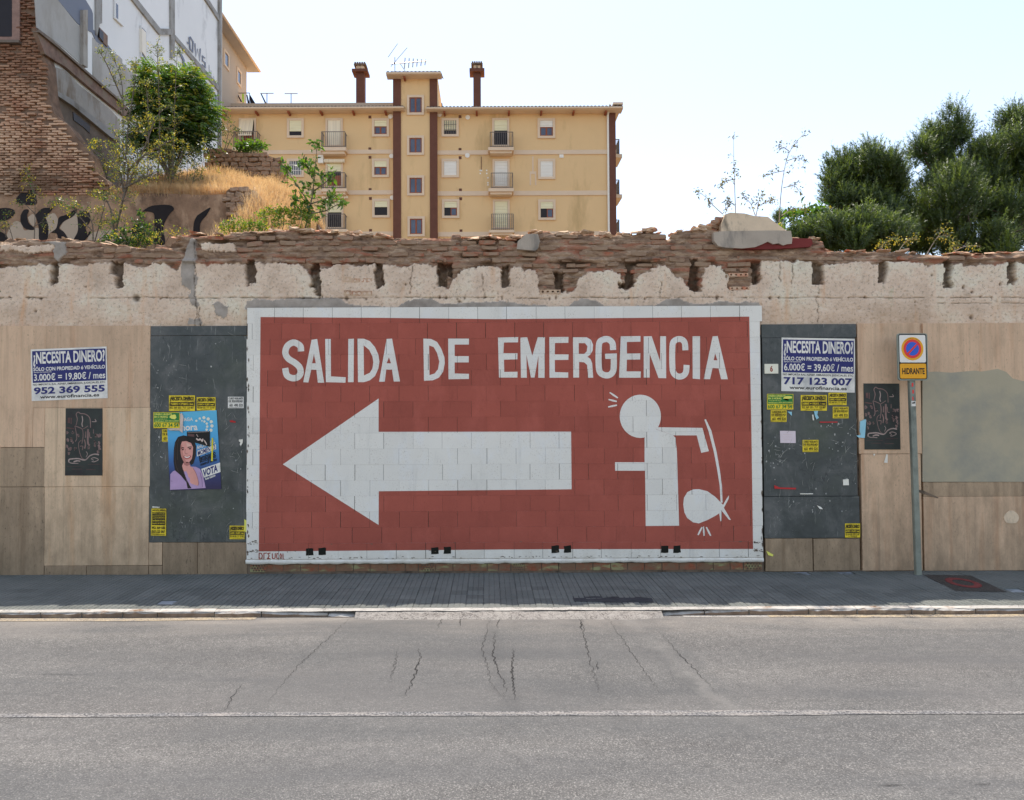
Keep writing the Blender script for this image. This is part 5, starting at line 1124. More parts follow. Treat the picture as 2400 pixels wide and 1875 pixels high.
# string courses
for a, b, c, d, e_ in ((c2, 330, 1441, 860, 888), (c2, 330, 1443, 1184, 1214), (c2, 330, 1446, 1515, 1545)):
    x0, z1 = BP(a, b, d, YB-.06); x1, z0 = BP(a, c, e_, YB-.06); MB().box(x0, x1, YB-.07, YB+.01, z0, z1).build('string_course', A_trim, apt)
for b, c, d, e_ in ((152, 1585, 862, 890), (156, 1585, 1188, 1218), (160, 1590, 1514, 1545)):
    x0, z1 = BP(c3, b, d, YB-.06); x1, z0 = BP(c3, c, e_, YB-.06); MB().box(x0, x1, YB-.07-.08*0, YB+.01, z0, z1).build('string_course', A_trim, apt)
MB().box(x1-1.0, x1, YB-.15, YB+.6, z0, z1)
def window(cf, x0, y0, x1, y1, kind, fr=None, Y=YB):
    X0, Z1 = BP(cf, x0, y0, Y-.09); X1, Z0 = BP(cf, x1, y1, Y-.09); fw = .17 if fr is None else fr
    w = MB().prism([(X0, Y-.10, Z1), (X1, Y-.10, Z1), (X1, Y-.10, Z0), (X0, Y-.10, Z0)], (0, .11, 0), 0, [[(X0+fw, Y-.10, Z1-fw), (X1-fw, Y-.10, Z1-fw), (X1-fw, Y-.10, Z0+fw), (X0+fw, Y-.10, Z0+fw)]]).build('window', A_trim, apt)
    a0, a1, b0, b1 = X0+fw, X1-fw, Z0+fw, Z1-fw; H_ = b1-b0; W = a1-a0
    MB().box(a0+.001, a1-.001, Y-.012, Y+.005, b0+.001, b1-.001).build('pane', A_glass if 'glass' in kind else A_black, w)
    def sash(xa, xb, za, zb):
        m = MB(); t_ = .055
        m.prism([(xa, Y-.05, zb), (xb, Y-.05, zb), (xb, Y-.05, za), (xa, Y-.05, za)], (0, .035, 0), 0, [[(xa+t_, Y-.05, zb-t_), (xb-t_, Y-.05, zb-t_), (xb-t_, Y-.05, za+t_), (xa+t_, Y-.05, za+t_)]])
        m.build('sash', A_wood, w)
        MB().box(xa+t_+.002, xb-t_-.002, Y-.033, Y-.02, za+t_+.002, zb-t_-.002).build('pane', A_glass, w)
    sh_frac = {'third': .42, 'most': .72, 'full': 1., 'none': 0}[kind.split('_')[0]]
    if sh_frac:
        m = MB(); zb = b1-.002; n = max(2, int(H_*sh_frac/.11))
        for k in range(n): za = b1-H_*sh_frac*(k+1)/n; m.box(a0+.01, a1-.01, Y-.066+.012*(k % 2), Y-.03, za+.004, b1-H_*sh_frac*k/n-.002)
        m.build('shutter', A_shutw if 'white' in kind else A_shut, w)
    if 'sash' in kind:
        zb = b1-H_*sh_frac-.01
        if 'right' not in kind: sash(a0+.02, (a0+a1)/2, b0+.01, zb)
        sash((a0+a1)/2, a1-.02, b0+.01, zb)
    if 'bars' in kind:
        m = MB(); n = 7
        for k in range(n): xx = a0+W*(k+.5)/n; m.box(xx-.018, xx+.018, Y-.095, Y-.07, b0, b1)
        m.box(a0, a1, Y-.094, Y-.072, b0+H_*.3, b0+H_*.3+.03); m.box(a0, a1, Y-.094, Y-.072, b0+H_*.7, b0+H_*.7+.03); m.build('window_bars', A_white if 'whitebars' in kind else A_iron, w)
    return w, (a0, a1, b0, b1)
for q in [(953.7, 222.5, 994, 269), (953.7, 317.5, 994, 363), (954, 411, 994.5, 458), (955, 507, 995.5, 554), (956, 603, 996.5, 650)]: window(idn, *q, 'none_sash', None, YB-.30)
for cf, q, k in [(c2, (588, 603, 723, 760), 'most'), (c2, (1268, 603, 1405, 750), 'third_sash'), (c2, (588, 927, 723, 1075), 'none_glass_whitebars'), (c2, (1268, 927, 1405, 1075), 'third_sash'), (c2, (1270, 1248, 1410, 1398), 'third'),
                 (c3, (187, 603, 325, 750), 'most_bars'), (c3, (955, 603, 1097, 763), 'third_white_sash'), (c3, (187, 928, 327, 1077), 'full_white'), (c3, (958, 928, 1098, 1090), 'full_white'), (c3, (190, 1252, 330, 1402), 'third_sash_right'), (c3, (960, 1254, 1100, 1417), 'third_sash_right')]:
    window(cf, *q, k)
# continue the facade below what the wall hides
for dzp in (1, 2, 3):
    for q in [(588, 603, 723, 760), (1268, 603, 1405, 750)]: window(c2, q[0]+4, q[1]+324*(2+dzp), q[2]+4, q[3]+324*(2+dzp), 'third_sash')
    for q in [(187, 603, 325, 750), (955, 603, 1097, 763)]: window(c3, q[0]+5, q[1]+324*(2+dzp), q[2]+5, q[3]+324*(2+dzp), 'third_sash')
def balcony(cf, dr, rl, sb, kind):
    w, (a0, a1, b0, b1) = window(cf, dr[0], dr[1], dr[2], dr[3], {'curtain': 'none', 'awning': 'none', 'half': 'third', 'white': 'full_white', 'closed': 'full', 'part': 'third'}[kind], .14)
    if kind == 'curtain': MB().box(a0+.02, a1-.02, YB-.06, YB-.03, b0, b1).build('curtain', A_curt, w)
    if kind in ('half', 'part', 'awning'):
        for k in (0, 1): MB().box(a0+.03+(a1-a0)/2*k, a0+(a1-a0)/2*(k+1)-.03, YB-.045, YB-.02, b0, b0+(b1-b0)*.42).build('door_leaf', A_wood if kind != 'part' else A_black, w)
    bal = 'balcony'
    X0, Z1 = BP(cf, sb[0], sb[1], YB-.85); X1, Z0 = BP(cf, sb[2], sb[3], YB-.85); m = MB(); h = Z1-Z0
    m.box(X0, X1, YB-.85, YB, Z1-h*.55, Z1); m.box(X0+.12, X1-.12, YB-.72, YB, Z0+.02, Z1-h*.55); s = m.build(bal, A_trim, apt)
    rz = BP(cf, rl[0], rl[1], YB-.8)[1]; R0, R1 = BP(cf, rl[0], 0, YB-.8)[0], BP(cf, rl[2], 0, YB-.8)[0]; m = MB()
    for z in (rz, Z1+.08): m.box(R0, R1, YB-.82, YB-.78, z-.025, z+.015); m.box(R0, R0+.04, YB-.78, YB, z-.025, z+.015); m.box(R1-.04, R1, YB-.78, YB, z-.025, z+.015)
    n = max(9, int((R1-R0)/.13))
    for k in range(n+1): x = R0+(R1-R0)*k/n; m.box(x-.012, x+.012, YB-.81, YB-.785, Z1, rz)
    for k in range(5):
        y = YB-.78+.15*k; m.box(R0+.01, R0+.03, y-.012, y+.012, Z1, rz); m.box(R1-.03, R1-.01, y-.012, y+.012, Z1, rz)
    if kind == 'closed':
        for k in range(1, 8): z = Z1+(rz-Z1)*k/8; m.box(R0, R1, YB-.80, YB-.79, z-.01, z+.01)
    m.build('railing', A_iron, s)
    return (a0, a1, b0, b1), s
d1, s1 = balcony(c2, (203, 603, 340, 832), (165, 710, 355, 832), (150, 835, 370, 885), 'awning')
balcony(c2, (897, 603, 1035, 832), (865, 712, 1053, 832), (855, 835, 1060, 885), 'curtain')
d3, s3 = balcony(c2, (897, 930, 1035, 1160), (868, 1040, 1053, 1160), (858, 1165, 1065, 1210), 'half')
d4, s4 = balcony(c2, (900, 1255, 1040, 1490), (868, 1370, 1053, 1490), (860, 1492, 1072, 1530), 'part')
balcony(c3, (592, 603, 730, 832), (572, 715, 755, 832), (560, 835, 765, 880), 'part')
balcony(c3, (595, 930, 732, 1160), (578, 1042, 752, 1162), (562, 1163, 765, 1210), 'white')
balcony(c3, (597, 1253, 733, 1490), (580, 1370, 755, 1493), (567, 1497, 770, 1535), 'closed')
for dzp in (1, 2, 3):
    o_ = 324*dzp; balcony(c2, (900, 1255+o_, 1040, 1490+o_), (868, 1370+o_, 1053, 1490+o_), (860, 1492+o_, 1072, 1530+o_), 'closed'); balcony(c3, (599, 1253+o_, 735, 1490+o_), (582, 1370+o_, 757, 1493+o_), (569, 1497+o_, 772, 1535+o_), 'white')
# awnings
A_str = simple('striped awning', sh((184, 176, 158)), .2, .7, stretch=(14, 1, .1))
a0, zA = BP(c2, 205, 612, YB-.1); a1, _ = BP(c2, 322, 612, YB-.1); b0, zB = BP(c2, 198, 740, YB-.9); b1, _ = BP(c2, 305, 740, YB-.9)
MB().prism([(a0, YB-.12, zA), (a1, YB-.12, zA), (b1, YB-.85, zB), (b0, YB-.85, zB)], (0, .02, .02)).build('awning', A_str, apt)
a0, z1 = BP(c2, 886, 928, YB-.25); a1, z0 = BP(c2, 1048, 960, YB-.25); MB().tube([(a0, YB-.2, (z0+z1)/2), (a1, YB-.2, (z0+z1)/2)], (z1-z0)/2, 8).build('awning_roll', A_curt, apt)
a0, z1 = BP(c2, 868, 1228, YB-.4); a1, z0 = BP(c2, 1080, 1246, YB-.4); m = MB()
for k in range(12): x = a0+(a1-a0)*k/12; m.box(x, x+(a1-a0)/12*.8, YB-.42, YB-.38, z0+.02*(k % 2), z1)
m.build('awning_fringe', A_curt, apt)
a0, z1 = BP(c2, 838, 898, YB-.3); a1, z0 = BP(c2, 880, 962, YB-.3); MB().box(a0, a1, YB-.35, YB, z0, z1).build('air_conditioner', A_white, apt)
# vents, dishes, cables
for cf, x, y in [(c2, 1252, 595), (c2, 1252, 850), (c2, 1253, 917), (c2, 1254, 1175), (c2, 1256, 1246), (c2, 1257, 1502), (c3, 335, 592), (c3, 335, 854), (c3, 336, 920), (c3, 338, 1178), (c3, 340, 1248), (c3, 343, 1505)]:
    x_, z_ = BP(cf, x, y); MB().box(x_-.10, x_+.10, YB-.02, YB+.01, z_-.10, z_+.10).build('vent', A_brown, apt)
for cf, x, y in [(c2, 1426, 910), (c2, 1432, 1242), (c3, 171, 580), (c3, 397, 601), (c3, 394, 905), (c2, 1418, 594)]:
    x_, z_ = BP(cf, x, y); m = MB(); m.tube([(x_, YB-.10, z_), (x_, YB, z_)], [.17, .12], 12); m.build('round_lamp', A_white, apt)
x_, z_ = BP(c3, 1146, 905); MB().box(x_-.15, x_+.15, YB-.05, YB, z_-.15, z_+.15).build('wall_box', A_white, apt)
for x, ya, yb in ((505, 912, 1015),):
    x_, za = BP(c3, x, ya); _, zb = BP(c3, x, yb); MB().box(x_-.02, x_+.02, YB-.03, YB, zb, za).build('cable', A_brown, apt)
x_, za = BP(c3, 917, 910); _, zb = BP(c3, 917, 1030); xw, zw = BP(c3, 945, 1040); xv, _ = BP(c3, 892, 1040)
MB().box(x_-.05, x_+.05, YB-.02, YB, zb, za).box(xv, xw, YB-.02, YB, zw-.1, zb).box(xv, xv+.1, YB-.02, YB, zw-.9, zw-.1).box(xw-.1, xw, YB-.02, YB, zw-.9, zw-.1).build('render_patch', A_trim, apt)
for i, (x, y) in enumerate([(497, 1022), (507, 1023), (497, 1046), (548, 1022), (549, 1046), (558, 1080), (558, 1137), (558, 1120)]):
    x_, z_ = BP(c3, x, y); MB().box(x_-.05, x_+.05, YB-.01, YB, z_-.05, z_+.05).build('plaster_dab', A_white, apt)
px_, zt_ = BP(c3, 1517, 560, YB-.15); _, zb_ = BP(c3, 1517, 1540, YB-.15)
MB().tube([(px_+.1, YB-.7, zt_+.4), (px_+.02, YB-.3, zt_+.1), (px_, YB-.12, zt_-.2), (px_, YB-.12, zb_-9)], .075, 8).build('downpipe', A_shutw, apt)
# chimneys
def chimney(cf, x0, x1, ytop, ycap0, ycap1, ybase, Y):
    X0, _ = BP(cf, x0, 300, Y); X1, _ = BP(cf, x1, 300, Y); zc0 = BP(cf, x0, ycap1, Y)[1]; zc1 = BP(cf, x0, ycap0, Y)[1]; zT = BP(cf, x0, ytop, Y)[1]; w = X1-X0
    c = MB().box(X0, X1, Y, Y+w, zt-.5, zc0).build('chimney', A_brown, apt)
    MB().box(X0-.28, X1+.28, Y-.28, Y+w+.28, zc0, zc1).build('chimney_cap', A_brown, c)
    m = MB(); h = (zT-zc1)
    for sx in (X0+.05, X1-.35): 
        for sy in (Y, Y+w-.3): m.box(sx, sx+.3, sy, sy+.3, zc1, zc1+h*.6)
    for k in range(3): m.box(X0+.02, X1-.02, Y-.02, Y+w, zc1+h*(.12+.17*k), zc1+h*(.20+.17*k))
    m.build('smoke_vents', A_trim, c); m = MB(); m.box(X0-.15, X1+.15, Y-.15, Y+w+.15, zc1+h*.6, zc1+h*.78)
    for k in range(5): x = X0-.12+(w+.24)*(k+.5)/5; m.tube([(x, Y-.2, zc1+h*.84), (x, Y+w+.2, zc1+h*.84)], h*.13, 6)
    m.build('chimney_hood', A_tile, c)
chimney(c2, 1141, 1208, 160, 220, 240, 490, YB+4); chimney(c3, 441, 501, 155, 216, 240, 510, YB+2.2)
# tv antenna on the tower
ant = thing('tv_antenna', 'small television aerial on the roof of the stair tower', 'aerial', (0, 0, 0)); px_, z_ = BP(c2, 1452, 240, YB+1); ant.location = (px_, YB+1, z_); WL[ant.name] = Vector(ant.location)
A_alu = simple('dull aluminium', sh((120, 120, 120)), .1, 3, .4, .4, .5)
zt2 = BP(c2, 1452, 170, YB+1)[1]; MB().tube([(px_, YB+1, z_-.3), (px_, YB+1, zt2+.5)], .03, 5).build('mast', A_alu, ant)
m = MB(); m.tube([(px_-.3, YB+1, zt2), (px_+2.3, YB+1, zt2+.2)], .045, 4)
for k in range(6): x = px_+.7+k*.3; m.tube([(x, YB+1, zt2-.35+.1*k/2), (x+.05, YB+1, zt2+.45-.03*k)], .035, 4)
m.tube([(px_-.3, YB+1, zt2-.2), (px_+.9, YB+1, zt2+1.2)], .022, 4); m.tube([(px_-.5, YB+1, zt2+.5), (px_+.2, YB+1, zt2+1.5)], .022, 4); m.tube([(px_+.4, YB+1, zt2), (px_+1.2, YB+1, zt2-1.2)], .022, 4)
m.build('aerial_rods', A_alu, ant)
# laundry posts on the terrace
P_blk = simple('dark laundry', sh((30, 30, 40)), .2, 3); P_lime = simple('lime laundry', sh((150, 190, 60)), .1, 3)
for k, (xa, xb, yt, cl) in enumerate([(186, 290, 403, 1), (376, 482, 405, 2), (570, 674, 407, 0)]):
    Y = YB+5; x0, z1 = BP(c2, xa, yt, Y); x1, _ = BP(c2, xb, yt, Y); xm = (x0+x1)/2; zb = BP(c2, xa, 492, Y)[1]
    t_ = thing('clothes_post', ['T shaped clothes post with hanging washing nearest the peach wing', 'middle T shaped clothes post with one dark garment', 'bare T shaped clothes post nearest the left chimney'][k], 'clothes post', (xm, Y, zt), 'clothes posts on the roof terrace')
    MB().tube([(xm, Y, zt), (xm, Y, z1)], .035, 5).tube([(x0, Y, z1), (x1, Y, z1)], .035, 5).build('post', A_iron, t_)
    if k == 0:
        x2 = BP(c2, 186, 400, Y)[0]; MB().tube([(x0, Y, zt), (x0, Y, z1)], .03, 5).tube([(x1, Y, zt), (x1, Y, z1)], .03, 5).build('side_post', A_iron, t_)
    if cl:
        items = [((188, 410), (196, 410), (232, 475), (222, 478), 0), ((232, 415), (246, 412), (246, 480), (236, 480), 1), ((252, 415), (266, 415), (268, 470), (256, 480), 2), ((268, 420), (275, 420), (292, 488), (276, 488), 0), ((292, 415), (300, 425), (338, 488), (298, 488), 0)] if cl == 1 else [((380, 412), (390, 414), (426, 485), (414, 488), 0)]
        for *q, mi in items:
            MB().prism([(BP(c2, *p, Y)[0], Y-.1, BP(c2, *p, Y)[1]) for p in q], (0, .05, 0)).build('washing', [P_blk, P_lime, A_white][mi], t_)
# balconies on the far side wall, seen edge on
for (yt, yb_, yu) in ((772, 890, 990), (1096, 1212, 1305), (1416, 1530, 1620)):
    Xa = BP(c3, 1577, 800)[0]; Xb, Z1 = BP(c3, 1632, yb_, YB+1.0); rz = BP(c3, 1620, yt, YB+1.0)[1]
    s = MB().box(Xa-.1, Xb, YB+1, YB+3.2, Z1-.25, Z1).build('balcony', A_trim, apt); m = MB()
    for z in (rz, Z1+.1): m.box(Xa, Xb-.2, YB+1, YB+1.04, z-.03, z+.02); m.box(Xb-.24, Xb-.2, YB+1, YB+3.1, z-.03, z+.02)
    for k in range(8): x = Xa+(Xb-.2-Xa)*k/7; m.box(x-.012, x+.012, YB+1, YB+1.03, Z1, rz)
    for k in range(14): y = YB+1+2.1*k/13; m.box(Xb-.23, Xb-.2, y-.012, y+.012, Z1, rz)
    m.build('railing', A_iron, s)
x0, z0 = BP(c3, 1580, 560, YB); x1, _ = BP(c3, 1638, 530, YB-.7)
MB().box(x0-.3, x1, YB-.75, YB+11, zt-.02, zt+.14).build('side_eave', A_trim, apt)

# ------------------------------------------------------------------ peach wing behind, facing right
XWg = KX(577.7, 300, -19.5).x; XWg = -19.5
yn = KX(505, 200, XWg).y; yf = KX(578, 200, XWg).y
A_wtrim = simple('pinkish trim', (.42, .37, .33), .04, 1)
wing = thing('peach_wing', 'taller peach coloured apartment wing with two windows behind the white building', 'building', (XWg, (yn+yf)/2, 0))
ztw = KX(560, 131, XWg).z
MB().box(XWg-8, XWg, yn-3, yf, -.3, ztw).build('wall', A_peach, wing)
m = MB(); o_ = .75; za = ztw+.05
m.box(XWg-.2, XWg+o_, yn-4, yf+.8, za-.12, za+.02); m.build('soffit', A_wtrim, wing)
MB().tube([(XWg+o_+.05, yn-4, za), (XWg+o_+.05, yf+.9, za)], .1, 8).build('gutter', A_trim, wing)
m = MB(); m.add([(XWg+o_-.1, yn-4, za+.05), (XWg+o_-.1, yf+.7, za+.05), (XWg-4, yf-2, za+1.6), (XWg-4, yn-4, za+1.6)], [(0, 1, 2, 3)]); m.build('roof', A_tile, wing)
for q in [((525.5, 113), (537.5, 128), (537.5, 167), (525.2, 153)), ((555.7, 155.7), (566, 169), (566, 205.5), (555.7, 195))]:
    P = [KX(a, b, XWg+.05) for a, b in q]; y0, y1 = P[0].y, P[1].y; z1 = (P[0].z+P[1].z)/2; z0 = (P[2].z+P[3].z)/2; f_ = .18
    w = MB().prism([(XWg+.07, y0, z1), (XWg+.07, y0, z0), (XWg+.07, y1, z0), (XWg+.07, y1, z1)], (-.08, 0, 0), 0, [[(XWg+.07, y0+f_, z1-f_), (XWg+.07, y0+f_, z0+f_), (XWg+.07, y1-f_, z0+f_), (XWg+.07, y1-f_, z1-f_)]]).build('window', A_trim, wing)
    MB().box(XWg, XWg+.02, y0+f_, y1-f_, z0+f_, z1-f_).build('pane', A_glass, w)

# ------------------------------------------------------------------ white building with the scarred party wall, facing right
XS = -10.57
yfar = KX(519.5, 300, XS).y
W_white = simple('white render', (.86, .84, .80), .05, .35, .9, bump=.15, bs=8, dirt=((150, 148, 145), .8, .55, .75, (1, 1, .5)))
W_cream = simple('stained cream plaster', (.45, .42, .38), .12, .7, .9, bump=.2, bs=8, dirt=((140, 128, 112), .9, .45, .7, (1, 1, .35)))
W_grey = simple('grey blue painted band', (.22, .235, .28), .06, .6); W_beam = simple('bare concrete strip', (.36, .34, .31), .18, 2.5, bump=.5, bs=15, dirt=((120, 110, 98), 2, .5, .7, None))
W_brk = simple('crumbling brick scar', (.24, .15, .11), .35, 5, bump=.8, bs=12, dirt=((140, 122, 104), 3, .48, .62, (1, 1, 1)))
W_adobe = simple('rubble scar', (.20, .155, .12), .3, 3.5, bump=.8, bs=10, dirt=((120, 105, 90), 2.5, .48, .65, None)); W_plas = simple('old lime plaster', (.40, .36, .31), .15, 2, bump=.5, bs=10, dirt=((130, 112, 92), 2.2, .48, .65, (1, 1, .4)))
W_green = simple('pale green spray paint', (.52, .60, .53), .06, 1); W_spray = simple('grey blue spray paint', (.24, .26, .32), .08, 1)
wb = thing('white_building', 'tall white building whose side wall shows scars of a vanished house and grey lettering', 'building', (XS, 14, 0))
MB().box(XS-12, XS, 7.6, yfar, -.3, 24).build('wall', W_white, wb)
def sp(name, pts, out, mat, cf=c1, layer=.0, parent=wb):
    P = [KX(*cf(*p), XS+out) for p in pts]
    return MB().prism(P, (-out-.0 if out > .02 else -.018, 0, 0)).build(name, mat, parent)
sp('grey_band', [(370, -20), (560, -20), (612, 66), (620, 90), (622, 196), (690, 262), (748, 335), (700, 318), (640, 275), (614, 218), (556, 186), (520, 160)], .015, W_grey)
sp('plaster_field', [(232, -30), (365, -30), (520, 168), (556, 192), (556, 440), (400, 300), (246, 184)], .012, W_cream)
sp('plaster_field', [(618, 250), (744, 342), (790, 370), (815, 395), (815, 700), (618, 500)], .012, W_cream)
sp('chimney_breast', [(556, 66), (585, 66), (585, 452), (556, 430)], .10, W_plas); 
sp('concrete_strip', [(642, -20), (681, -20), (681, 155), (664, 160), (650, 235), (642, 232)], .05, W_beam)
sp('concrete_strip', [(868, -20), (905, -20), (1070, 190), (1140, 192), (1140, 232), (1068, 232), (1055, 218)], .06, W_beam)
sp('concrete_strip', [(1140, -20), (1166, -20), (1166, 388), (1144, 388)], .07, W_beam)
sp('concrete_strip', [(1168, 232), (1464, 575), (1464, 612), (1168, 262)], .06, W_beam)
sp('concrete_strip', [(1358, -20), (1382, -20), (1462, 105), (1462, 140)], .06, W_beam)
sp('concrete_strip', [(1464, -20), (1479, -20), (1475, 1030), (1462, 1030)], .08, W_beam)
def bwin(pts, inner):
    w = MB().prism([KX(*c1(*p), XS+.06) for p in pts], (-.05, 0, 0)).build('window', W_white, wb)
    MB().prism([KX(*c1(*p), XS+.065) for p in inner], (-.02, 0, 0)).build('pane', A_glass, w); return w
bwin([(768, -20), (820, -20), (826, 178), (768, 122)], [(775, 20), (788, 36), (788, 128), (775, 116)]); bwin([(943, 168), (981, 205), (981, 420), (945, 378)], [(946, 182), (975, 212), (975, 400), (948, 368)])
sp('white_blind', [(948, 190), (974, 216), (974, 385), (949, 345)], .085, A_shutw)
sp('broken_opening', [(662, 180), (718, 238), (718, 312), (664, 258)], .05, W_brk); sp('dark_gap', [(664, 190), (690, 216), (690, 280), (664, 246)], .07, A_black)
sp('brick_scar', [(238, 186), (300, 245), (400, 322), (470, 380), (600, 500), (720, 610), (822, 690), (880, 745), (880, 810), (740, 700), (600, 585), (500, 500), (430, 440), (360, 400), (300, 360), (258, 250)], .10, W_brk)
sp('ledge', [(262, 196), (400, 308), (470, 372), (600, 488), (822, 680), (822, 694), (600, 504), (470, 388), (400, 326), (262, 214)], .16, W_adobe)
sp('plaster_scar', [(300, 420), (345, 440), (440, 470), (520, 560), (660, 670), (735, 730), (800, 800), (800, 935), (760, 915), (620, 780), (480, 665), (315, 570)], .06, W_plas)
sp('stringer', [(312, 566), (480, 660), (620, 775), (800, 905), (800, 945), (740, 915), (620, 815), (480, 700), (320, 596)], .12, W_beam)
sp('rubble_scar', [(300, 600), (480, 700), (620, 815), (740, 915), (800, 950), (800, 1300), (300, 1300)], .03, W_adobe)
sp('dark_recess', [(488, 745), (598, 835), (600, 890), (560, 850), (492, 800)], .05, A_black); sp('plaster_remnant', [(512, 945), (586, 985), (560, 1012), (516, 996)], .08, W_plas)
sp('cream_remnant', [(815, 420), (900, 500), (905, 720), (815, 700)], .02, W_cream)
# grey spray letters D W S and the faded piece below
def spst(pts, w, mat, out=.085, cf=c1):
    o_ = .022+.001*(len(sprays) % 20); q = stroke([cf(*p) for p in pts], w*17); mb = MB()
    for a in q: mb.add([KX(v.x, v.y, XS+o_) for v in a], [(0, 1, 2, 3)])
    sprays.append(1); return mb.build('spray_stroke', mat, wb)
sprays = []
def cD(x, y): return (380+x/6.093, 80+y/6.093)
for pts, w in [([(390, 40), (402, 210), (440, 255), (445, 110), (400, 35)], .17), ([(472, 130), (484, 320), (508, 210), (540, 385), (548, 205)], .15), ([(615, 345), (578, 310), (580, 380), (618, 410), (618, 480), (570, 430)], .15), ([(362, 110), (374, 140)], .15),
               ([(672, 440), (680, 560)], .05), ([(700, 520), (702, 620), (730, 640)], .05), ([(735, 600), (745, 660), (775, 720)], .05)]: spst(pts, w, W_spray, .085, cD)
sp('spray_field', [(1322, 525), (1395, 560), (1440, 640), (1440, 900), (1400, 880), (1380, 760), (1330, 640)], .019, W_green)
for pts, w in [([(1365, 545), (1405, 590), (1440, 640), (1440, 770)], .22), ([(1330, 560), (1372, 700), (1366, 760)], .3), ([(1375, 745), (1400, 790), (1385, 850)], .2), ([(1437, 770), (1448, 880)], .15), ([(1192, 330), (1225, 400), (1228, 470)], .25)]: spst(pts, w, W_spray, .085)
# ------------------------------------------------------------------ brick ruin facing the street, at the left
YR = 7.4
R_brick = m_brick('weathered ruin brick', [(146, 112, 92), (158, 124, 102), (134, 96, 78), (150, 118, 100), (168, 134, 112), (126, 86, 68)], (172, 148, 128))
def m_ruin():
    g = G('ruin brick'); z = g.sepz()[2]
    col = g.ramp(g.oi, [(0, sh((112, 86, 74))), (.5, sh((138, 112, 96))), (1, sh((168, 146, 128)))])
    b = g.noise(1.3, 6, None, .6); col = g.mix(g.rng(b, .5, .62, 0, .7), col, sh((122, 78, 62)))
    b2 = g.noise(2.2, 8, (.6, 1, 1.4), .7, 0, (4, 4, 4)); col = g.mix(g.rng(b2, .5, .64, 0, .7), col, sh((84, 68, 60)))
    d = g.noise(.9, 6, (1, 1, 1), .6, 0, (3, 0, 6)); col = g.mix(g.math('MULTIPLY', g.rng(d, .42, .6, 0, .75), g.rng(z, 10.5, 8.5, 0, 1)), col, sh((190, 168, 150)))
    s_ = g.noise(.8, 6, (1, 1, 1.6), .6, 0, (9, 0, 1)); col = g.mix(g.math('MULTIPLY', g.rng(s_, .45, .62, 0, .8), g.rng(z, 8.6, 7.6, 0, 1)), col, sh((70, 60, 52)))
    dk = g.rng(z, 9.2, 11.2, 0, .8); col = g.mix(g.math('MULTIPLY', dk, g.rng(g.noise(.6, 5, None, .6, 0, (5, 2, 2)), .25, .5)), col, sh((84, 60, 50)))
    return g.finish(col, .95, [(g.noise(30, 5), .5, .01)], .1)
R_brick = m_ruin(); R_mortar = simple('ruin mortar', sh((96, 82, 72)), .35, 5, bump=.6, bs=20)
ruin = thing('ruined_house', 'ruined brick house front with a broken stepped edge and black graffiti along its foot', 'ruin', (K(60, 500, YR).x, YR, 0))
RP = [(-260, -130), (78, -130), (84, 5), (88, 45), (84, 68), (95, 108), (106, 142), (112, 210), (118, 240), (127, 266), (146, 282), (165, 300), (190, 335), (212, 360), (226, 405), (250, 422), (262, 452), (262, 458), (-260, 458)]
MB().prism([K(x, y, YR+.04) for x, y in RP], (0, .45, 0)).build('wall_core', R_mortar, ruin)
bmr = [rough_block('brick', R_brick, .235, .10, .047, .004, 400+k, 1) for k in range(5)]
cand = []
for c in range(150):
    z = K(100, 456, YR).z+c*.0605
    for i in range(36):
        x = -15.3+i*.25+(c % 2)*.125+random.uniform(-.01, .01); px, py = proj(x, YR, z)
        if py < -60: continue
        cand.append((px, py, x, z))
inn = inpoly(np.array([c[0]-8 for c in cand]), np.array([c[1] for c in cand]), RP) & inpoly(np.array([c[0]+7 for c in cand]), np.array([c[1] for c in cand]), RP)
rest = MB(); k_ = 0
for (px, py, x, z), ok in zip(cand, inn):
    if not ok or random.random() < .05+.25*max(0., float(fbm(x*1.3, z*1.7, 79))*2-.25) or (px < 42 and py < 92): continue
    y = YR+.04+random.gauss(0, .014)+.03*float(fbm(x*1.2, z*1.2, 77)); z += float(fbm(x*.5, z*.3, 78))*.09; x += random.gauss(0, .012); s = (random.uniform(.8, 1.04), 1, random.uniform(.7, 1.12))
    if k_ < 300 and px > 0 and py > 150 and (px > 120 or k_ % 1 == 0) and random.random() < .55:
        inst(random.choice(bmr), 'brick', ruin, (x, y, z), (0, random.gauss(0, .01), random.gauss(0, .03)), s); k_ += 1
    else:
        me = random.choice(bmr); rest.add([(v.co.x*s[0]+x, v.co.y+y, v.co.z*s[2]+z) for v in me.vertices], [tuple(p.vertices) for p in me.polygons])
rest.build('brick', R_brick, ruin, kind='stuff')
# window opening at the top left with timber frame
f = [K(*p, YR-.03) for p in [(-60, -60), (46, -60), (46, 96), (-60, 96)]]; fi = [K(*p, YR-.03) for p in [(-50, -60), (28, -60), (28, 86), (-50, 86)]]
w = MB().prism(f, (0, .12, 0)).build('window', simple('pinkish timber frame', (.33, .20, .15), .25, 5), ruin)
MB().prism([p+Vector((0, -.004, 0)) for p in fi], (0, .02, 0)).build('pane', A_black, w)
MB().prism([K(*p, YR-.10) for p in [(-60, 93), (44, 93), (44, 99), (-60, 99)]], (0, .16, 0)).build('sill', W_adobe, w)
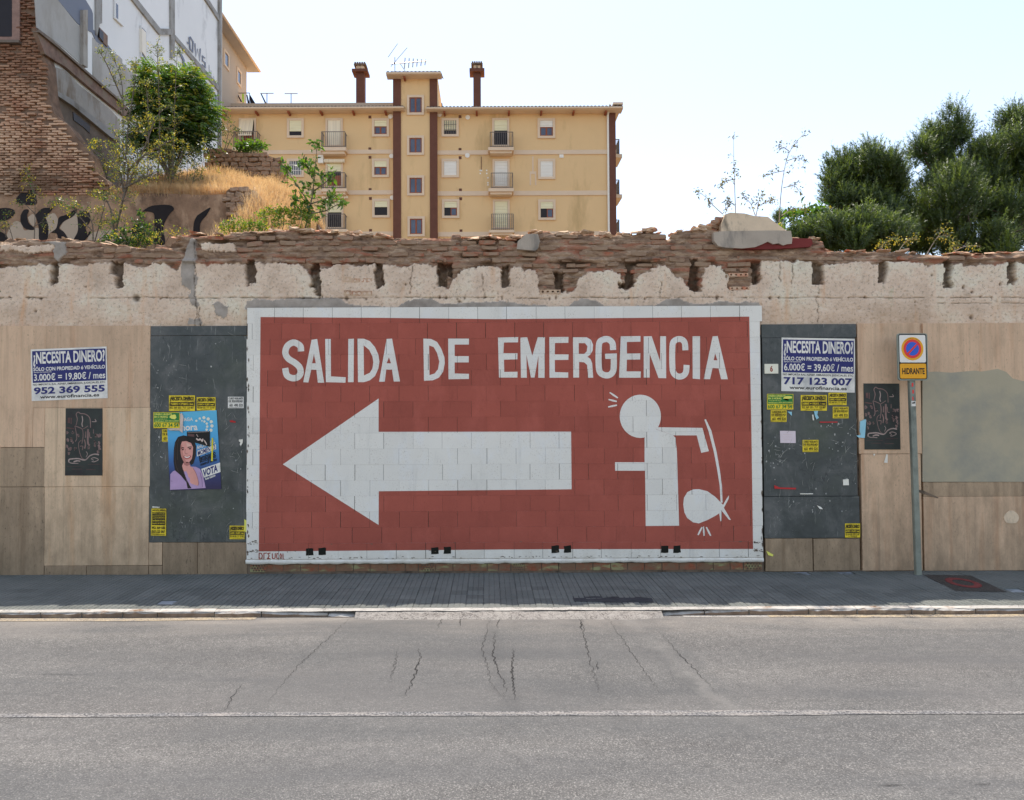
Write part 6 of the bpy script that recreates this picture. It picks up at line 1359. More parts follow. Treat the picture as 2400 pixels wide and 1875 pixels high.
# graffiti wall below
def m_gw():
    g = G('brown lime render'); col = g.ramp(g.noise(1.3, 9, None, .7), [(.3, sh((92, 78, 68))), (.5, sh((120, 102, 88))), (.7, sh((146, 126, 108)))])
    col = g.mix(g.rng(g.noise(1.0, 7, (1, 1, 1), .65, .3, (1, 1, 7)), .50, .62, 0, .75), col, sh((58, 50, 46))); col = g.mix(g.rng(g.noise(2.6, 8, (1, 1, .5), .7, 0, (5, 5, 2)), .56, .68, 0, .5), col, sh((164, 146, 128)))
    return g.finish(col, .95, [(g.noise(15, 7), .6, .02)], .1)
M_gw = m_gw(); M_blkspray = simple('black spray paint', sh((32, 30, 32)), .3, 3); M_grspray = simple('grey spray paint', sh((146, 138, 128)), .06, 2)
def cg(x, y): return (x/5.2, 340+y/5.2)
GW = [(-260, 456), (262, 456), (300, 452), (350, 453), (420, 455), (480, 457), (532, 455), (534, 600), (534, 760), (-260, 760)]
MB().prism([K(x, y, YR+.02) for x, y in GW], (0, .5, 0)).build('graffiti_wall', M_gw, ruin)
def gsp(name, pts, mat, lay, sm=True):
    P = pts if not sm else [tuple(v) for v in curve(pts+[pts[0]], 4)][:-1]
    return MB().prism([K(*cg(*p), YR+.018-.004*lay) for p in P], (0, .003, 0)).build(name, mat, ruin)
gsp('grey_letter_fill', [(120, 1000), (180, 930), (260, 950), (300, 1040), (420, 1010), (480, 1030), (480, 1160), (100, 1160)], M_grspray, 1); gsp('grey_letter_fill', [(580, 860), (660, 830), (710, 920), (690, 1010), (600, 1080), (580, 1160), (560, 1160), (560, 900)], M_grspray, 1)
gsp('grey_letter_fill', [(730, 1010), (800, 900), (930, 820), (960, 950), (930, 1100), (890, 1160), (830, 1160), (790, 1080)], M_grspray, 1); gsp('grey_letter_fill', [(1060, 1160), (1120, 1070), (1350, 1040), (1380, 1160)], M_grspray, 1); gsp('grey_letter_fill', [(340, 880), (400, 840), (440, 900), (410, 990), (360, 940)], M_grspray, 1)
for pts in [[(-60, 780), (60, 765), (150, 780), (180, 820), (140, 880), (60, 920), (-60, 930)], [(200, 640), (260, 580), (340, 540), (420, 560), (440, 640), (440, 720), (350, 730), (250, 710), (200, 690)],
            [(250, 860), (290, 790), (350, 790), (330, 860), (350, 950), (420, 1010), (400, 1035), (310, 1020), (255, 950)], [(430, 850), (520, 770), (640, 760), (700, 690), (600, 830), (560, 880), (590, 1000), (570, 1160), (480, 1160), (470, 1000)],
            [(620, 1070), (680, 1020), (700, 960), (720, 880), (800, 850), (930, 780), (900, 860), (780, 930), (720, 1010), (780, 1060), (830, 1160), (720, 1160), (690, 1080)], [(940, 860), (990, 800), (1080, 820), (1100, 900), (1080, 960), (1040, 1000), (1060, 1080), (1030, 1160), (900, 1160), (950, 1040)],
            [(1730, 810), (1850, 740), (2060, 730), (2120, 780), (2060, 850), (1990, 1000), (2010, 1200), (1880, 1200), (1880, 980), (1870, 830)], [(1600, 1040), (1640, 980), (1740, 960), (1750, 1060), (1700, 1120), (1620, 1100)],
            [(-60, 1050), (20, 1060), (70, 1100), (80, 1160), (-60, 1160)], [(1390, 1120), (1480, 1100), (1490, 1190), (1400, 1200)], [(1060, 1130), (1110, 1070), (1090, 1050), (1050, 1130)]]:
    gsp('black_letter_stroke', pts, M_blkspray, 2)
gsp('black_letter_stroke', [(2400, 860), (2560, 760), (2520, 850), (2440, 960), (2430, 1160), (2360, 1160), (2360, 960)], M_blkspray, 2)
# the stub wall at its end and the long rubble wall higher up
M_st = m_brick('rubble stone', [(118, 104, 94), (136, 120, 108), (102, 90, 80), (148, 118, 98), (124, 112, 106)], (132, 118, 106)); M_stm = simple('earth mortar', sh((92, 78, 66)), .25, 4, bump=.7, bs=15)
def rubble_wall(name, label, poly, Y, depth, ss, nmax, extra=None, cat='wall'):
    c = K(*poly[0], Y); t_ = thing(name, label, cat, (c.x, Y, 0)); MB().prism([K(x, y, Y+.05) for x, y in poly], (0, depth, 0)).build('wall_core', M_stm, t_)
    bs_ = [rough_block('stone', M_st, ss*1.25, .16, ss*.72, ss*.07, 500+k, 2) for k in range(6)]
    xs_ = [p[0] for p in poly]; ys_ = [p[1] for p in poly]; P0 = K(min(xs_), max(ys_), Y); P1 = K(max(xs_), min(ys_), Y); n = 0; z = P0.z; r = 0
    while z < P1.z:
        x = P0.x+(r % 2)*ss*.6
        while x < P1.x:
            px, py = proj(x, Y, z)
            if inpoly(np.array([px]), np.array([py]), poly)[0] and n < nmax and py < 620:
                s = random.uniform(.75, 1.15); inst(random.choice(bs_), 'stone', t_, (x, Y+.06, z), (random.gauss(0, .06), random.gauss(0, .10), random.gauss(0, .08)), (s, 1, random.uniform(.7, 1.1))); n += 1
            x += ss*1.18*random.uniform(.9, 1.1)
        z += ss*.68; r += 1
    return t_
stub = rubble_wall('stub_wall', 'broken end of a low rubble wall beside the graffiti wall', [(530, 448), (540, 441), (565, 443), (596, 446), (596, 560), (532, 560)], YR-.25, .8, .17, 120)
MB().prism([K(x, y, YR-.26) for x, y in [(592, 446), (600, 447), (612, 462), (625, 484), (640, 520), (648, 560), (594, 560)]], (0, .7, 0)).build('plaster_side', M_plaster, stub)
YG = 11.5
rw = rubble_wall('hill_wall', 'dark rubble stone wall crossing the grassy mound under the white building', [(486, 356), (500, 351), (540, 352), (556, 356), (600, 358), (622, 364), (652, 372), (664, 388), (662, 412), (680, 438), (704, 478), (724, 505), (745, 525), (752, 560), (640, 560), (600, 470), (560, 420), (486, 400)], YG, .6, .20, 300)

# ================================================================== the grassy mound
def interp(x, pts): return float(np.interp(x, [p[0] for p in pts], [p[1] for p in pts]))
ztop = K(400, 454, YR).z; xe = K(596, 454, YR).x
MTOP = [(-16, ztop), (xe-1.2, ztop), (xe, ztop-.05), (xe+.55, ztop-.75), (xe+1.1, ztop-1.75), (xe+2.2, 3.6), (xe+6, 1.2), (12, .3)]
def mound_z(x, y):
    b = interp(x, MTOP); r = min(1., max(0., (y-YR-.3)/4.5))
    return b+r*(1.75 if x < xe-1.5 else max(.2, 1.75-(x-xe+1.5)*.35))+float(fbm(x*.8, y*.8, 91))*.35*r-.03
gx = np.linspace(-10.45, 9, 80); gy = np.linspace(YR+.45, 16.5, 30)
V = []; F = []
for j, y in enumerate(gy):
    for i, x in enumerate(gx): V.append((x, y, mound_z(x, y)))
for j in range(len(gy)-1):
    for i in range(len(gx)-1): a = j*len(gx)+i; F.append((a, a+1, a+1+len(gx), a+len(gx)))
# right of the graffiti wall the earth spills forward
npmesh('mound', V, F, M_soil, kind='structure', smooth=True)
gx2 = np.linspace(xe+.15, 4, 30); gy2 = np.linspace(2.2, YR+.5, 24); V = []; F = []
def spill_z(x, y): return max(.2, interp(x, MTOP)-max(0, (YR-.2-y))*.62+float(fbm(x, y, 92))*.25)
for y in gy2:
    for x in gx2: V.append((x, y, spill_z(x, y)))
for j in range(23):
    for i in range(29): a = j*30+i; F.append((a, a+1, a+31, a+30))
npmesh('mound', V, F, M_soil, kind='structure', smooth=True)

# ------------------------------------------------------------------ leaf materials
def m_leaf(name, c0, c1_, trans=.45, rough=.55, tint=(1.25, 1.35, .5)):
    g = G(name); c = g.ramp(g.oi, [(0, c0), (1, c1_)]); f = g.noise(3.5, 3); col = g.mix(g.rng(f, .35, .65), c0, c1_)
    n = g.n; d = n.new('ShaderNodeBsdfDiffuse'); t_ = n.new('ShaderNodeBsdfTranslucent'); gl = n.new('ShaderNodeBsdfGlossy'); gl.inputs['Roughness'].default_value = rough*.7
    g.l.new(col, d.inputs[0]); tc = g.mix(1.0, col, tint, 'MULTIPLY'); g.l.new(tc, t_.inputs[0])
    m1 = n.new('ShaderNodeMixShader'); m1.inputs[0].default_value = trans; g.l.new(d.outputs[0], m1.inputs[1]); g.l.new(t_.outputs[0], m1.inputs[2])
    m2 = n.new('ShaderNodeMixShader'); m2.inputs[0].default_value = .05; g.l.new(m1.outputs[0], m2.inputs[1]); g.l.new(gl.outputs[0], m2.inputs[2])
    g.l.new(m2.outputs[0], g.out.inputs[0]); n.remove(g.b); return g.m
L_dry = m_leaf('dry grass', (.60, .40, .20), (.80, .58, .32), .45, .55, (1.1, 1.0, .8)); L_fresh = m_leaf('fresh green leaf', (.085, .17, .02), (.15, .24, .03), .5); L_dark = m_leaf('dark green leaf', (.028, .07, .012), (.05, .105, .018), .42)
L_grey = m_leaf('grey green leaf', (.10, .14, .05), (.17, .20, .08), .4); L_yel = m_leaf('yellow flower', (.62, .42, .04), (.72, .55, .08), .4); L_olive = m_leaf('dry olive leaf', (.10, .10, .05), (.20, .17, .09), .3)
L_pine = m_leaf('pine needle', (.040, .064, .014), (.085, .125, .024), .35); L_pinelit = m_leaf('sunlit pine needle', (.15, .20, .028), (.24, .28, .06), .55); L_ylw = m_leaf('yellowing leaf', (.22, .24, .03), (.36, .32, .05), .5)  # the brighter of the two pine needles has sunlight put into its colour
T_bark = simple('grey brown stem', (.16, .125, .09), .25, 6, bump=.4, bs=40); T_pale = simple('pale dry stem', (.34, .27, .20), .2, 6); T_pine = simple('pine bark', (.075, .05, .036), .3, 4, bump=.6, bs=20)

def leafset(P, D, L, W, rg, droop=.3, n=4):
    """array of diamond leaves: points P, directions D, length L, width W"""
    N = len(P); D = D/np.linalg.norm(D, axis=1, keepdims=True); U = rg.normal(size=(N, 3)); U -= (U*D).sum(1, keepdims=True)*D; U /= np.linalg.norm(U, axis=1, keepdims=True)+1e-9
    L = np.broadcast_to(L, (N,))[:, None]; W = np.broadcast_to(W, (N,))[:, None]
    tip = P+D*L; tip[:, 2] -= droop*L[:, 0]*.5; mid = P+D*L*.45
    V = np.stack([P, mid+U*W/2, tip, mid-U*W/2], 1).reshape(-1, 3); F = (np.arange(N)[:, None]*4+np.arange(4)[None]); return V, F
# dry grass: thousands of thin bent blades
def grass(N, area, zf, mat, hmin, hmax, seed, w=.006):
    rg = np.random.default_rng(seed); Vs = []; x = rg.uniform(area[0], area[1], N); y = rg.uniform(area[2], area[3], N)
    keep = vnoise(x*2.2, y*2.2, seed) > .16; x, y = x[keep], y[keep]; z = np.array([zf(a, b) for a, b in zip(x, y)]); N = len(x)
    h = rg.uniform(hmin, hmax, N)*(.55+vnoise(x*1.5, y*1.5, seed+1)*.8); an = rg.uniform(0, 6.283, N); le = rg.uniform(.05, .6, N)*h; lx, ly = np.cos(an)*le, np.sin(an)*le; wx_, wy_ = -np.sin(an)*w, np.cos(an)*w
    b0 = np.stack([x-wx_, y-wy_, z-.02], 1); b1 = np.stack([x+wx_, y+wy_, z-.02], 1); m0 = np.stack([x+lx*.35-wx_*.8, y+ly*.35-wy_*.8, z+h*.6], 1); m1 = np.stack([x+lx*.35+wx_*.8, y+ly*.35+wy_*.8, z+h*.6], 1); tp = np.stack([x+lx, y+ly, z+h*.95], 1); tq = tp+np.stack([wx_*.6, wy_*.6, h*0], 1)
    V = np.stack([b0, b1, m1, m0, tp, tq], 1).reshape(-1, 3); a = np.arange(N)[:, None]*6; F = np.concatenate([a+np.array([[0, 1, 2, 3]]), a+np.array([[3, 2, 5, 4]])]); return V, F
V1, F1 = grass(46000, (-8.9, xe+.6, YR+.35, 12.5), mound_z, L_dry, .22, .50, 5, .005)
V2, F2 = grass(16000, (xe+.1, xe+2.6, 3.6, YR+.5), spill_z, L_dry, .2, .48, 6, .005)
V3, F3 = grass(14000, (-9.4, xe+.1, YR+.02, YR+.6), lambda x, y: ztop-.06, L_dry, .10, .34, 8, .004)
npmesh('dry_grass', np.concatenate([V1, V2, V3]), np.concatenate([F1, F2+len(V1), F3+len(V1)+len(V2)]), L_dry, None, label='straw coloured dry grass covering the mound behind the graffiti wall', cat='grass', kind='stuff')

# ------------------------------------------------------------------ shrubs
def shrub(name, label, cat, stems, leafmat, lsize, nleaf, seed, flower=0, stem_r=.012, stemmat=None, bare=.25, spread=.35, cluster=.10, second=None, group=None, twigs=6, fl=.055, twlen=.38, fmat=None):
    """stems: list of pixel paths with a depth; side twigs carry clusters of leaves"""
    rg = np.random.default_rng(seed); r = random.Random(seed); b = K(*stems[0][0][0], stems[0][1]); t_ = thing(name, label, cat, tuple(b), group)
    smb = MB(); LP = []; LD = []; FP = []; FD = []
    for path, Y in stems:
        pts = [K(x, y, Y+r.uniform(-.05, .05)) for x, y in path]
        pp = [Vector(v) for v in curve3(pts, 5)]; n = len(pp); ln = sum((pp[i+1]-pp[i]).length for i in range(n-1))
        smb.tube(pp, [stem_r*(1-.75*i/(n-1)) for i in range(n)], 5)
        for k in range(int(twigs*max(1, ln/.8))):
            f = r.uniform(bare, 1); i = min(n-2, int(f*(n-1))); o = pp[i]; base_d = (pp[i+1]-pp[i]).normalized()
            d = (base_d*.5+Vector((r.gauss(0, 1), r.gauss(0, 1), r.gauss(.25, .5))).normalized()).normalized(); L_ = twlen*r.uniform(.5, 1.2)*(1.15-.6*f)
            q = [o, o+d*L_*.5+Vector((0, 0, .02)), o+d*L_+Vector((0, 0, -.04*r.random()))]; smb.tube(q, [stem_r*.35, stem_r*.25, stem_r*.12], 3)
            for _ in range(nleaf):
                s = r.uniform(.35, 1.05); p = q[0].lerp(q[1], s*2) if s < .5 else q[1].lerp(q[2], (s-.5)*2)
                LP.append(p+Vector((rg.normal()*cluster*.25, rg.normal()*cluster*.25, rg.normal()*cluster*.25))); LD.append(d*.6+Vector(rg.normal(size=3)))
            if flower and r.random() < flower:
                for _ in range(r.randint(5, 10)):
                    FP.append(q[2]+Vector(rg.normal(size=3))*.035); FD.append(Vector(rg.normal(size=3))+Vector((0, 0, -.2)))
        for _ in range(nleaf*2): LP.append(pp[-1]+Vector(rg.normal(size=3))*.03); LD.append(Vector(rg.normal(size=3))+Vector((0, 0, .6)))
    smb.build('stem', stemmat or T_bark, t_)
    P = np.array([tuple(v) for v in LP]); D = np.array([tuple(v) for v in LD]); N = len(P)
    V, F = leafset(P, D, lsize*rg.uniform(.6, 1.25, N), lsize*.42*rg.uniform(.7, 1.2, N), rg)
    if second:
        h = rg.random(N) < .3; npmesh('foliage', V, F, [leafmat, second], t_, h.astype(int), kind='stuff')
    else: npmesh('foliage', V, F, leafmat, t_, kind='stuff')
    if FP:
        P = np.array([tuple(v) for v in FP]); D = np.array([tuple(v) for v in FD]); V, F = leafset(P, D, fl, fl*.30, rg, .2); npmesh('flowers', V, F, fmat or L_yel, t_, kind='stuff')
    return t_
def curve3(pts, n=5):
    P = [Vector(p) for p in pts]
    if len(P) == 2: return [P[0].lerp(P[1], k/n) for k in range(n+1)]
    o = []
    for i in range(len(P)-1):
        a, b, c, d = P[max(i-1, 0)], P[i], P[i+1], P[min(i+2, len(P)-1)]
        for k in range(n):
            t = k/n; o.append(.5*((2*b)+(c-a)*t+(2*a-5*b+4*c-d)*t*t+(-a+3*b-3*c+d)*t**3))
    return o+[P[-1]]
YT = 5.9
GN = 'yellow flowering shrubs behind the wall'
shrub('flowering_shrub', 'tallest yellow flowered shrub rising from the mound past the white building', 'shrub', [([(292, 452), (290, 380), (288, 300), (286, 200), (262, 125)], YT+2), ([(292, 400), (300, 300), (318, 180), (318, 150)], YT+2), ([(286, 230), (250, 150), (232, 120)], YT+2)], L_grey, .062, 9, 31, .35, .02, None, .2, .4, .12, L_ylw, GN, 9)
shrub('flowering_shrub', 'wide yellow flowered shrub in front of the graffiti letters', 'shrub', [([(268, 572), (276, 520), (290, 460), (300, 400), (290, 350), (262, 300)], YT), ([(288, 465), (310, 410), (345, 330), (360, 280)], YT), ([(290, 450), (280, 400), (250, 350), (225, 330)], YT), ([(300, 400), (330, 370), (380, 340), (410, 325)], YT), ([(292, 440), (330, 420), (372, 400)], YT), ([(268, 560), (262, 500), (246, 462), (240, 455)], YT)], L_grey, .062, 10, 32, .75, .026, None, .12, .4, .12, L_ylw, GN, 11)
shrub('flowering_shrub', 'slim yellow flowered shrub near the dense green tree', 'shrub', [([(345, 440), (348, 330), (346, 240), (340, 190)], YT+1.6), ([(348, 320), (370, 270), (400, 245)], YT+1.6), ([(348, 330), (325, 300), (312, 290)], YT+1.6), ([(405, 420), (408, 320), (410, 230), (416, 110)], YT+2.2), ([(370, 410), (374, 300), (370, 150), (368, 110)], YT+2.2)], L_grey, .062, 9, 33, .55, .018, None, .15, .4, .12, L_ylw, GN, 10)
shrub('flowering_shrub', 'leaning yellow flowered shrub against the grey letter', 'shrub', [([(218, 572), (215, 520), (190, 495), (150, 478), (132, 480)], YT-.3), ([(220, 572), (235, 520), (245, 480), (246, 462)], YT-.3), ([(215, 540), (180, 500), (172, 480)], YT-.3), ([(222, 570), (252, 545), (268, 520)], YT-.3)], L_grey, .060, 9, 34, .75, .013, None, .15, .4, .12, L_fresh, GN, 10)
shrub('flowering_shrub', 'low leafy yellow flowered shrub at the dip in the wall top', 'shrub', [([(318, 588), (330, 560), (345, 530)], YT-1.5), ([(300, 582), (290, 560), (286, 540)], YT-1.5), ([(335, 585), (352, 566), (356, 550)], YT-1.5), ([(310, 585), (322, 560), (328, 530), (326, 500)], YT-1.5), ([(290, 578), (262, 566), (250, 560)], YT-1.5), ([(345, 585), (320, 570), (300, 565)], YT-1.5)], L_dark, .065, 16, 35, .5, .010, None, .1, .4, .12, L_fresh, GN, 12, twlen=.3)
shrub('flowering_shrub', 'thin single stemmed shrub before the black letters at far left', 'shrub', [([(80, 562), (82, 500), (80, 440), (62, 400)], YT-.5), ([(81, 530), (96, 522), (102, 524)], YT-.5), ([(81, 500), (60, 480), (50, 478)], YT-.5), ([(80, 455), (70, 432), (62, 424)], YT-.5)], L_grey, .055, 5, 36, .5, .010, None, .25, .4, .12, L_fresh, GN, 5, twlen=.28)
shrub('flowering_shrub', 'small yellow flowered shrub at the left photo edge', 'shrub', [([(20, 562), (10, 545), (-10, 530)], YT-.5), ([(14, 556), (12, 520), (16, 500)], YT-.5), ([(30, 562), (22, 535), (8, 520)], YT-.5)], L_grey, .055, 6, 37, .7, .009, None, .2, .4, .12, L_fresh, GN, 5, twlen=.25)
shrub('flowering_shrub', 'sparse yellow flowered sprigs beside the black T shaped letter', 'shrub', [([(372, 568), (378, 545), (376, 520)], YT-2.5), ([(390, 566), (400, 548), (410, 540)], YT-2.5), ([(408, 560), (420, 546), (432, 540)], YT-2.5), ([(382, 566), (366, 545), (360, 520)], YT-2.5)], L_grey, .045, 5, 38, .6, .006, None, .2, .4, .12, L_ylw, GN, 4, twlen=.18)
# broad weeds and the leafy sapling right of the mound
shrub('leafy_sapling', 'bright green broad leaved sapling in front of the ochre building', 'sapling', [([(714, 540), (730, 470), (738, 400), (744, 335)], 2.4), ([(728, 480), (700, 440), (680, 410), (672, 396)], 2.4), ([(732, 450), (760, 430), (774, 415)], 2.4), ([(724, 500), (760, 495), (790, 480), (802, 478)], 2.4), ([(722, 505), (700, 490), (690, 470)], 2.4), ([(736, 410), (720, 392), (712, 385)], 2.4), ([(728, 478), (752, 470), (772, 462)], 2.4)], L_fresh, .105, 9, 41, 0, .014, None, .12, .4, .12, L_dark, None, 8, twlen=.26)
shrub('green_weeds', 'light green weeds at the foot of the grassy slope', 'weeds', [([(620+i*14, 545), (624+i*14+(i % 3)*4, 520-(i*37 % 23)), (618+i*14, 498-(i*53 % 17)+i*1.5)], 2.2) for i in range(8)], L_fresh, .062, 12, 42, .12, .006, None, .1, .4, .12, L_ylw, None, 9, twlen=.22)
shrub('green_weeds', 'low green weeds on the wall crest before the rubble stub', 'weeds', [([(525+i*11, 548), (528+i*11, 538), (524+i*11+(i % 2)*6, 528-(i*31 % 9))], 1.2) for i in range(9)], L_fresh, .05, 9, 43, .2, .004, None, .05, .4, .1, L_ylw, None, 8, twlen=.13)
shrub('green_weeds', 'green creeper on top of the dark rubble wall', 'weeds', [([(552+i*9, 357), (556+i*9, 350), (560+i*9, 343-(i*17 % 7))], YG+.2) for i in range(7)], L_fresh, .14, 8, 44, 0, .01, None, .05, .4, .2, None, None, 8, twlen=.3)
shrub('withered_shrub', 'withered brown green shrub at the corner of the white building', 'shrub', [([(526, 352), (535, 310), (530, 270)], YG-.4), ([(530, 350), (545, 320), (556, 305)], YG-.4), ([(520, 352), (512, 318), (522, 300)], YG-.4), ([(524, 352), (505, 330), (500, 320)], YG-.4)], L_olive, .09, 6, 45, .15, .012, None, .2, .4, .15, L_grey, None, 6, twlen=.35)
# dense green tree with feathery leaves
def frond_tree(name, label, ell, base, Y, nf, seed):
    rg = np.random.default_rng(seed); b = K(*base, Y); t_ = thing(name, label, 'tree', tuple(b))
    tr = MB(); Vs = []; Fs = []; mi = []; off = 0
    cs = []
    for (cx, cy, rx, ry) in ell:
        c = K(cx, cy, Y); cs.append((c, rx/FPX*(Y+10.59), ry/FPX*(Y+10.59)))
        tr.tube(curve3([b, b.lerp(c, .5)+Vector((rg.normal()*.1, rg.normal()*.1, 0)), c], 5), [.05, .045, .04, .036, .033, .03, .027, .023, .02, .016, .010], 6)
    tr.build('trunk', T_bark, t_)
    sub = []
    for c, rx, ry in cs:
        for _ in range(6):
            v = rg.normal(size=3); v /= np.linalg.norm(v); q = rg.uniform(.5, .95); sub.append((Vector(np.array(c)+v*np.array([rx, rx, ry])*q), rx*rg.uniform(.28, .5), ry*rg.uniform(.28, .5)))
        sub.append((c, rx*.6, ry*.6))
    cs = sub
    vol = np.array([rx*rx*ry for _, rx, ry in cs]); ch = rg.choice(len(cs), nf, p=vol/vol.sum())
    for i in range(nf):
        c, rx, ry = cs[ch[i]]; v = rg.normal(size=3); v /= np.linalg.norm(v); rr_ = rg.uniform(.45, 1.0)**.5
        p = np.array(c)+v*np.array([rx, rx*.9, ry])*rr_; d = v*np.array([1, 1, .5])+np.array([0, 0, .15])+rg.normal(size=3)*.25; d /= np.linalg.norm(d); L_ = rg.uniform(.25, .48); s = np.cross(d, [0, 0, 1]); s /= np.linalg.norm(s)+1e-9
        k = np.linspace(.12, 1, 9); cp = p[None]+d[None]*(k*L_)[:, None]; cp[:, 2] -= .30*L_*k**2
        for sg_ in (-1, 1):
            D = s[None]*sg_+d[None]*.45+rg.normal(size=(9, 3))*.1; D[:, 2] -= .25
            V, F = leafset(cp, D, .105*(1.1-.5*k)*rg.uniform(.85, 1.15), .034, rg, .2); Vs.append(V); Fs.append(F+off); off += len(V)
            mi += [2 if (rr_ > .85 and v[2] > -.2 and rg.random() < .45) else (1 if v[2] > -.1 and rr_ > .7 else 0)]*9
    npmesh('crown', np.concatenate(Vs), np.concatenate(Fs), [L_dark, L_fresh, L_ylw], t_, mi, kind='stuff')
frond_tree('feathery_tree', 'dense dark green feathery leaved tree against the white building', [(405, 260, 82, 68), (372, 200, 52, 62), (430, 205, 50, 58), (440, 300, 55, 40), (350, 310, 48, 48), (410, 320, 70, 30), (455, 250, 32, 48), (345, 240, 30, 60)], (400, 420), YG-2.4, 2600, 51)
# dry yellowish underbrush over the upper mound
shrub('underbrush', 'tangle of yellow green brush on the mound below the feathery tree', 'shrub', [([(230+i*17, 440-(i % 3)*8), (236+i*17, 395), (228+i*17+(i*29 % 17), 352-(i*41 % 24))], YT+2.6-(i % 3)*.4) for i in range(15)], L_grey, .06, 11, 52, .55, .010, None, .1, .4, .12, L_ylw, None, 10, twlen=.42)

# ------------------------------------------------------------------ right: dry stalks on the wall, twigs, pines
def stalk(name, label, stems, seed, mat=L_olive, twigs=9, flower=.3, ls=.05, twlen=.2, r=.007, nl=4):
    return shrub(name, label, 'dry plant', stems, mat, ls, nl, seed, flower, r, T_pale, .28, .3, .06, L_olive, None, twigs, .03, twlen)
stalk('dry_stalk', 'tall straight dry stalk on the grey plaster block', [([(1724, 500), (1722, 440), (1720, 380), (1719, 322)], .14), ([(1721, 420), (1700, 425), (1688, 435)], .14)], 61, twigs=9, flower=.2, twlen=.13)
stalk('dry_stalk', 'taller bent dry stalk with drooping sprays right of the plaster block', [([(1826, 520), (1832, 440), (1845, 370), (1868, 330), (1890, 312)], .2), ([(1838, 400), (1815, 405), (1798, 412)], .2), ([(1842, 378), (1870, 370), (1888, 382)], .2), ([(1836, 440), (1862, 436), (1875, 452)], .2), ([(1850, 355), (1835, 345), (1826, 352)], .2), ([(1832, 505), (1860, 490), (1888, 490)], .2)], 62, twigs=7, twlen=.12)
stalk('dry_stalk', 'low dry sprig leaning left off the plaster block', [([(1694, 502), (1670, 480), (1652, 460), (1630, 448)], .16), ([(1700, 500), (1708, 480), (1712, 468)], .16)], 63, twigs=14, flower=.1, twlen=.10)
stalk('dry_stalk', 'short dry sprig on the right half of the plaster block', [([(1772, 506), (1778, 475), (1784, 455)], .16), ([(1776, 485), (1800, 470), (1820, 468)], .16), ([(1770, 505), (1758, 475), (1740, 462)], .16)], 64, twigs=10, flower=.1, twlen=.10)
for k, (st, lb) in enumerate([([([(2058, 592), (2070, 572), (2085, 562), (2098, 560)], .3), ([(2060, 590), (2068, 580), (2072, 570)], .3)], 'first small twig on the right crest, nearest the red plaster'), ([([(2104, 592), (2120, 570), (2138, 560), (2150, 562)], .3)], 'small yellow flowered twig second on the right crest'),
                 ([([(2172, 596), (2190, 566), (2210, 540), (2224, 520)], .3), ([(2196, 556), (2212, 552), (2226, 554)], .3)], 'tallest bare twig leaning right on the right crest'), ([([(2232, 592), (2260, 578), (2290, 576), (2298, 582)], .3), ([(2240, 590), (2236, 578), (2234, 572)], .3)], 'low leafy twig at the far right of the crest')]):
    stalk('crest_twig', lb, st, 70+k, L_grey, 8, .6, .05, .10, .005, 3)
shrub('green_weeds', 'green bush rising behind the red plaster on the wall', 'weeds', [([(1850+i*16, 560+(i % 2)*8), (1855+i*16, 530), (1850+i*16+(i*23 % 11), 505-(i*31 % 14))], 14.0) for i in range(6)], L_fresh, .22, 9, 48, .2, .02, None, .05, .4, .3, L_dark, None, 9, twlen=.8, fl=.1)
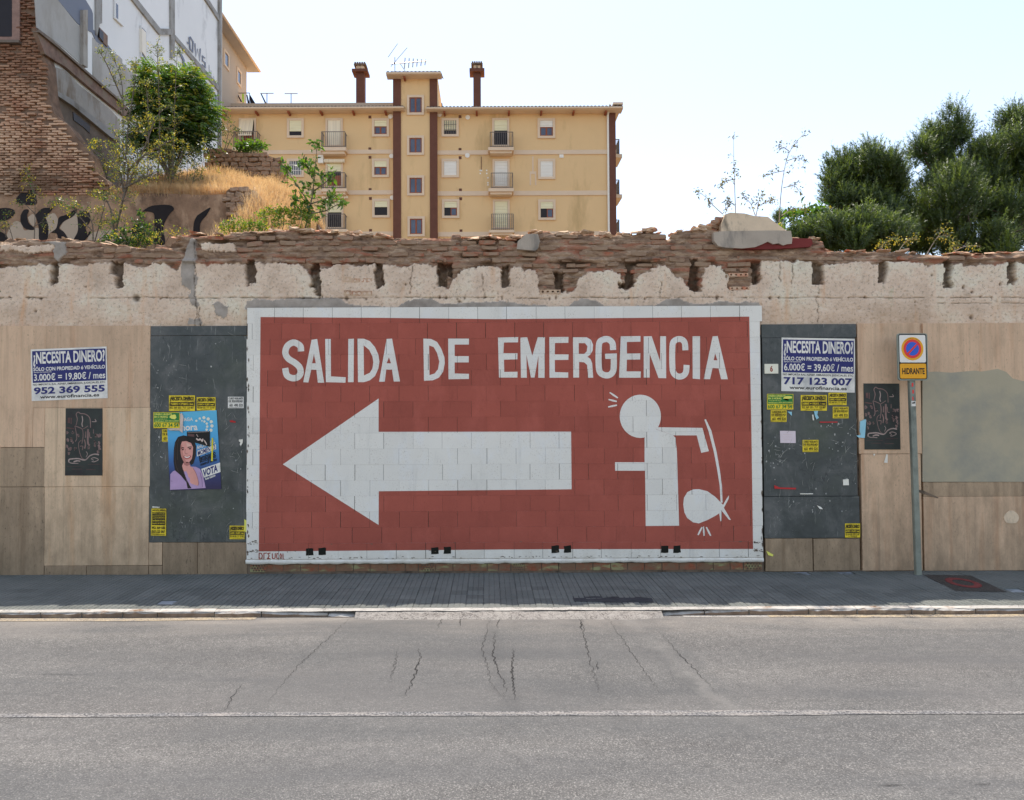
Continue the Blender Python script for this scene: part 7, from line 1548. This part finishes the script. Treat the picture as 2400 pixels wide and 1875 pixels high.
def pine(name, label, lobes, base, Y, nshoot, seed, nn=30):
    rg = np.random.default_rng(seed); b = K(*base, Y); b.z = -.3 if b.z > 0 else b.z; t_ = thing(name, label, 'tree', tuple(b)); k = (Y+10.59)/FPX
    tr = MB(); cs = []
    for (cx, cy, rx, ry) in lobes:
        c = K(cx, cy, Y+rg.normal()*.6*rx*k); cs.append((np.array(c), rx*k, ry*k))
    tp = K(lobes[0][0], lobes[0][1], Y); tr.tube(curve3([b, b.lerp(tp, .5)+Vector((.2, 0, 0)), tp], 6), [.24, .22, .2, .19, .17, .16, .14, .12, .1, .09, .07, .05, .03], 8)
    for c, rx, ry in cs[1:]:
        o = b.lerp(tp, rg.uniform(.45, .8)); cc = Vector(c); tr.tube(curve3([o, o.lerp(cc, .5)+Vector((0, 0, -.2)), cc], 5), [.09, .085, .08, .07, .06, .055, .05, .04, .035, .03, .02], 5)
        for _ in range(5):
            v = Vector(rg.normal(size=3)).normalized(); e_ = cc+Vector((v.x*rx*.9, v.y*rx*.9, v.z*ry*.8)); tr.tube([cc, cc.lerp(e_, .6)+Vector((0, 0, .05)), e_], [.03, .02, .01], 4)
    tr.build('trunk', T_pine, t_)
    sub = []
    for c, rx, ry in cs:
        for _ in range(9):
            v = rg.normal(size=3); v /= np.linalg.norm(v); q = rg.uniform(.45, .98); s_ = rg.uniform(.20, .40)*min(rx, ry); sub.append((c+v*np.array([rx, rx, ry])*q, s_*rg.uniform(.8, 1.1), s_*rg.uniform(.9, 1.6)))
        sub.append((c, rx*.5, ry*.5))
    cs = sub
    vol = np.array([rx*ry for _, rx, ry in cs]); ch = rg.choice(len(cs), nshoot, p=vol/vol.sum())
    C = np.array([cs[i][0] for i in ch]); RX = np.array([cs[i][1] for i in ch]); RY = np.array([cs[i][2] for i in ch])
    v = rg.normal(size=(nshoot, 3)); v /= np.linalg.norm(v, axis=1, keepdims=True); rad = rg.uniform(.25, 1.0, nshoot)**.45
    rad *= .80+.28*rg.random(nshoot)
    P = C+v*np.stack([RX, RX, RY], 1)*rad[:, None]; D = v*np.array([.55, .55, .3])+np.array([0, 0, .75])+rg.normal(size=(nshoot, 3))*.22; D /= np.linalg.norm(D, axis=1, keepdims=True); SL_ = rg.uniform(.20, .62, nshoot)*(.6+rad*.6)
    # needles stand round each upright shoot
    tt = rg.uniform(0, 1, (nshoot, nn)); base_ = P[:, None]+D[:, None]*(SL_[:, None]*tt)[..., None]; nd = rg.normal(size=(nshoot, nn, 3)); nd -= (nd*D[:, None]).sum(-1, keepdims=True)*D[:, None]; nd /= np.linalg.norm(nd, axis=-1, keepdims=True)+1e-9
    dir_ = nd*.75+D[:, None]*.75; Ln = rg.uniform(.06, .11, (nshoot, nn))[..., None]; tip = base_+dir_*Ln; side = np.cross(dir_, nd+.3); side /= np.linalg.norm(side, axis=-1, keepdims=True)+1e-9; wv = .0095
    V = np.stack([base_-side*wv, base_+side*wv, tip], 2).reshape(-1, 3); F = np.arange(len(V)).reshape(-1, 3)
    lit = (rad > .70) & (v[:, 2] > -.1); mi = np.repeat(np.where(lit & (rg.random(nshoot) < .7), 1, 0), nn)  # painted sunlight: outer, upper shoots mostly take the brighter needle colour
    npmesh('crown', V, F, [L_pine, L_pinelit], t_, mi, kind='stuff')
YPn = 15.0
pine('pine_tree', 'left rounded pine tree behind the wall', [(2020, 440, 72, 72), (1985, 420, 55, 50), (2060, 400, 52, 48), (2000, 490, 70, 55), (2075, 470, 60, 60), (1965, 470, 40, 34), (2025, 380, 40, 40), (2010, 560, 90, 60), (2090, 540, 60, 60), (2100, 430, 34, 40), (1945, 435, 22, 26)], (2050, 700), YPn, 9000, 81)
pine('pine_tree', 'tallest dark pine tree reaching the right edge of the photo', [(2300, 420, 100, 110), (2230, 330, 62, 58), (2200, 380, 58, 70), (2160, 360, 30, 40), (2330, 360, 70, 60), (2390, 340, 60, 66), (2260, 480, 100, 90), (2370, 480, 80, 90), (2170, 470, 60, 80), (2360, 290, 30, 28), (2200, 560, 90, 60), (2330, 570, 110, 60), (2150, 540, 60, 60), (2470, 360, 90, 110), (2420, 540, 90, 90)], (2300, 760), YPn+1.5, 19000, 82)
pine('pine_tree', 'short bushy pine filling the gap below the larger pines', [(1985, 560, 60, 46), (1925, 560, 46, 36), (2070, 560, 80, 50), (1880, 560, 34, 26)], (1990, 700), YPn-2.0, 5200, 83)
pine('pine_tree', 'tiny distant round tree beside the plaster block', [(1829, 508, 16, 17), (1826, 520, 18, 14)], (1829, 640), 70, 900, 84, 20)
